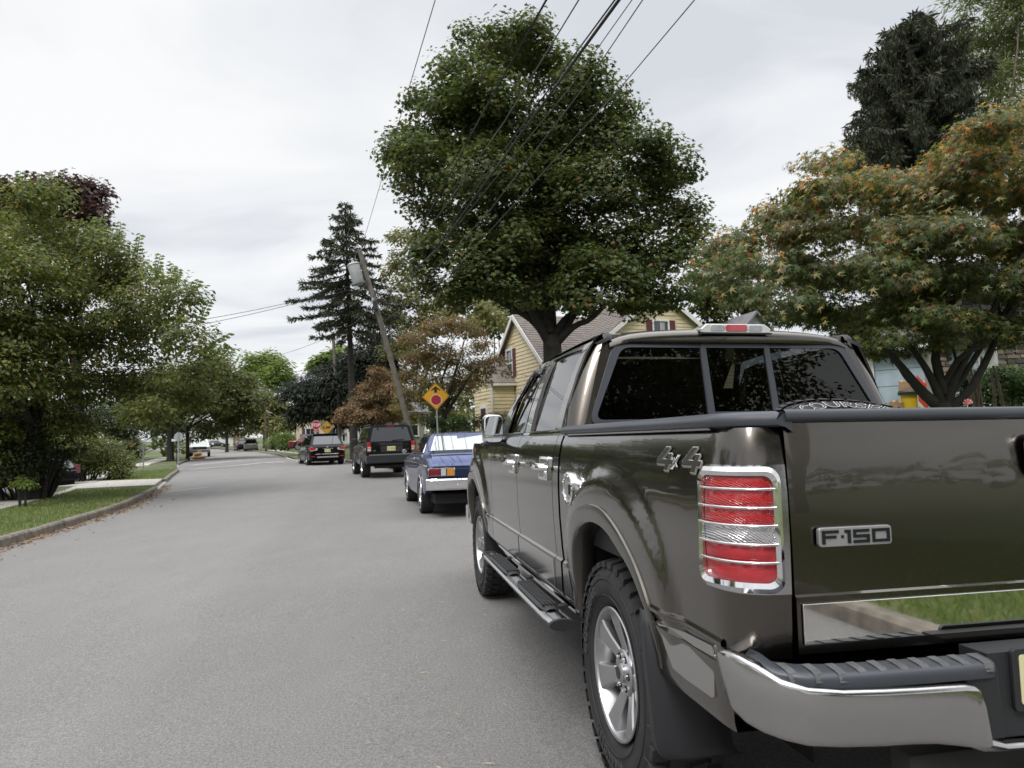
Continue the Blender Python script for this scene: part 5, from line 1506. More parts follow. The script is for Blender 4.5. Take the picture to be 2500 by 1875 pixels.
# conifers
def conifer(name, label, base, top, trunk_r, whorls, m, twig=.5, droop=.25, dens=26, lean=.0, barkm=bark_dark, hang=0, vary=(.72,1.08)):
    """whorls: list of (height fraction, branch length, n branches)"""
    base = Vector(base); top = Vector(top)-base; t = empty(name, base, 0, label, 'tree')
    mb = MB(); mb.tube([(0,0,-.2), top*.5, top*1.0], [trunk_r*1.1, trunk_r*.6, .03], 10, cap=False); mb.build('trunk', barkm, t, smooth=60)
    mb = MB(); C, Nn, T, S = [], [], [], []; H2 = []
    for h, Lb, nb in whorls:
        for k in range(nb):
            a = 2*pi*k/nb + random.uniform(-.35,.35); Lk = Lb*random.uniform(*vary); p0 = top*(h+random.uniform(-.012,.012))
            dirv = Vector((cos(a), sin(a), 0))
            pts = []
            for j in range(7):
                u = j/6; pts.append(p0 + dirv*Lk*u + Vector((0,0,-droop*Lk*(u*1.2-u*u*.55)+random.uniform(-.03,.03))))
            mb.tube(pts, [.05*max(Lb,1)/4*(1-.8*j/6)+.01 for j in range(7)], 5, cap=False)
            for q in range(int(hang*Lk)):
                u = random.random()**.6*.97+.03; seg_ = min(int(u*6),5); p = pts[seg_].lerp(pts[seg_+1], u*6-seg_)
                H2.append(p+Vector((random.gauss(0,.05),random.gauss(0,.05),-random.random()**1.3*.75*(1.1-.5*u))))
            ns = int(dens*Lk)
            for q in range(ns):
                u = random.random()**.7*.95+.05; seg_ = min(int(u*6),5); p = pts[seg_].lerp(pts[seg_+1], u*6-seg_)
                wid = twig*(1.1-u*.75)
                side = random.choice((-1,1)); perp = Vector((-dirv.y, dirv.x, 0))*side
                off = perp*random.uniform(0,wid) + Vector((0,0,random.uniform(-.10,.02)*wid))
                C.append(p+off*.6); Tt = (dirv*.6+perp*random.uniform(.1,1)+Vector((0,0,random.uniform(-1.0,.1))))
                T.append(Tt); Nn.append(Vector((random.uniform(-1,1),random.uniform(-1,1),random.uniform(.2,1)))); S.append(twig*random.uniform(.5,1.0))
    mb.build('boughs', barkm, t, smooth=60)
    leaves_mesh('crown', np.array([tuple(v) for v in C]), np.array([tuple(v) for v in Nn]), np.array([tuple(v) for v in T]), np.array(S), 'needle', m, t)['kind'] = 'stuff'
    if H2:
        H2 = np.array([tuple(v) for v in H2]); leaves_mesh('hanging_twigs', H2, rand_dirs(len(H2))*np.array([1,1,.1]), np.tile([[0,0,-1.]],(len(H2),1))+rand_dirs(len(H2))*.45, .17*rng.uniform(.6,1.2,len(H2)), 'needle', m, t)['kind'] = 'stuff'
    return t
# tall spruce left of the leaning pole
SD = 46
sb = D(765, 960, SD); sb.z = gz(sb.x, sb.y); stp = D(745, 437, SD)
Hs = stp.z-sb.z
wh = []
for k in range(14):
    h = .985-.48*(k/13)**1.0; px_len = np.interp(h, [.47,.55,.62,.70,.78,.86,.93,1.0],[60,95,125,105,88,66,34,6])
    wh.append((h, px_len*K*SD/FPX*(1.12 if k%2 else .92), 7))
conifer('spruce_tree', 'tall spruce with a bare lower trunk standing left of the leaning utility pole', sb, stp, .26, wh, L_SPR, twig=.42, droop=.36, dens=85)
# dark yews / low evergreens beneath it
yewb = [(655,905,20),(640,850,36),(690,835,45),(740,810,48),(780,790,45),(820,790,45),(670,880,36),(720,870,45),(770,850,50),(810,850,45),(845,820,40),(760,900,36),(645,890,22),(700,900,26),(735,905,28),(790,900,36),(800,740,32),(830,700,36),(845,760,36)]
bb = D(800, 960, 57); bb.z = gz(bb.x, bb.y)
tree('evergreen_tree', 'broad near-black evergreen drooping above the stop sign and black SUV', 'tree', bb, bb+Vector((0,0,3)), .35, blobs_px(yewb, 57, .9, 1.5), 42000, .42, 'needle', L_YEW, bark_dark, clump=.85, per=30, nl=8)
# weeping Norway spruce, upper right
ND = 24
nb_ = D(1985, 800, ND); nb_.z = .3; nt_ = D(1972, 28, ND)
wh = []; NH = [.55,.58,.62,.65,.69,.73,.77,.82,.88,.93,.97,1.0]; NL = [70,90,110,120,178,130,150,118,122,100,62,8]
for k in range(34):
    h = .56+.435*k/33; px_len = np.interp(h, NH, NL)*1.08; wh.append((h, px_len*K*ND/FPX, 8))
nsp = conifer('norway_spruce_tree', 'dark weeping spruce towering behind the Japanese maple at upper right', nb_, nt_, .30, wh, L_SPR, twig=.34, droop=.30, dens=60, hang=230, vary=(.5,1.15))
# pale feathery tree, top right corner
wb_ = D(2150, 800, 29); wb_.z = .3
tree('feathery_tree', 'pale feathery green tree in the top right corner behind the dark spruce', 'tree', wb_, wb_+Vector((0,0,6)), .3, blobs_px([(2110,30,50),(2170,60,60),(2200,20,60),(2130,120,60),(2190,160,60),(2080,90,35),(2150,200,60),(2080,10,40),(2210,240,60),(2100,180,50),(2250,120,90)], 29, 1.2, 1.2), 15000, .30, 'needle', L_WILL, bark_pale, clump=.5, per=26, flat=1.2)

# background trees on the right
for nm, lab, d, bl_, n_l, sz, kd, m, (tx,ty), r0, cl in [
 ('background_tree','thin olive tree between the leaning pole and the big maple',52,[(870,520,32),(900,540,32),(860,580,36),(900,610,42),(860,640,36),(905,670,40),(850,690,30),(940,700,45),(900,730,45),(990,690,45),(1030,670,40),(960,660,30),(1060,700,36),(860,760,40),(920,790,45),(940,850,34),(985,865,32),(1005,825,32),(920,885,30),(965,900,26),(1010,880,26)],13000,.26,'clump',L_OLIVE,(895,900),.25,.55),
 ('background_tree','light green tree seen between the house gable and the maple trunk',58,[(1010,640,30),(1070,650,36),(1110,660,34),(1150,660,34),(1040,700,36),(1090,710,30)],7000,.30,'clump',L_GREEN,(1080,900),.25,.6),
 ('background_tree','green tree seen above the pickup roof right of the yellow house',44,[(1520,650,34),(1560,640,34),(1600,660,34),(1540,690,26),(1640,680,30)],5000,.26,'clump',L_GREEN,(1560,850),.2,.5),
 ('background_tree','thin leafy tree against the sky behind the second utility pole',75,[(690,790,20),(715,775,18),(670,800,12),(740,765,18)],900,.5,'clump',L_LIGHT,(715,930),.15,.6),
 ('background_tree','green tree behind the stone house at the right edge',22,[(2190,700,60),(2240,640,80),(2120,690,40),(2210,760,30)],9000,.14,'ovate',L_DARK,(2230,860),.2,.4),
 ]:
    b = D(tx, ty, d); b.z = gz(b.x,b.y)+.1
    tree(nm, lab, 'tree', b, b+Vector((0,0,3)), r0, blobs_px(bl_, d, 1, 1.2), n_l, sz, kd, m, bark, clump=cl, per=20, nl=7)

# dogwoods
b = D(955, 945, 32.4); b.z = gz(b.x,b.y)+H_LAWN
dd = 32.4
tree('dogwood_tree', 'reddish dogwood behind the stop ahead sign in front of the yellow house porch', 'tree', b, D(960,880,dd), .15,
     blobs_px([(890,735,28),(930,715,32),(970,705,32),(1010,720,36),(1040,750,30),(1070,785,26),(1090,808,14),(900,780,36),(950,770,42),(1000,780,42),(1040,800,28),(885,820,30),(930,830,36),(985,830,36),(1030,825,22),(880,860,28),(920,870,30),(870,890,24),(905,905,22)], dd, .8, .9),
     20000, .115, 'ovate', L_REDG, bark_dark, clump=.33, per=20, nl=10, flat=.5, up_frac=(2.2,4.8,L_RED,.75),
     limbs=[([D(958,900,dd),D(985,860,dd),D(1010,820,dd),D(1035,790,dd)],.09,.04),([D(958,890,dd),D(950,840,dd),D(965,790,dd),D(975,750,dd)],.08,.03)])
b = D(800, 955, 43); b.z = gz(b.x,b.y)+H_LAWN
tree('dogwood_tree', 'rusty red dogwood between the two black SUVs with low spreading branches', 'tree', b, b+Vector((0,0,1.2)), .17,
     blobs_px([(800,840,28),(830,820,26),(850,845,28),(790,870,30),(825,870,32),(760,890,26),(795,900,28),(840,900,28),(735,905,18),(770,912,22),(862,880,22),(815,800,15)], 42, .75, .9), 15000, .15, 'ovate', L_RED, bark, clump=.38, per=20, nl=7, flat=.5)

# hedges and shrubs by the yellow house and at the right
bush('boxwood_shrub', 'clipped round shrub at the foot of the porch steps behind the sign post', 'shrub', blobs_px([(905+40,915,14),(930,912,14)], 31, 1, .3), 2500, .07, 'ovate', L_DARK, clump=.2)
bush('boxwood_shrub', 'clipped shrub right of the sign post in front of the porch rail', 'shrub', blobs_px([(985,915,20),(1005,918,18),(975,925,15)], 31, .9, .3), 3500, .07, 'ovate', L_HEDGE, clump=.2)
bush('hedge', 'dark clipped hedge under the yellow house front window', 'hedge', blobs_px([(1040,912,20),(1065,908,20),(1085,905,18),(1110,905,18)], 31.5, .8, .3), 5000, .07, 'ovate', L_DARK, clump=.2)
bush('hedge', 'broad green hedge below the stone wall at the right edge', 'hedge', blobs_px([(2085,835,24),(2120,825,26),(2160,820,30),(2200,822,32),(2140,860,28),(2190,860,32),(2085,865,22),(2250,830,40)], 13.5, .9, .4), 11000, .07, 'ovate', L_HEDGE, clump=.16)
# slender bare stems by the hedge
st_ = empty('multi_stem_shrub', D(2110,900,12.2), 0, 'pale bare multi-stemmed shrub standing before the right hedge', 'shrub')
for x0, y0, x1, y1 in ((2105,885,2085,780),(2115,885,2095,790),(2122,885,2105,800),(2150,885,2140,800),(2168,885,2145,790),(2110,885,2120,770)):
    mb = MB(); a = D(x0,y0,12.2)-st_.location; b = D(x1,y1,12.2)-st_.location; mb.tube([a-(b-a)*.35,a,a.lerp(b,.5)+Vector((.02,0,0)),b], [.035,.03,.025,.018], 7); mb.build('stem', bark_pale, st_)

hb_ = [(x, 925+random.uniform(-8,8), random.uniform(20,30)) for x in range(-60,420,26)]+[(x, 895+random.uniform(-8,8), random.uniform(22,32)) for x in range(-60,400,30)]
bush('hedge_row', 'dark leafy hedge row closing the back of the far left lawns', 'hedge', blobs_px(hb_, 64, 1, 2.5), 26000, .24, 'ovate', L_DARK, clump=.8)
# distant woodland closing gaps between the houses, its rear arc added to darken reflections
bw = []
for k in range(130):
    a = 2*pi*k/130; R_ = 175+random.uniform(-12,14); x, y = R_*sin(a), 20+R_*cos(a); zz = gz(x,y) if y > 0 else 0
    bw.append((x, y, zz+random.uniform(2,5), 7, 7, random.uniform(4.5,8)))
for x, y, r, h in ((-62,82,6,6),(-52,72,5,4.5),(-70,98,7,7),(-44,62,4,3.2),(-40,75,4,3),(-58,110,7,6),(-80,75,8,7),(-50,55,5,4.5),(-44,47,4,3.5),(-36,44,3,2.6),(-14,95,6,6),(-22,110,6,6),(-6,80,5,5),(8,75,6,7),(22,70,7,8),(35,60,7,8),(-30,120,5,5)):
    bw.append((x, y, gz(x,y)+h*.55, r, r, h))
C, Nn, T, cc = crown_points(bw, 60000, 1.5, 22, .15, .35, .8)
tag(leaves_mesh('woodland', C, Nn, T, 1.15*rng.uniform(.6,1.2,len(C)), 'clump', L_GREEN), kind='stuff')

# trees out of frame that the paintwork mirrors; the last added to block sky reflections
rs = np.random.default_rng(3)
for k, (x, y, h, r, lab) in enumerate([(-17.5,8.5,8.0,3.6,'green tree on the left lawn just outside the left edge'),(-17,-3.5,7,3.4,'green tree across the street abreast of the camera'),(-15.0,-15,8,4.0,'green tree across the street behind the camera'),(7.5,-19,8,3.2,'green tree on the near side of the street behind the camera'),(-6,-36,10,5,'green tree closing the street behind the camera'),(15,-33,9,4,'green tree beside the pale house behind the camera'),(5.0,-9.5,13,5.6,'tall spreading tree overhead behind the camera on the near verge'),(12.5,-11,14,6.0,'tall unseen tree added at right behind the camera to darken the rear glass')]):
    bls = [(x+rs.normal(0,r*.45), y+rs.normal(0,r*.45), h*.62+rs.normal(0,h*.14), r*.5, r*.5, r*.42) for _ in range(9)]
    tree('broadleaf_tree', lab, 'tree', (x,y,gz(x,y)), (x,y,2.2), .25, bls, 22000 if h > 11 else 7000, .20 if h > 11 else .30, 'ovate', L_GREEN, bark_dark, clump=.6, per=22, nl=6)

# ------------------------------------------------------------------ yellow house
white_t = mat('white_trim', (.72,.72,.70), .5, noise=(4,.06))
yel = mat('yellow_siding', (.65,.56,.37), .6, noise=(2.5,.06))
maroon = mat('maroon_shutter', (.105,.022,.03), .55)
roof_m = mat('brown_roof_shingle', (.175,.15,.135), .9, noise=(3,.2), bump=(40,.4))
pane_m = mat('window_pane_dark', (.03,.035,.04), .05, 0, .8, .6)
curt = mat('pale_curtain', (.35,.35,.34), .8)
wood_d = mat('weathered_wood', (.10,.08,.065), .85, noise=(6,.3))
def frame_mat(o, u):
    u = Vector((u[0], u[1], 0)).normalized(); v = Vector((-u.y, u.x, 0))
    return Matrix((( u.x, v.x, 0, o[0]),(u.y, v.y, 0, o[1]),(0,0,1,o[2]),(0,0,0,1)))
HO = (1.59, 34.0, .0); HM = frame_mat(HO, (.916,.40))
house = empty('yellow_house', (0,0,0), 0, 'yellow clapboard house with maroon shutters and brown roof behind the maple', 'house')
house.matrix_world = HM
HG = .9
def clap(axis, pos, a0f, a1f, z0, z1, m, par, sgn, e=.19, cuts=()):
    """clapboards on a wall; axis 'v': wall in plane u=pos, boards run along v.  a0f/a1f(z) give the ends"""
    z = z0
    while z < z1-.02:
        zt_ = min(z+e, z1); b0, b1 = a0f(z), a1f(z); t0, t1 = a0f(zt_-.001), a1f(zt_-.001)
        segs = [(b0,b1,t0,t1)]
        for c0, c1, cz0, cz1 in cuts:
            if zt_ > cz0+.01 and z < cz1-.01:
                ns = []
                for (p0,p1,q0,q1) in segs:
                    if p0 < c0: ns.append((p0,min(p1,c0),q0,min(q1,c0)))
                    if p1 > c1: ns.append((max(p0,c1),p1,max(q0,c1),q1))
                segs = ns
        for p0,p1,q0,q1 in segs:
            if p1-p0 < .03: continue
            q0, q1 = (q0, q1) if q1-q0 > .01 else ((q0+q1)/2-.005, (q0+q1)/2+.005)
            o = .032
            if axis == 'v':
                v = [(pos+sgn*o,p0,z),(pos+sgn*o,p1,z),(pos+sgn*.006,q1,zt_),(pos+sgn*.006,q0,zt_),(pos,p0,z),(pos,p1,z),(pos,q1,zt_),(pos,q0,zt_)]
            else:
                v = [(p0,pos+sgn*o,z),(p1,pos+sgn*o,z),(q1,pos+sgn*.006,zt_),(q0,pos+sgn*.006,zt_),(p0,pos,z),(p1,pos,z),(q1,pos,zt_),(q0,pos,zt_)]
            MB().add(v, [(0,1,2,3),(0,4,5,1),(1,5,6,2),(3,7,4,0),(7,6,5,4)]).build('siding_board', m, par, smooth=0)
        z = zt_
EA, AP = 5.15, 7.75      # eave and ridge of the front gable
hw = 3.05
mb = MB(); mb.prism([(0,HG-.8),(2*hw,HG-.8),(2*hw,EA),(hw,AP),(0,EA)], .0, 9.0, 'x'); mb.build('wall', yel, house, smooth=0)
mb = MB(); BU0, BU1, BE, BA = 1.4, 10.8, 5.1, 8.5; bu = (BU0+BU1)/2
mb.prism([(BU0,HG-.8),(BU1,HG-.8),(BU1,BE),(bu,BA),(BU0,BE)], -1.0, 6.1, 'y'); mb.build('wall', yel, house, smooth=0)
slope = lambda z: hw*(z-EA)/(AP-EA) if z > EA else 0
clap('v', 0.0, lambda z: slope(z), lambda z: 2*hw-slope(z), HG, AP-.05, yel, house, -1, cuts=((3.35,4.85,4.55,6.25),(.4,2.0,2.0,3.6)))
sb_ = lambda z: (bu-BU0)*(z-BE)/(BA-BE) if z > BE else 0
clap('u', -1.0, lambda z: BU0+sb_(z), lambda z: BU1-sb_(z), 2.0, BA-.05, yel, house, -1, cuts=((bu-.95,bu+.95,5.6,7.15),))
def roof_slab(pts, name='roof', m=roof_m, th=.10):
    v = [Vector(p) for p in pts]; n_ = (v[1]-v[0]).cross(v[2]-v[0]).normalized()
    if n_.z < 0: n_ = -n_
    mb = MB(); mb.add([tuple(p) for p in v]+[tuple(p+n_*th) for p in v], [(3,2,1,0),(4,5,6,7),(0,1,5,4),(1,2,6,5),(2,3,7,6),(3,0,4,7)])
    return mb.build(name, m, house, smooth=0)
ov = .25
k_ = (AP-EA)/hw
roof_slab([(-ov,-.3,EA-.3*k_),(9,-.3,EA-.3*k_),(9,hw,AP),(-ov,hw,AP)])
roof_slab([(-ov,2*hw+.3,EA-.3*k_),(9,2*hw+.3,EA-.3*k_),(9,hw,AP),(-ov,hw,AP)])
kb = (BA-BE)/(bu-BU0)
roof_slab([(BU0-.3,-1.25,BE-.3*kb),(BU0-.3,6.1,BE-.3*kb),(bu,6.1,BA),(bu,-1.25,BA)])
roof_slab([(BU1+.3,-1.25,BE-.3*kb),(BU1+.3,6.1,BE-.3*kb),(bu,6.1,BA),(bu,-1.25,BA)])
# shingle courses on the slopes that show
def courses(P0, P1, Q0, Q1, nrow, name='shingle_course'):
    P0,P1,Q0,Q1 = map(Vector,(P0,P1,Q0,Q1)); n_ = (P1-P0).cross(Q0-P0).normalized(); 
    if n_.z < 0: n_ = -n_
    for i in range(nrow):
        a, b = i/nrow, (i+1.15)/nrow; b = min(b, 1)
        c = [P0.lerp(Q0,a),P1.lerp(Q1,a),P1.lerp(Q1,b),P0.lerp(Q0,b)]
        v = [tuple(c[0]+n_*.125),tuple(c[1]+n_*.125),tuple(c[2]+n_*.102),tuple(c[3]+n_*.102),tuple(c[0]+n_*.10),tuple(c[1]+n_*.10)]
        MB().add(v, [(0,1,2,3),(4,5,1,0)]).build(name, roof_m, house, smooth=0)
courses((-ov,-.3,EA-.3*k_),(9,-.3,EA-.3*k_),(-ov,hw,AP),(9,hw,AP), 20)
courses((BU0-.3,6.1,BE-.3*kb),(BU0-.3,-1.25,BE-.3*kb),(bu,6.1,BA),(bu,-1.25,BA), 24)
# rake boards
def rake(p, q, n_=( -1,0,0), w=.2): MB().beam(p, q, .05, w).build('rake_board', white_t, house, smooth=0)
rake((-ov-.02,-.3,EA-.3*k_-.02),(-ov-.02,hw,AP-.02)); rake((-ov-.02,2*hw+.3,EA-.3*k_-.02),(-ov-.02,hw,AP-.02))
rake((BU0-.3,-1.28,BE-.3*kb-.02),(bu,-1.28,BA-.02)); rake((BU1+.3,-1.28,BE-.3*kb-.02),(bu,-1.28,BA-.02))
def window(par, M, w, h, shutters=True, sm=maroon, frame=white_t, curtain=False, glazing=2):
    """M: matrix whose x is along the wall, z up, -y outwards"""
    win = empty('window', (0,0,0)); win.parent = par; win.matrix_local = M
    f = .09
    mb = MB()
    mb.box(-w/2-f,w/2+f,-.07,.0,h,h+f+.02); mb.box(-w/2-f-.03,w/2+f+.03,-.09,.0,-f,0); mb.box(-w/2-f,-w/2,-.07,.0,0,h); mb.box(w/2,w/2+f,-.07,.0,0,h)
    mb.build('frame', frame, win, smooth=0)
    MB().box(-w/2,w/2,-.025,-.01,0,h).build('pane', pane_m, win, smooth=0)
    MB().box(-w/2,w/2,-.055,-.026,h/2-.03,h/2+.03).build('sash_rail', frame, win, smooth=0)
    for k in range(1, glazing): MB().box(-w/2+w*k/glazing-.012,-w/2+w*k/glazing+.012,-.04,-.026,h/2,h).build('glazing_bar', frame, win, smooth=0)
    if curtain: MB().box(-.02,w*.28,-.0255,-.0252,0,h*.95).build('curtain', curt, win, smooth=0)
    if shutters:
        for s in (-1,1):
            MB().box(s*(w/2+f+.01), s*(w/2+f+.34), -.075,-.02,-.04,h+.05).build('shutter', sm, win, smooth=0)
    return win
MW = lambda v, z: Matrix(((0,1,0,0),(-1,0,0,v),(0,0,1,z),(0,0,0,1)))      # on the u=0 wall, outwards -u
window(house, Matrix.Translation((0,4.1,4.72)) @ Matrix.Rotation(-pi/2,4,'Z'), .72, 1.35)
window(house, Matrix.Translation((0,1.2,2.15)) @ Matrix.Rotation(-pi/2,4,'Z'), .75, 1.3)
window(house, Matrix.Translation((bu,-1.0,5.75)), .85, 1.25, curtain=True)
window(house, Matrix.Translation((3.4,-1.0,2.3)), .85, 1.35)
window(house, Matrix.Translation((6.6,-1.0,2.3)), .85, 1.35)
# entry vestibule
V0, V1, VD, VE, VA = 3.55, 6.2, 1.3, 4.35, 5.55
vest = empty('entry_porch', (0,0,0)); vest.parent = house
MB().prism([(V0,HG-.6),(V1,HG-.6),(V1,VE),((V0+V1)/2,VA),(V0,VE)], -VD, -.05, 'x').build('wall', yel, vest, smooth=0)
vs_ = lambda z: (V1-V0)/2*(z-VE)/(VA-VE) if z > VE else 0
clap('v', -VD, lambda z: V0+vs_(z), lambda z: V1-vs_(z), HG+.2, VA-.03, yel, vest, -1, cuts=((4.25,5.45,HG,3.45),))
clap('u', V0, lambda z: -VD, lambda z: -.05, HG+.2, VE, yel, vest, -1)
for zz in (0,):
    v = [(-VD-.2,V0-.2,VE-.12),(-.05,V0-.2,VE-.12),(-.05,(V0+V1)/2,VA+.02),(-VD-.2,(V0+V1)/2,VA+.02)]
    w_ = [(a,V0+V1-b,c) for a,b,c in v]
    for q in (v,w_):
        mb = MB(); mb.add(q+[(a,b,c+.09) for a,b,c in q], [(0,1,2,3),(4,5,6,7),(0,1,5,4),(1,2,6,5),(2,3,7,6),(3,0,4,7)]); mb.build('roof', roof_m, vest, smooth=0)
MB().box(-VD-.03,-.05,V0-.24,V0-.14,VE-.2,VE-.08).build('gutter', white_t, vest, smooth=0)
MB().box(-VD-.10,-VD-.02,V0-.08,V0+.02,HG+.1,VE-.1).build('downpipe', white_t, vest, smooth=0)
MB().box(-VD-.05,-VD-.0,4.35,5.35,HG+.45,3.25).build('door_frame', white_t, vest, smooth=0)
MB().box(-VD-.07,-VD-.04,4.5,5.2,HG+.45,3.05).build('door', mat('dark_red_door',(.06,.018,.02),.4), vest, smooth=0)
MB().box(-VD-.16,-VD-.03,5.75,5.9,2.2,2.45).build('wall_lamp', black_pl, vest, smooth=0)
# steps and wooden rail
stp_ = empty('porch_steps', (0,0,0)); stp_.parent = house
MB().box(-VD-1.3,-VD-.03,3.7,6.0,HG-.4,HG+.42).build('landing', wood_d, stp_, smooth=0)
for k in range(4): MB().box(-VD-1.3,-VD-.2,6.0+.28*k,6.28+.28*k,HG-.4,HG+.28-.16*k).build('step', wood_d, stp_, smooth=0)
for v0 in np.arange(3.75,6.01,.75): MB().box(-VD-1.32,-VD-1.22,v0-.05,v0+.05,HG+.3,HG+1.4).build('rail_post', wood_d, stp_, smooth=0)
for v0 in np.arange(3.9,6.0,.14): MB().box(-VD-1.29,-VD-1.26,v0-.015,v0+.015,HG+.5,HG+1.3).build('baluster', wood_d, stp_, smooth=0)
MB().box(-VD-1.33,-VD-1.21,3.7,6.05,HG+1.28,HG+1.36).build('hand_rail', wood_d, stp_, smooth=0)
MB().beam((-VD-1.27,6.0,HG+1.3),(-VD-1.27,7.3,HG+.6),.09,.09).build('hand_rail', wood_d, stp_, smooth=0)
MB().beam((-VD-.3,6.0,HG+1.3),(-VD-.3,7.3,HG+.6),.09,.09).build('hand_rail', wood_d, stp_, smooth=0)
MB().box(-.02,9.0,0,6.1,HG-1.2,HG-.0).build('foundation', concrete, house, smooth=0)

# ------------------------------------------------------------------ other houses
def simple_house(name, label, O, u, W, Dp, zg, ze, za, wall_m, roofm, wins, ridge='x', shut=None, extra=None):
    """front wall in plane local y=0 facing -y; windows: (x, z, w, h, shutters)"""
    h = empty(name, (0,0,0), 0, label, 'house'); h.matrix_world = frame_mat(O, u)
    if ridge == 'x':
        MB().prism([(0,zg-1),(Dp,zg-1),(Dp,ze),(Dp/2,za),(0,ze)], 0, W, 'x').build('wall', wall_m, h, smooth=0)
        for y0, y1 in ((-.35,Dp/2),(Dp+.35,Dp/2)):
            k = (za-ze)/(Dp/2); z0 = ze-.35*k
            MB().add([(-.3,y0,z0),(W+.3,y0,z0),(W+.3,y1,za),(-.3,y1,za),(-.3,y0,z0+.15),(W+.3,y0,z0+.15),(W+.3,y1,za+.15),(-.3,y1,za+.15)],[(0,1,2,3),(4,5,6,7),(0,1,5,4),(1,2,6,5),(2,3,7,6),(3,0,4,7)]).build('roof', roofm, h, smooth=0)
    else:
        MB().prism([(0,zg-1),(W,zg-1),(W,ze),(W/2,za),(0,ze)], 0, Dp, 'y').build('wall', wall_m, h, smooth=0)
        for x0, x1 in ((-.35,W/2),(W+.35,W/2)):
            k = (za-ze)/(W/2); z0 = ze-.35*k
            MB().add([(x0,-.35,z0),(x0,Dp,z0),(x1,Dp,za),(x1,-.35,za),(x0,-.35,z0+.15),(x0,Dp,z0+.15),(x1,Dp,za+.15),(x1,-.35,za+.15)],[(0,1,2,3),(4,5,6,7),(0,1,5,4),(1,2,6,5),(2,3,7,6),(3,0,4,7)]).build('roof', roofm, h, smooth=0)
    for x, z, w, hh, sh in wins: window(h, Matrix.Translation((x,0,z)), w, hh, sh, shut or maroon)
    return h
cream = mat('cream_wall', (.62,.52,.37), .7, noise=(2,.06)); white_w = mat('white_wall', (.62,.62,.60), .6, noise=(2,.05))
olive_w = mat('olive_grey_siding', (.30,.31,.23), .7); peach = mat('peach_foundation', (.48,.33,.22), .8)
grey_roof = mat('grey_roof', (.16,.16,.17), .9, noise=(3,.2)); blackish = mat('dark_shutter', (.05,.045,.05), .6)
def hp(x, y, d): p = D(x, y, d); return p
p = hp(640, 950, 78)
ch = simple_house('cream_house', 'two-storey cream house with dark shutters behind the stop sign', (p.x, 78, 0), (.96,.28), 7.6, 7, 1.1, 6.6, 8.6, cream, grey_roof,
   [(1.5,1.9,.9,1.5,True),(4.2,1.9,.9,1.5,True),(1.5,4.6,.9,1.4,True),(4.2,4.6,.9,1.4,True),(6.6,4.6,.8,1.3,True)], shut=blackish)
MB().box(.5,5.8,-1.2,-.05,1.0,1.9).build('porch_base', white_w, ch, smooth=0)
for x in np.arange(.6,5.9,.42): MB().box(x-.09,x+.09,-1.25,-1.15,1.2,2.6).build('porch_post', white_w, ch, smooth=0)
MB().box(.4,5.9,-1.4,.0,2.6,2.8).build('porch_roof', grey_roof, ch, smooth=0)
p = hp(770, 950, 66)
wh_ = simple_house('white_house', 'white cottage with dark shutters glimpsed between the dogwoods and second utility pole', (p.x, 66, 0), (.93,.36), 6.5, 6, 1.0, 3.9, 6.0, white_w, grey_roof,
   [(1.3,1.7,.8,1.4,True),(4.0,1.7,.8,1.4,True),(1.3,4.1,.0001,.0001,False)][:2], shut=blackish, ridge='x')
MB().box(2.3,3.1,-.1,0,1.0,3.1).build('door', mat('rust_red_door',(.16,.05,.03),.5), wh_, smooth=0)
window(wh_, Matrix.Translation((3.2,.6,4.25)), .9, .9, False)
p = at(990, 1070, 45)
oh = simple_house('olive_house', 'olive grey house with one large white-framed window right of the leaning pole', (p.x-.3, 45, 0), (.98,.2), 1.55, 3.2, .8, 3.3, 3.9, olive_w, grey_roof, [], ridge='x')
window(oh, Matrix.Translation((.65,0,1.85)), .85, 1.35, False)
MB().box(0,1.55,-.04,0,.3,1.05).build('foundation', peach, oh, smooth=0)
MB().box(1.50,1.60,-.06,.0,.8,3.3).build('corner_board', white_t, oh, smooth=0)
fz = empty('wooden_fence', (p.x+1.35, 44.5, .6), .15, 'weathered grey board fence between the olive house and the porch shrubs', 'fence')
for k in range(12): MB().box(.13*k,.13*k+.12,-.012,.012,0,1.35+.02*(k%3)).build('fence_board', mat('grey_fence_board',(.22,.20,.17),.9,noise=(8,.3)), fz, smooth=0)
MB().box(0,1.56,.012,.05,.3,.38).build('fence_rail', wood_d, fz, smooth=0)
p = at(480, 1075, 150)
bg_ = simple_house('bungalow', 'low white bungalow on the rise at the end of the street', (p.x, 150, 0), (1,.1), 7.5, 8, 2.4, 4.2, 4.9, white_w, grey_roof, [(1.0,2.9,1.2,1.0,False)], ridge='y')
MB().box(7.6,8.6,-.5,.6,2,6.2).build('chimney', mat('brown_brick',(.2,.13,.09),.9), bg_, smooth=0)
simple_house('house_wing', 'grey wing with a pale garage door beside the white bungalow', (at(455,1070,152).x, 152, 0), (1,.1), 4.0, 6, 2.4, 3.9, 4.6, mat('tan_wall',(.33,.29,.23),.8), grey_roof, [(2.4,2.5,1.2,1.2,False)], ridge='x')
# pale house mirrored in the tailgate, behind the camera
hb = simple_house('pale_house', 'pale grey clapboard two-storey house across the lawn behind the camera', (17, -24, 0), (-.98,.1), 12, 8, .6, 6.0, 8.2, mat('pale_grey_siding',(.42,.42,.40),.7), grey_roof,
   [(2,1.6,1,1.4,True),(4.5,1.6,1,1.4,True),(9.5,1.6,1,1.4,True),(2,4.1,1,1.3,True),(5.5,4.1,1,1.3,True),(9,4.1,1,1.3,True)], shut=blackish)

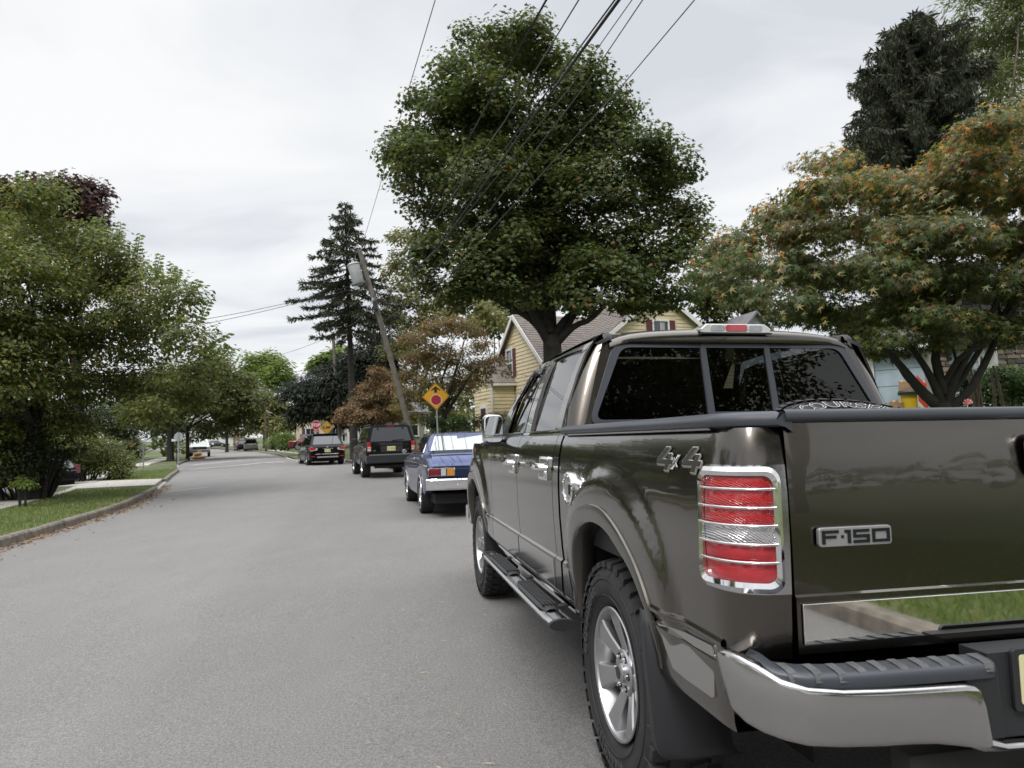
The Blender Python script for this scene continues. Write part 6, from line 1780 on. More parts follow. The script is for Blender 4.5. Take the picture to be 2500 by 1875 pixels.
# blue gable peeping over the pickup roof
p = at(1790, 800, 40)
simple_house('blue_gabled_house', 'pale blue gable with grey roof peeping above the pickup cab beside the Japanese maple', (p.x-.2, 40, 0), (1,.25), 3.2, 6, 1, 6.2, 8.0, mat('pale_blue_siding',(.42,.50,.56),.7), grey_roof, [], ridge='y')

# garage with stone wall
ga = empty('garage', (0,0,0), 0, 'small garage with a pale blue panelled door behind the Japanese maple trunk', 'garage')
gp = at(2127, 1000, 17.5); ga.matrix_world = frame_mat((gp.x, 17.5, .95), (.77,-.64))
blue_d = mat('pale_blue_door_paint', (.33,.40,.46), .6, noise=(1.6,.28), bump=(12,.1))
MB().box(0,2.6,.05,4.5,-.8,2.30).build('wall', white_w, ga, smooth=0)
MB().box(-.02,.14,-.06,.05,-.4,2.12).build('door_jamb', white_t, ga, smooth=0)
MB().box(2.3,2.42,-.06,.05,-.4,2.12).build('door_jamb', white_t, ga, smooth=0)
for k in range(6): MB().box(.15,2.29,-.035,.03,-.30+.405*k,.095+.405*k).build('door_panel', blue_d, ga, smooth=0, bevel=.008)
MB().box(-.10,2.7,-.35,.05,2.13,2.30).build('fascia', white_t, ga, smooth=0)
MB().add([(-.15,-.4,2.30),(2.7,-.4,2.30),(2.7,4.5,3.0),(-.15,4.5,3.0),(-.15,-.4,2.38),(2.7,-.4,2.38),(2.7,4.5,3.08),(-.15,4.5,3.08)],[(0,1,2,3),(4,5,6,7),(0,1,5,4),(1,2,6,5),(2,3,7,6),(3,0,4,7)]).build('roof', grey_roof, ga, smooth=0)
sh = empty('stone_house', (0,0,0), 0, 'stone-walled house wing behind the hedge at the right edge', 'house')
sp_ = at(2290, 1000, 16.3); sh.matrix_world = frame_mat((sp_.x, 16.35, .7), (1,.03))
mortar = mat('pale_mortar', (.36,.34,.30), .95, bump=(40,.4))
MB().box(0,6.5,.02,4,-.6,3.6).build('wall', mortar, sh, smooth=0)
MB().add([(-.2,-.3,3.6),(6.6,-.3,3.6),(6.6,4,5.2),(-.2,4,5.2),(-.2,-.3,3.7),(6.6,-.3,3.7),(6.6,4,5.3),(-.2,4,5.3)],[(0,1,2,3),(4,5,6,7),(0,1,5,4),(1,2,6,5),(2,3,7,6),(3,0,4,7)]).build('roof', grey_roof, sh, smooth=0)
st_ms = [mat('stone_grey',(.085,.08,.078),.9,bump=(14,.5)), mat('stone_brown',(.17,.125,.085),.9,bump=(14,.5)), mat('stone_buff',(.25,.195,.135),.9,bump=(14,.5)), mat('stone_dark',(.055,.053,.055),.9,bump=(14,.5)), mat('stone_mid',(.13,.115,.10),.9,bump=(14,.5))]
z = -.1
while z < 3.5:
    hh = random.choice((.10,.13,.17)); x = random.uniform(-.1,0)
    while x < 4.6:
        w = random.uniform(.16,.40); h2 = hh if random.random() < .75 else hh*.55
        a = .012; j = [random.uniform(-.012,.012) for _ in range(8)]; x0 = max(x,0)+a; x1 = x+w-a
        v = [(x0+j[0],-.02,z+a+j[1]),(x1+j[2],-.02,z+a+j[3]),(x1+j[4],-.02,z+h2-a+j[5]),(x0+j[6],-.02,z+h2-a+j[7])]
        d_ = random.uniform(.012,.035)
        f = [(p_[0]*.96+.04*(x0+x1)/2,-.02-d_,p_[2]*.94+.06*(z+h2/2)) for p_ in v]; b_ = [(p_[0],.02,p_[2]) for p_ in v]
        MB().add(b_+v+f, [(0,1,5,4),(1,2,6,5),(2,3,7,6),(3,0,4,7),(4,5,9,8),(5,6,10,9),(6,7,11,10),(7,4,8,11),(8,9,10,11)]).build('stone', random.choice(st_ms), sh, smooth=0)
        x += w
    z += hh
# yellow bin, paper bags, striped barricade, pinwheel
def put(px, py, d, z=None):
    p = at(px, py, d); 
    return p
bp = at(2226, 1040, 15); bz = at(2226, 957, 15).z-.90
bn = empty('trash_can', (bp.x, 15, bz), 0, 'yellow trash can with black rim overflowing with paper bags', 'trash can')
MB().lathe([(0,.001),(0,.135),(.86,.165)], 28, 'z').build('can_body', mat('yellow_plastic',(.62,.42,.02),.4), bn, smooth=40)
MB().lathe([(.84,.165),(.84,.21),(.90,.215),(.93,.19),(.93,.001)], 28, 'z').build('rim', black_pl, bn, smooth=40)
MB().lathe([(.78,.166),(.79,.172),(.80,.166)], 28, 'z').build('band', mat('yellow_plastic',(.62,.42,.02),.4), bn, smooth=40)
bag_m = mat('brown_paper', (.34,.22,.13), .9, noise=(9,.2))
def bag(loc, w, d, h, rz, label, seed):
    r_ = random.Random(seed); mb = MB(); P_ = []
    for zz, k in ((0,1),(h*.35,1.02),(h*.7,.97),(h,.9+.1*r_.random())):
        ring_ = []
        for i in range(13):
            a = 2*pi*i/12; x = w/2*k*math.copysign(min(1,abs(cos(a))*1.3),cos(a)); y = d/2*k*math.copysign(min(1,abs(sin(a))*1.3),sin(a))
            ring_.append((x+r_.uniform(-.012,.012)*(i%12>0), y+r_.uniform(-.012,.012)*(i%12>0), zz+(r_.uniform(-.04,.04) if zz==h else 0)*(i%12>0)))
        ring_[12] = ring_[0]; P_.append(ring_)
    mb.grid(P_); mb.add([p for p in P_[-1][:12]], [tuple(range(12))])
    o = mb.build('paper_bag', bag_m, smooth=25); o.location = loc; o.rotation_euler = (0,0,rz); tag(o, label, 'bag'); return o
bag((bp.x-.03,15,bz+.93), .30,.24,.19,.3, 'crumpled brown paper bag on top of the yellow trash can', 1)
bag((bp.x-.27,15.05,bz+.0), .22,.25,.72,.2, 'tall brown paper bag standing left of the yellow trash can', 2)
bar = empty('traffic_barricade', (at(2253,1000,14.8).x, 14.8, bz), 0, 'narrow orange and white striped barricade panel right of the trash can', 'barricade')
w_ = mat('barricade_white',(.7,.7,.68),.4); o_ = mat('barricade_orange',(.62,.07,.03),.4)
MB().box(-.085,.085,-.02,.02,.02,1.12).build('panel', w_, bar, smooth=0)
for k in range(5):
    z0 = .10+.22*k
    MB().add([(-.085,-.0215,z0+.16),(.085,-.0215,z0-.04),(.085,-.0215,z0+.07),(-.085,-.0215,z0+.27)], [(0,1,2,3)]).build('stripe', o_, bar, smooth=0)
MB().box(.085,.10,-.03,.03,.0,1.12).build('side_rail', o_, bar, smooth=0); MB().box(-.12,.12,-.12,.12,0,.04).build('foot', black_pl, bar, smooth=0)
pw = at(2361, 984, 8.6)
pn = empty('pinwheel', (pw.x, pw.y, 0), 0, 'red and white pinwheel on a stick under the Japanese maple', 'pinwheel')
MB().tube([(0,0,.2),(0,0,pw.z)], .004, 6).build('stick', white_t, pn)
mA = mat('pinwheel_red',(.55,.04,.08),.4); mB = mat('pinwheel_cream',(.75,.55,.48),.4)
for k in range(12):
    a = radians(-10+200*k/11+ 20); b2 = a+radians(15)
    MB().add([(0,-.01,pw.z-.02),(.062*cos(a),-.02-.01*(k%2),pw.z-.01+.062*sin(a)),(.062*cos(b2),-.012,pw.z-.01+.062*sin(b2))], [(0,1,2)]).build('vane', mA if k%2 else mB, pn, smooth=0)

# ------------------------------------------------------------------ utility poles, lamp, wires
pole_w = mat('pole_wood', (.145,.132,.112), .95, noise=(4,.25), bump=(30,.5))
PD = 31.0
pts = [D(x,y,PD) for x,y in ((777,540),(787,577),(800,622),(822,695),(844,775),(862,840),(877,898),(893,960))]
pb = pts[-1]+(pts[-1]-pts[-2])*.3; pb.z = min(pb.z, gz(pb.x,pb.y)+.1)
up = empty('utility_pole', (pb.x,pb.y,pb.z), 0, 'leaning wooden utility pole carrying a grey transformer', 'utility pole')
q = [p-pb for p in pts[::-1]]; q = [Vector((0,0,-.3))]+q
MB().tube(q, list(np.linspace(.135,.10,len(q))), 14).build('pole', pole_w, up, smooth=60)
tcn_ = D(769,591,PD-.1)-pb; axis = (pts[0]-pts[2]).normalized()
Rt = axis.to_track_quat('Z','Y').to_matrix().to_4x4()
tr_m = mat('transformer_grey', (.42,.44,.45), .45, .1, noise=(4,.1))
MB().lathe([(-.50,.001),(-.50,.24),(-.46,.265),(.36,.265),(.38,.285),(.42,.285),(.47,.24),(.50,.001)], 28, 'z', Matrix.Translation(tcn_)@Rt).build('transformer', tr_m, up, smooth=40)
MB().lathe([(.5,.05),(.56,.07),(.6,.04),(.66,.06),(.70,.03),(.74,.001)], 12, 'z', Matrix.Translation(tcn_)@Rt).build('bushing', tr_m, up, smooth=40)
for zz in (.25,-.25): MB().beam(tcn_+axis*zz, tcn_+axis*zz+Vector((.42,.08,-.02)), .08,.08).build('bracket', under, up)
MB().tube([tcn_+Vector((-.15,0,-.45)),tcn_+Vector((0,-.2,-.8)),tcn_+Vector((.35,-.1,-.7)),tcn_+Vector((.5,0,-.4))], .018, 6).build('drop_cable', black_pl, up)
fz_ = D(812,655,PD-.2)-pb; MB().box(-.12,.05,-.1,.1,-.3,.12,Matrix.Translation(fz_)).build('splice_box', black_pl, up, bevel=.02)
fz_ = D(806,648,PD-.2)-pb; MB().lathe([(-.1,.001),(-.1,.06),(.1,.06),(.1,.001)], 12, 'z', Matrix.Translation(fz_)).build('insulator', tr_m, up)
a, b = D(719,718,56), D(736,958,56); b.z = gz(b.x,b.y)
u2 = empty('utility_pole', b, 0, 'second, more distant utility pole rising from the dark evergreens', 'utility pole')
MB().tube([(0,0,-.3),a-b], [.16,.12], 12).build('pole', pole_w, u2, smooth=60)
a, b = at(647,945,82), at(649.5,1103,82); b.z = gz(b.x,b.y)
sl = empty('street_lamp', b, 0, 'brown pole street lamp with a long curved arm over the far street', 'street lamp')
MB().tube([(0,0,-.2),a-b], [.13,.09], 10).build('pole', mat('brown_pole',(.10,.07,.055),.85), sl, smooth=60)
al_m = mat('lamp_aluminium',(.45,.46,.45),.5,.3)
A0 = at(646,983,82)-b; A1 = at(612,972,82)-b; A2 = at(599,975,82)-b
MB().tube([A0,(A0+A1)/2+Vector((0,0,.12)),A1,A2], [.05,.05,.05,.05], 8).build('arm', al_m, sl)
MB().lathe([(-.42,.001),(-.38,.12),(-.1,.17),(.25,.12),(.34,.001)], 14, 'x', Matrix.Translation(A2+Vector((.1,0,.0)))).build('lamp_head', al_m, sl, smooth=50)
MB().lathe([(-.3,.001),(-.26,.10),(.0,.13),(.15,.001)], 12, 'x', Matrix.Translation(A2+Vector((-.02,0,-.07)))).build('lamp_glass', mat('lamp_glass_green',(.35,.5,.46),.2), sl, smooth=50)
C0 = at(649,1005,82)-b; MB().beam(C0, at(666,1009,82)-b, .04,.05).build('bracket', al_m, sl); MB().beam(at(649,1001,82)-b, at(666,1009,82)-b, .04,.05).build('bracket', al_m, sl)

wire_m = mat('wire_black', (.012,.012,.013), .6); wire_g = mat('wire_aluminium', (.12,.12,.125), .5, .4)
def wire(label, pts, r, m=wire_m, sag=.0):
    P_ = [Vector(p) for p in pts]
    out = []
    for i in range(len(P_)-1):
        for t in np.linspace(0,1,10,endpoint=False):
            q = P_[i].lerp(P_[i+1], float(t)); q.z -= sag*4*t*(1-t); out.append(q)
    out.append(P_[-1]); 
    o = MB().tube(out, r, 6).build('overhead_wire', m, smooth=60); o['label'] = label; o['category'] = 'wire'; o['group'] = 'overhead wires along the street'; return o
def ext(p, q, k): p, q = Vector(p), Vector(q); return q+(q-p)*k
top0 = D(778,545,PD)
def W(label, near, dn, mid, dm, far_, r, m=wire_m, k=.45):
    a = D(*near, dn); pts_ = [ext(D(*mid[0],dm[0]), a, k), a]
    for mm, dd_ in zip(mid, dm): pts_.append(D(*mm, dd_))
    pts_.append(far_); return wire(label, pts_, r, m)
W('single wire running from the transformer pole top up past the left of the maple', (940,0), 11.5, [(885,185),(835,352)], [15.5,21.5], top0, .009, wire_g)
W('twisted black cable crossing the upper left of the maple', (1180,0), 8.6, [(1040,250),(930,455)], [12.2,18.5], D(806,640,PD), .016)
W('grey wire crossing the maple just right of the twisted cable', (1250,0), 8.3, [(1090,262),(960,448)], [11.8,17.5], D(812,650,PD), .010, wire_g)
W('thick black cable bundle crossing the middle of the maple', (1337,0), 7.2, [(1180,215),(1030,420),(945,540)], [10,14.5,19], D(810,655,PD), .020)
W('second strand close beside the thick black cable bundle', (1328,0), 7.0, [(1160,228),(1010,432),(935,545)], [9.8,14.5,19.5], D(812,660,PD), .010)
W('thin wire right of the thick cable bundle, left of a parallel twin', (1365,0), 7.3, [(1230,190),(1060,398),(960,520)], [9.5,13.8,18], D(814,665,PD), .006, wire_g)
W('thin wire right of its parallel twin across the maple', (1388,0), 7.3, [(1260,190),(1060,452),(945,578)], [9.3,14.5,19.5], D(818,680,PD), .007, wire_g)
W('rightmost wire running down over the right flank of the maple', (1500,0), 7.2, [(1340,190),(1130,420),(985,580)], [9.2,13.5,19], D(822,700,PD), .007, wire_g)
wire('service drop looping from the maple limb to the yellow house', [D(915,600,27),D(1000,617,27.5),D(1085,640,28),D(1200,655,31),D(1420,700,34)], .012, sag=.05)
wire('low wire sagging over the dogwood towards the yellow house', [D(825,700,PD),D(930,750,31),D(1060,795,32),D(1250,830,34)], .008, wire_g, .05)
wire('upper of two wires crossing the street to the big left tree', [D(800,605,PD),D(640,650,28),D(440,690,24),D(200,730,20),D(-100,745,17)], .010, wire_m, .03)
wire('lower of two wires crossing the street to the big left tree', [D(803,612,PD),D(640,655,28),D(430,702,24.5),D(0,738,17.5)], .010, wire_m, .03)
wire('far wire from the second pole to the left over the street', [D(720,724,56),D(600,768,60),D(480,792,66)], .014, wire_g, .1)
wire('slack cable from the second pole down to the leaning pole', [D(722,735,56),D(745,705,46),D(806,650,PD)], .012, wire_g, .3)
wire('lower far wire over the end of the street', [D(722,790,56),D(600,805,66),D(470,815,80)], .016, wire_g, .1)

# ------------------------------------------------------------------ signs
galv = mat('galvanised_post', (.33,.35,.37), .45, .6, noise=(20,.15)); yel_s = mat('sign_yellow', (.72,.35,.01), .35); yel_o = mat('sign_faded_yellow', (.42,.24,.03), .5)
red_s = mat('sign_red', (.36,.012,.03), .35); wht_s = mat('sign_white', (.72,.72,.72), .35); blk_s = mat('sign_black', (.012,.012,.012), .4); alu = mat('sign_back', (.36,.37,.38), .5, .4)
def ngon(n, r, rot=0.): return [(r*cos(rot+2*pi*k/n), r*sin(rot+2*pi*k/n)) for k in range(n)]
def plate2(par, name, poly, y, m, th=.002): MB().prism(poly, y, y-th, 'y').build(name, m, par, smooth=0)
def rpoly(poly, r): return round_poly(poly, r, 4)
def ZX(cx, cz, poly): return [(cx+a, cz+b) for a, b in poly]
c = at(1068, 967.5, 27.5); g0 = gz(c.x, c.y)+H_LAWN
sg = empty('warning_sign', (c.x, c.y, g0), radians(2), 'yellow diamond stop ahead sign with black arrow above a red octagon', 'road sign')
sg.rotation_euler = (0, radians(-1.2), radians(2)); cz = c.z-g0
MB().box(-.03,.03,.0,.03,-.3,cz+.2).build('post', galv, sg, smooth=0)
plate2(sg, 'sign_panel', ZX(0,cz,rpoly(ngon(4,.545,pi/2),.05)), 0, blk_s, .004)
plate2(sg, 'sign_face', ZX(0,cz,rpoly(ngon(4,.53,pi/2),.05)), -.0042, yel_s)
bd_o = rpoly(ngon(4,.505,pi/2),.05); bd_i = rpoly(ngon(4,.490,pi/2),.05)
MB().ring([(a,-.0068,cz+b) for a,b in bd_o],[(a,-.0068,cz+b) for a,b in bd_i]).build('border', blk_s, sg, smooth=0)
plate2(sg, 'arrow', [(0,cz+.40),(.19,cz+.235),(.155,cz+.215),(.055,cz+.27),(.055,cz+.14),(-.055,cz+.14),(-.055,cz+.27),(-.155,cz+.215),(-.19,cz+.235)], -.0064, blk_s)
plate2(sg, 'octagon_border', ZX(0.0,cz-.14,ngon(8,.225,pi/8)), -.0064, wht_s)
plate2(sg, 'octagon', ZX(0.0,cz-.14,ngon(8,.205,pi/8)), -.0086, red_s)
c = at(771.5, 1038, 50); g0 = gz(c.x, c.y)+H_LAWN; cz = c.z-g0
sg = empty('stop_sign', (c.x, c.y, g0), .1, 'red octagonal STOP sign with small red plaque below it', 'road sign')
MB().box(-.03,.03,.0,.03,-.3,cz+.2).build('post', galv, sg, smooth=0)
plate2(sg, 'sign_panel', ZX(0,cz,ngon(8,.345,pi/8)), 0, wht_s, .004); plate2(sg, 'sign_face', ZX(0,cz,ngon(8,.325,pi/8)), -.0042, red_s)
text('lettering', 'STOP', .30, Matrix.Translation((0,-.0085,cz-.005)) @ Matrix.Rotation(pi/2,4,'X'), wht_s, sg, .001, sx=.78, offset=.006)
plate2(sg, 'plaque', [(-.2,cz-.50),(.2,cz-.50),(.2,cz-.37),(-.2,cz-.37)], 0, red_s, .004)
text('lettering', 'ALL WAY', .11, Matrix.Translation((0,-.0065,cz-.435)) @ Matrix.Rotation(pi/2,4,'X'), wht_s, sg, .001, sx=.8)
c = at(797.4, 1044, 52); g0 = gz(c.x, c.y)+H_LAWN; cz = c.z-g0
sg = empty('bump_sign', (c.x, c.y, g0), .05, 'faded yellow diamond BUMP sign overlapping the stop sign', 'road sign')
MB().box(-.03,.03,.0,.03,-.3,cz+.2).build('post', galv, sg, smooth=0)
plate2(sg, 'sign_panel', ZX(0,cz,rpoly(ngon(4,.52,pi/2),.05)), 0, yel_o, .004)
MB().ring([(a,-.0068,cz+b) for a,b in rpoly(ngon(4,.48,pi/2),.05)],[(a,-.0068,cz+b) for a,b in rpoly(ngon(4,.465,pi/2),.05)]).build('border', blk_s, sg, smooth=0)
text('lettering', 'BUMP', .28, Matrix.Translation((0,-.0065,cz)) @ Matrix.Rotation(pi/2,4,'X'), blk_s, sg, .001, sx=.85, offset=.006)
c = at(436, 1066.6, 47); g0 = gz(c.x, c.y)+H_LAWN; cz = c.z-g0
sg = empty('stop_sign', (c.x, c.y, g0), 0, 'grey back of an octagonal sign on a post at the left corner', 'road sign')
MB().box(-.035,.035,-.04,.0,-.3,cz+.3).build('post', galv, sg, smooth=0); plate2(sg, 'sign_panel', ZX(0,cz,ngon(8,.31,pi/8)), .006, alu, .006)
sg = empty('street_name_sign', (c.x-.28, c.y+.3, g0), 0, 'white street name sign on a thin post in front of the octagonal sign back', 'street sign')
MB().tube([(0,0,-.2),(.0,0,cz-.1)], .025, 8).build('post', under, sg); MB().box(-.32,.18,-.01,.01,cz-.28,cz-.12).build('name_plate', mat('name_plate_white',(.6,.66,.72),.4), sg, smooth=0)
c = at(350, 1092, 40); sg = empty('marker_post', (c.x, 40, gz(c.x,40)+H_LAWN), 0, 'thin grey post on the lawn between the shrub and the left corner', 'post')
MB().tube([(0,0,-.2),(0,0,c.z-gz(c.x,40)-.1)], .035, 8).build('post', galv, sg); MB().box(-.04,.04,-.01,.01,c.z-gz(c.x,40)-.35,c.z-gz(c.x,40)-.1).build('marker_plate', galv, sg, smooth=0)

# ------------------------------------------------------------------ cars
def wheel_s(par, x, y, r, w, rimr, s, rim_m=alloy, ww=None):
    wh = empty('wheel', (x,y,r)); wh.parent = par
    MB().lathe([(-w/2*.7,rimr),(-w/2,rimr+.02),(-w/2,r*.93),(-w/2*.8,r),(w/2*.8,r),(w/2,r*.93),(w/2,rimr+.02),(w/2*.7,rimr)], 30, 'x').build('tyre', rubber, wh, smooth=40)
    MB().lathe([(s*w/2*.80,rimr*1.02),(s*w/2*.86,rimr*.92),(s*w/2*.35,rimr*.82),(s*w/2*.40,.07),(s*w/2*.8,.05),(s*w/2*.8,.001)], 28, 'x').build('rim', rim_m, wh, smooth=30)
    for k in range(5):
        a = 2*pi*k/5; MB().beam((s*w/2*.72,.05*sin(a),.05*cos(a)),(s*w/2*.80,rimr*.9*sin(a),rimr*.9*cos(a)),.05,.03,up=(s,0,0)).build('spoke', rim_m, wh, smooth=0)
    if ww: MB().lathe([(s*w/2*1.01,rimr+.025),(s*(w/2+.002),rimr+.035),(s*w/2*1.01,rimr+.05)], 30, 'x').build('whitewall', ww, wh)
    return wh
def car_body(par, secs, m, name='body', arches=(), r_arch=.36):
    """secs: (y, z_bottom, z_shoulder, half width, crown)"""
    ysec = [s_[0] for s_ in secs]; 
    yy = sorted(set(list(np.linspace(ysec[0], ysec[-1], 46)) + ysec)); P_ = []
    for y in yy:
        zb, zs_, w, cr_ = [float(np.interp(y, ysec, [s_[k] for s_ in secs])) for k in (1,2,3,4)]
        zb2 = zb
        for ya in arches:
            d_ = abs(y-ya)
            if d_ < r_arch: zb2 = max(zb2, .02+r_arch*.92 + math.sqrt(max(r_arch**2-d_**2, 0))*.95)
        zb2 = min(zb2, zs_-.12); h = zs_-zb2
        half = [(w*.80,zb2),(w*.97,zb2+.01),(w*.995,zb2+.12*h),(w,zb2+.45*h),(w*.985,zb2+.8*h),(w*.965,zs_-.035),(w*.92,zs_-.006),(w*.80,zs_+cr_*.35),(w*.4,zs_+cr_*.9),(0,zs_+cr_)]
        P_.append([(-a,y,b) for a,b in half]+[(a,y,b) for a,b in half[-2::-1]])
    mb = MB().grid(P_); n_ = len(P_[0]); mb.add(P_[0],[tuple(range(n_))]); mb.add(P_[-1],[tuple(range(n_))])
    return mb.build(name, m, par, smooth=40)
def greenhouse(par, yb0, yt0, yt1, yb1, zb, zt, wb, wt, m, gm, sides=((.06,.46),(.50,.94)), crown=.03, rear=(.88,.06,.94), fz=None):
    def pt(y_t, z_t, x_t, off=0.):    # y_t 0..1 rear to front, z_t 0..1, x_t -1..1
        y = (yb0+(yb1-yb0)*y_t)*(1-z_t)+(yt0+(yt1-yt0)*y_t)*z_t; w = wb*(1-z_t)+wt*z_t
        return (x_t*(w+off), y, zb+(zt-zb)*z_t)
    P_ = []
    for y_t in np.linspace(0,1,13):
        row = [pt(y_t,z_t,-1) for z_t in (0,.25,.5,.75,.93)]
        for x_t in (-.93,-.7,-.35,0,.35,.7,.93):
            p_ = pt(y_t,1,x_t); row.append((p_[0],p_[1],p_[2]+crown*(1-x_t*x_t)*min(1,4*min(y_t,1-y_t)+.3)))
        row += [pt(y_t,z_t,1) for z_t in (.93,.75,.5,.25,0)]
        P_.append(row)
    mb = MB().grid(P_); n_ = len(P_[0]); mb.add(P_[0],[tuple(range(n_))]); mb.add(P_[-1],[tuple(range(n_))])
    mb.build('roof', m, par, smooth=40)
    for s in (-1,1):
        for a, b in sides:
            q_ = [pt(a,.06,s,.008),pt(b,.06,s,.008),pt(b,.90,s,.010),pt(a,.90,s,.010)]
            MB().add(q_,[(0,1,2,3)]).build('side_window', gm, par, smooth=0)
    rw, z0, z1 = rear
    for y_t, nm, sg_ in ((0,'rear_window',-1),(1,'windscreen',1)):
        q_ = []
        for xx, zz in ((-rw,z0),(rw,z0),(rw*.97,z1),(-rw*.97,z1)):
            p_ = pt(y_t,zz,xx); q_.append((p_[0],p_[1]+sg_*.012,p_[2]))
        MB().add(q_,[(0,1,2,3)]).build(nm, gm, par, smooth=0)
    return pt
carglass = mat('car_glass', (.012,.013,.015), .02, 0, .9, 1.0)
black_p = mat_paint('black_car_paint', (.006,.006,.007), .1, .3, coat=.45)
def bx(par, name, x0,x1,y0,y1,z0,z1,m,bev=.01): return MB().box(x0,x1,y0,y1,z0,z1).build(name, m, par, smooth=30, bevel=bev)
def nplate(par, x, y, z, w, h, m, txt=None, label='number_plate', ang=0):
    bx(par, label, x-w/2,x+w/2,y-.006,y,z-h/2,z+h/2,m,0)
    if txt: text('plate_lettering', txt, h*.72, Matrix.Translation((x,y-.008,z-.005)) @ Matrix.Rotation(pi/2,4,'X'), blk_s, par, .0005, sx=.62)
plate_y = mat('plate_yellow', (.70,.66,.36), .4)

# classic blue sedan
BX, BY, BYAW = -.60, 12.45, .235
bz0 = gz(BX-.9, BY+1)+.0
bc = empty('classic_sedan', (BX,BY,bz0), BYAW, 'classic dark blue two-tone sedan with chrome bumper parked ahead of the pickup', 'car')
bc.rotation_euler = (0, radians(.6), BYAW)
blue = mat_paint('blue_car_paint', (.012,.028,.12), .45, .3, coat=.7); blue_l = mat_paint('blue_deck_paint', (.026,.044,.15), .5, .3); blue_d2 = mat('blue_panel', (.008,.020,.060), .3, .2, coat=.6)
car_body(bc, [(.02,.60,.88,.925,.0),(.12,.56,.93,.94,.01),(.30,.50,1.02,.945,.015),(.7,.34,1.07,.95,.018),(1.1,.30,1.10,.95,.02),(1.5,.30,1.10,.955,.02),(3.6,.30,1.06,.955,.02),(4.9,.32,.98,.94,.03),(5.05,.36,.85,.90,.02)], blue, arches=(1.15,4.0), r_arch=.36)
# trunk lid a shade lighter, slightly proud
P_ = [[(x*k,y,z+.012*(1-x*x)) for x in np.linspace(-.84,.84,13)] for y,z,k in ((.075,.885,1.0),(.10,.91,1.0),(.20,1.035,.99),(.28,1.062,.99),(.6,1.095,.98),(1.0,1.128,.97),(1.12,1.138,.97))]
MB().grid(P_).build('boot_lid', blue_l, bc, smooth=40)
MB().box(-.86,.86,.0,.045,.70,.86).build('tail_panel', blue_d2, bc, smooth=0)
greenhouse(bc, 1.12,1.72,3.0,3.75,1.09,1.455,.86,.66,blue,mat('clear_car_glass',(.30,.34,.34),.03,.75,.9,1.0),sides=((.20,.50),(.53,.93)),rear=(.84,.07,.90),crown=.045)
for a,b_ in (((-.73,1.135,1.125),(-.57,1.70,1.42)),((.73,1.135,1.125),(.57,1.70,1.42)),((-.73,1.135,1.125),(.73,1.135,1.125)),((-.57,1.70,1.425),(.57,1.70,1.425))):
    MB().beam((a[0],a[1]-.02,a[2]),(b_[0],b_[1]-.02,b_[2]),.028,.02).build('window_chrome', chrome, bc, smooth=0)
MB().beam((-.875,.04,.875),(.875,.04,.875),.03,.02).build('tail_chrome', chrome, bc, smooth=0)
for s in (-1,1):
    MB().tube([(s*.93,.06,.880),(s*.955,.6,.90),(s*.962,1.6,.93),(s*.965,3.0,.93),(s*.955,4.6,.90)], .010, 6).build('side_chrome', chrome, bc)
    MB().tube([(s*.875,1.14,1.10),(s*.70,1.66,1.43),(s*.675,2.4,1.47),(s*.68,3.0,1.44)], .014, 6).build('drip_rail', chrome, bc)
    lm = empty('tail_lamp', (0,0,0)); lm.parent = bc
    for x0_, x1_, m_2 in ((-.915,-.725,mat('deep_red_lens',(.20,.01,.02),.25,coat=1.)),(-.705,-.62,mat('white_lens',(.5,.5,.52),.3,coat=1.)),(-.60,-.475,mat('amber_lens',(.62,.24,.02),.3,coat=1.))):
        xa, xb = sorted((-s*x0_, -s*x1_)); MB().box(xa,xb,-.02,.02,.725,.845).build('lens', m_2, lm, smooth=0)
    xa, xb = sorted((s*.925, s*.465)); mb = MB()
    for q_ in ((xa,xb,.845,.857),(xa,xb,.713,.725),(xa,xa+.012,.725,.845),(xb-.012,xb,.725,.845)): mb.box(q_[0],q_[1],-.026,.02,q_[2],q_[3])
    mb.build('lamp_surround', chrome, lm, smooth=0)
    pts_ = [(s*.963,1.15+.37*cos(a_),.335+.37*sin(a_)) for a_ in np.linspace(0,pi,16)]
    MB().tube(pts_, .012, 6).build('wheel_lip', chrome, bc)
    pts_ = [(s*.963,4.0+.37*cos(a_),.335+.37*sin(a_)) for a_ in np.linspace(0,pi,16)]
    MB().tube(pts_, .012, 6).build('wheel_lip', chrome, bc)
    MB().lathe([(-.03,.001),(-.03,.045),(.03,.05),(.05,.001)], 16, 'y', Matrix.Translation((s*1.04,3.35,1.13))).build('door_mirror', chrome, bc, smooth=40)
    bx(bc, 'door_handle', s*.955-.02, s*.955+.02, 2.0,2.16,.98,1.01, chrome, .006)
P_ = []
for x in np.linspace(-.96,.96,25):
    e = abs(x)/.96; y0 = .10*e**6
    P_.append([(x,y0+dy,z) for dy,z in ((.05,.47),(-.04,.475),(-.06,.50),(-.062,.60),(-.075,.625),(-.085,.645),(-.07,.668),(.0,.675),(.05,.66))])
MB().grid(P_).build('rear_bumper', chrome, bc, smooth=35)
for x in (-.78,-.42,.42,.78): MB().lathe([(-.066,.014),(-.072,.010),(-.074,.001)], 10, 'y', Matrix.Translation((x,0,.56))).build('bumper_bolt', chrome, bc)
MB().lathe([(-.03,.001),(-.045,.035),(-.04,.055),(-.01,.062),(.0,.062)], 24, 'y', Matrix.Translation((0,0,.785))).build('filler_emblem', chrome, bc, smooth=40)
MB().lathe([(-.046,.03),(-.047,.001)], 20, 'y', Matrix.Translation((0,0,.785))).build('emblem_centre', blk_s, bc)
MB().lathe([(-.005,.001),(-.005,.02),(.02,.022)], 14, 'y', Matrix.Translation((0,.14,.965))).build('boot_lock', chrome, bc)
bx(bc,'number_plate',-.153,.153,-.085,-.078,.435,.59,plate_y,.0)
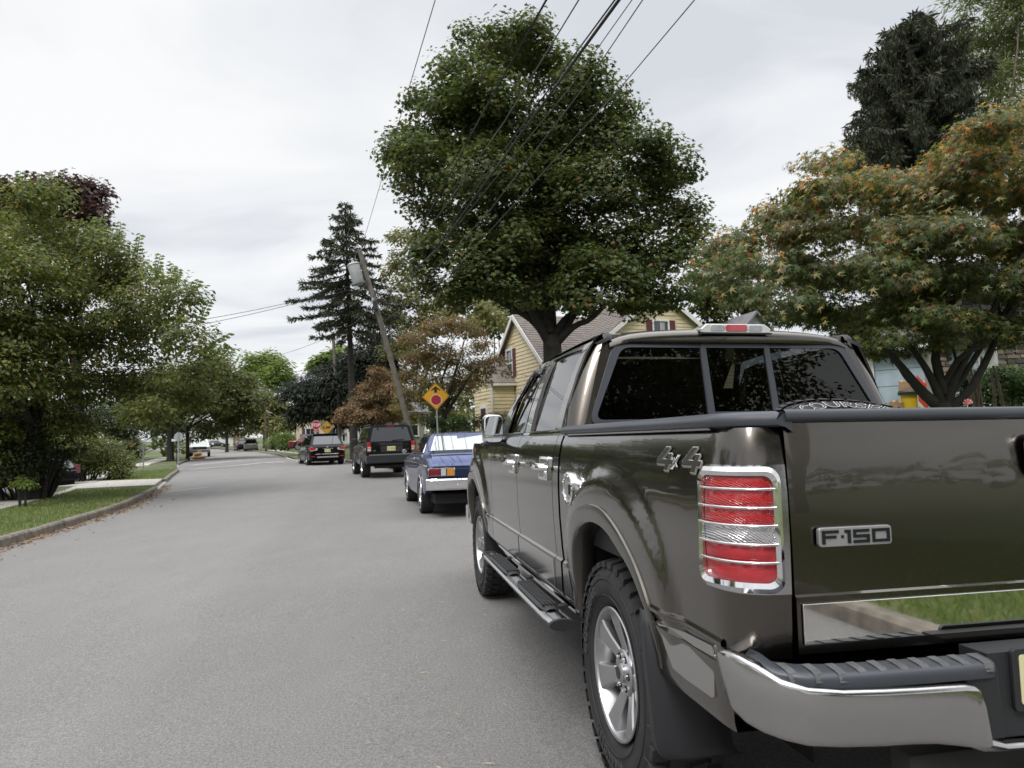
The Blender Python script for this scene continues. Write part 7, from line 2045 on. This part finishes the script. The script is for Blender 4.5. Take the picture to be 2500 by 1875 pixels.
text('plate_lettering','H',.055,Matrix.Translation((-.035,-.087,.545))@Matrix.Rotation(pi/2,4,'X'),blk_s,bc,.0005)
text('plate_lettering','T',.055,Matrix.Translation((-.035,-.087,.495))@Matrix.Rotation(pi/2,4,'X'),blk_s,bc,.0005)
# wheelchair symbol
mb = MB(); c_ = (-.10,-.087,.505)
mb.tube([(c_[0]+.024*cos(a_),c_[1],c_[2]+.024*sin(a_)) for a_ in np.linspace(2.0,6.2,14)], .0035, 5); mb.build('wheelchair_symbol', blk_s, bc)
MB().tube([(-.108,-.087,.556),(-.103,-.087,.530),(-.085,-.087,.518),(-.078,-.087,.490)], .004, 5).build('wheelchair_figure', blk_s, bc)
ww_m = mat('whitewall', (.6,.6,.58), .5)
for s in (-1,1):
    for yw in (1.15,4.0): wheel_s(bc, s*.84, yw, .335, .235, .205, s, chrome, ww_m)
bx(bc,'underside',-.8,.8,.1,4.9,.24,.40,dark,0)

# boxy black SUV
JX, JY, JYAW = -4.45, 25.8, .33
jc = empty('black_suv', (JX,JY,gz(-5.4,26.6)), JYAW, 'boxy black SUV on tall wheels parked beneath the leaning utility pole', 'car')
jc.scale = (1.0,1,1)
car_body(jc, [(.0,.52,1.25,.86,.0),(.06,.50,1.27,.90,.0),(.6,.46,1.27,.915,.0),(3.0,.46,1.25,.915,.0),(4.2,.48,1.16,.90,.02),(4.35,.55,1.05,.85,.02)], black_p, arches=(.95,3.65), r_arch=.42)
greenhouse(jc, .03,.16,2.5,3.1,1.24,1.88,.86,.70,black_p,carglass,sides=((.05,.28),(.32,.60),(.63,.92)),rear=(.88,.10,.88),crown=.035)
for s in (-1,1):
    bx(jc,'tail_lamp_red',s*.79-.06,s*.79+.06,-.03,.1,.93,1.28,red_l,.01); bx(jc,'tail_lamp_amber',s*.79-.06,s*.79+.06,-.035,.08,1.06,1.12,mat('pale_amber',(.6,.4,.3),.3),.0); bx(jc,'tail_lamp_clear',s*.79-.06,s*.79+.06,-.035,.08,.97,1.04,white_l,.0)
    for yw in (.95,3.65):
        wheel_s(jc, s*.82, yw, .40, .30, .25, s, mat('bright_rim',(.85,.85,.85),.15,.9))
        pts_ = [(s*.925,yw+.45*cos(a_),.42+.43*sin(a_)) for a_ in np.linspace(-.1,pi+.1,14)]
        MB().tube(pts_, .035, 6).build('wheel_arch_flare', black_pl, jc)
    bx(jc,'door_mirror',s*1.02-.10,s*1.02+.10,2.55,2.68,1.28,1.46,black_pl,.03)
    MB().beam((s*.66,.4,1.93),(s*.66,2.3,1.93),.04,.04).build('roof_rail', black_pl, jc)
    bx(jc,'glass_hinge',s*.45-.02,s*.45+.02,.06,.12,1.74,1.84,black_pl,.0)
MB().add([(-.78,.045,1.30),(-.0,.045,1.305),(.78,.045,1.30),(.78,.04,1.27),(-.78,.04,1.27)],[(0,1,2,3,4)]).build('tailgate_seam', dark, jc, smooth=0)
bx(jc,'rear_bumper',-.90,.90,-.12,.10,.52,.80,black_pl,.03); bx(jc,'bumper_step',-.80,.80,-.13,.0,.795,.84,mat('grey_plastic_trim',(.16,.165,.17),.5),.01)
bx(jc,'grab_trim',-.42,.42,-.03,.02,1.16,1.24,black_pl,.01); bx(jc,'plate_recess',-.38,.42,-.012,.02,.91,1.14,mat('satin_black',(.03,.03,.033),.35),.01)
nplate(jc,-.0,-.02,1.04,.305,.155,plate_y,'Y11-CLW'); bx(jc,'high_brake_lamp',-.12,.14,.11,.15,1.83,1.86,red_l,.0)
MB().beam((.05,-.005,1.33),(.50,.02,1.36),.02,.02).build('wiper', black_pl, jc)
MB().tube([(-.6,.1,.40),(.6,.1,.40)], .06, 8).build('axle', under, jc); MB().lathe([(-.16,.001),(-.1,.12),(.1,.12),(.16,.001)],14,'y',Matrix.Translation((.1,.9,.40))).build('differential', under, jc)
bx(jc,'underside',-.7,.7,.1,4.1,.42,.60,dark,0)
text('badge','4x4',.07,Matrix.Translation((-.60,-.006,.98))@Matrix.Rotation(pi/2,4,'X'),chrome,jc,.001); text('badge','3.7L',.06,Matrix.Translation((.60,-.006,1.0))@Matrix.Rotation(pi/2,4,'X'),chrome,jc,.001)

def suv_like(name, label, x, y, yaw, L, w, zs, zr, m, gm, rw=.36, roof=(.05,.35,2.6,3.5), r_arch=.38, wyl=None, cat='car', front=False):
    c_ = empty(name, (x,y,gz(x,y)), yaw, label, cat)
    wy = wyl or (L*.19, L*.78)
    car_body(c_, [(.0,.34,zs-.12,w*.88,.0),(.10,.30,zs-.02,w*.96,.01),(.7,.26,zs,w,.01),(L*.65,.26,zs-.02,w,.02),(L*.93,.30,zs-.18,w*.95,.03),(L,.36,zs-.35,w*.84,.02)], m, arches=wy, r_arch=r_arch)
    greenhouse(c_, roof[0],roof[1],roof[2],roof[3], zs-.02, zr, w*.90, w*.70, m, gm, sides=((.08,.30),(.33,.60),(.63,.92)), crown=.04, rear=(.86,.08,.88))
    for s in (-1,1):
        for yw in wy: wheel_s(c_, s*(w-.12), yw, rw, .24, rw*.66, s)
        bx(c_,'door_mirror',s*(w+.08)-.08,s*(w+.08)+.08,L*.62,L*.62+.1,zs,zs+.16,m,.03)
    bx(c_,'underside',-w*.8,w*.8,.15,L-.2,.2,.34,dark,0)
    return c_
# rounded black SUV
nc = suv_like('black_crossover', 'rounded black crossover with red and white tail lamps parked at the far right corner', -9.95, 38.0, .42, 4.9, .98, 1.08, 1.66, black_p, carglass, roof=(.12,.55,3.0,3.8))
for s in (-1,1):
    MB().prism(round_poly([(s*.93,.98),(s*.50,.90),(s*.55,.80),(s*.90,.76)],.04,3), -.02,.20,'y').build('tail_lamp_clear', white_l, nc, smooth=30)
    MB().prism(round_poly([(s*.945,.97),(s*.60,.92),(s*.62,.84),(s*.94,.82)],.04,3), -.035,.20,'y').build('tail_lamp_red', red_l, nc, smooth=30)
    bx(nc,'reflector',s*.75-.1,s*.75+.1,-.02,.05,.46,.50,red_l,0)
bx(nc,'chrome_bar',-.28,.28,-.03,.04,.86,.90,chrome,.0); nplate(nc,0,-.02,.77,.305,.155,plate_y,'S82 AVE')
bx(nc,'bumper_chrome',-.60,.60,-.05,.04,.57,.61,chrome,.01); bx(nc,'skid_plate',-.55,.55,-.05,.04,.40,.47,mat('satin_silver',(.5,.5,.5),.3,.8),.01)
bx(nc,'spoiler',-.66,.66,.42,.62,1.64,1.69,black_p,.02); MB().lathe([(-.03,.001),(-.03,.05),(.0,.055)],14,'y',Matrix.Translation((0,.02,.96))).build('badge', chrome, nc)
# minivan, dark car and others
silver = mat_paint('silver_car_paint', (.42,.42,.41), .7, .3); white_p = mat_paint('white_car_paint', (.66,.66,.65), .0, .3); redcar = mat_paint('dark_red_car_paint', (.16,.02,.03), .3, .3)
p = at(613, 1100, 101); mv = suv_like('silver_minivan', 'silver minivan driving away down the far street', p.x, 101, .36, 4.9, .97, 1.05, 1.72, silver, carglass, roof=(.1,.4,3.2,4.0))
for s in (-1,1): bx(mv,'tail_lamp',s*.82-.10,s*.82+.10,-.03,.1,.98,1.22,red_l,.01)
nplate(mv,0,-.02,.85,.4,.14,plate_y); bx(mv,'rear_bumper',-.9,.9,-.06,.05,.36,.60,silver,.03)
p = at(594, 1100, 108); dk = suv_like('dark_car', 'dark car parked left of the silver minivan', p.x, 108, .5, 4.6, .92, 1.0, 1.6, black_p, carglass)
for s in (-1,1): bx(dk,'tail_lamp',s*.78-.10,s*.78+.10,-.03,.1,.8,.95,red_l,.01)
p = at(652, 1090, 105); sc_ = suv_like('small_silver_car', 'small silver car half hidden behind the street lamp pole', p.x, 105, -1.2, 4.2, .88, .95, 1.45, silver, carglass)
p = at(703, 1094, 70)
rc_h = 1.12
rc = suv_like('red_sedan', 'dark red sedan parked side-on in the drive beyond the corner', p.x+.1, 70, -1.35, 4.7, .90, .92, 1.38, redcar, carglass, roof=(.75,1.35,2.7,3.5), rw=.33)
rc.location.z = rc_h
for s in (-1,1): bx(rc,'tail_lamp',s*.72-.14,s*.72+.14,-.02,.1,.70,.84,red_l,.01)
# white pickup, facing us
p = at(489.5, 1112, 74)
wp = empty('white_pickup_truck', (p.x, 74, gz(p.x,74)), pi+.40, 'white pickup truck facing the camera at the left kerb of the far street', 'pickup truck')
car_body(wp, [(.0,.5,1.15,.92,.0),(2.0,.5,1.15,.95,.0),(4.6,.5,1.12,.95,.04),(5.2,.5,1.02,.93,.03),(5.35,.5,.95,.86,.0)], white_p, arches=(1.1,4.4), r_arch=.42)
greenhouse(wp, 2.0,2.1,3.0,3.7,1.12,1.72,.86,.66,white_p,mat('pale_car_glass',(.25,.30,.28),.05,.5,.9,1.),crown=.04)
bx(wp,'grille',-.62,.62,5.30,5.40,.72,.98,black_pl,.02); bx(wp,'grille_bar',-.62,.62,5.38,5.42,.83,.87,chrome,0); bx(wp,'front_bumper',-.96,.96,5.28,5.50,.42,.68,chrome_worn,.03)
for s in (-1,1):
    bx(wp,'headlamp',s*.78-.13,s*.78+.13,5.2,5.41,.76,.96,white_l,.02); bx(wp,'door_mirror',s*1.18-.12,s*1.18+.12,3.4,3.5,1.12,1.32,white_p,.03)
    for yw in (1.1,4.4): wheel_s(wp, s*.82, yw, .38,.25,.22,s)
nplate(wp,0,5.52,.55,.3,.14,plate_y)
# tan sandbags
tan = mat('tan_sacking', (.52,.33,.17), .95, noise=(7,.2))
for k, (px_, py_, w_2, zz, lab) in enumerate(((478,1127,.55,0,'left tan sandbag lying on the street before the white pickup'),(490,1126,.55,0,'right tan sandbag lying on the street before the white pickup'),(483,1120,.42,.28,'tan sandbag lying on top of the other two'))):
    p = at(px_, py_, 62); mb = MB(); P_ = []
    for i in range(9):
        th_ = pi*i/8
        P_.append([((w_2*(.9+.1*sin(3*a_+k)))*sin(th_)*cos(a_)*.9, .4*sin(th_)*sin(a_), .17*(1-cos(th_))*1.0) for a_ in np.linspace(0,2*pi,15)])
    mb.grid(P_); o = mb.build('sandbag', tan, smooth=60); o.location = (p.x, 62, gz(p.x,62)+zz-.01); o['label'] = lab; o['category'] = 'sandbag'; o['group'] = 'sandbags on the far street'
# black car in the left driveway, mostly hidden
p = at(182, 1160, 27)
lc = suv_like('parked_black_car', 'black car with upright tail lamps parked in the left driveway behind shrubs', p.x-.85, 27.4, 1.1, 4.4, .88, .82, 1.22, black_p, carglass)
for s in (-1,1): bx(lc,'tail_lamp',s*.74-.08,s*.74+.08,-.02,.1,.62,.95,mat('dull_red_lens',(.16,.04,.05),.3,coat=1.),.01)
bx(lc,'chrome_bar',-.35,.35,-.03,.04,.80,.84,chrome,0)
p = at(525, 1077, 142); fc = suv_like('dark_blue_car', 'dark blue car parked side-on before the white bungalow', p.x-2, 142, -1.5, 4.6, .9, .9, 1.35, mat_paint('navy_car_paint',(.02,.025,.05),.3,.3), carglass, roof=(.7,1.3,2.7,3.5), rw=.33)
fc.location.z = 2.1
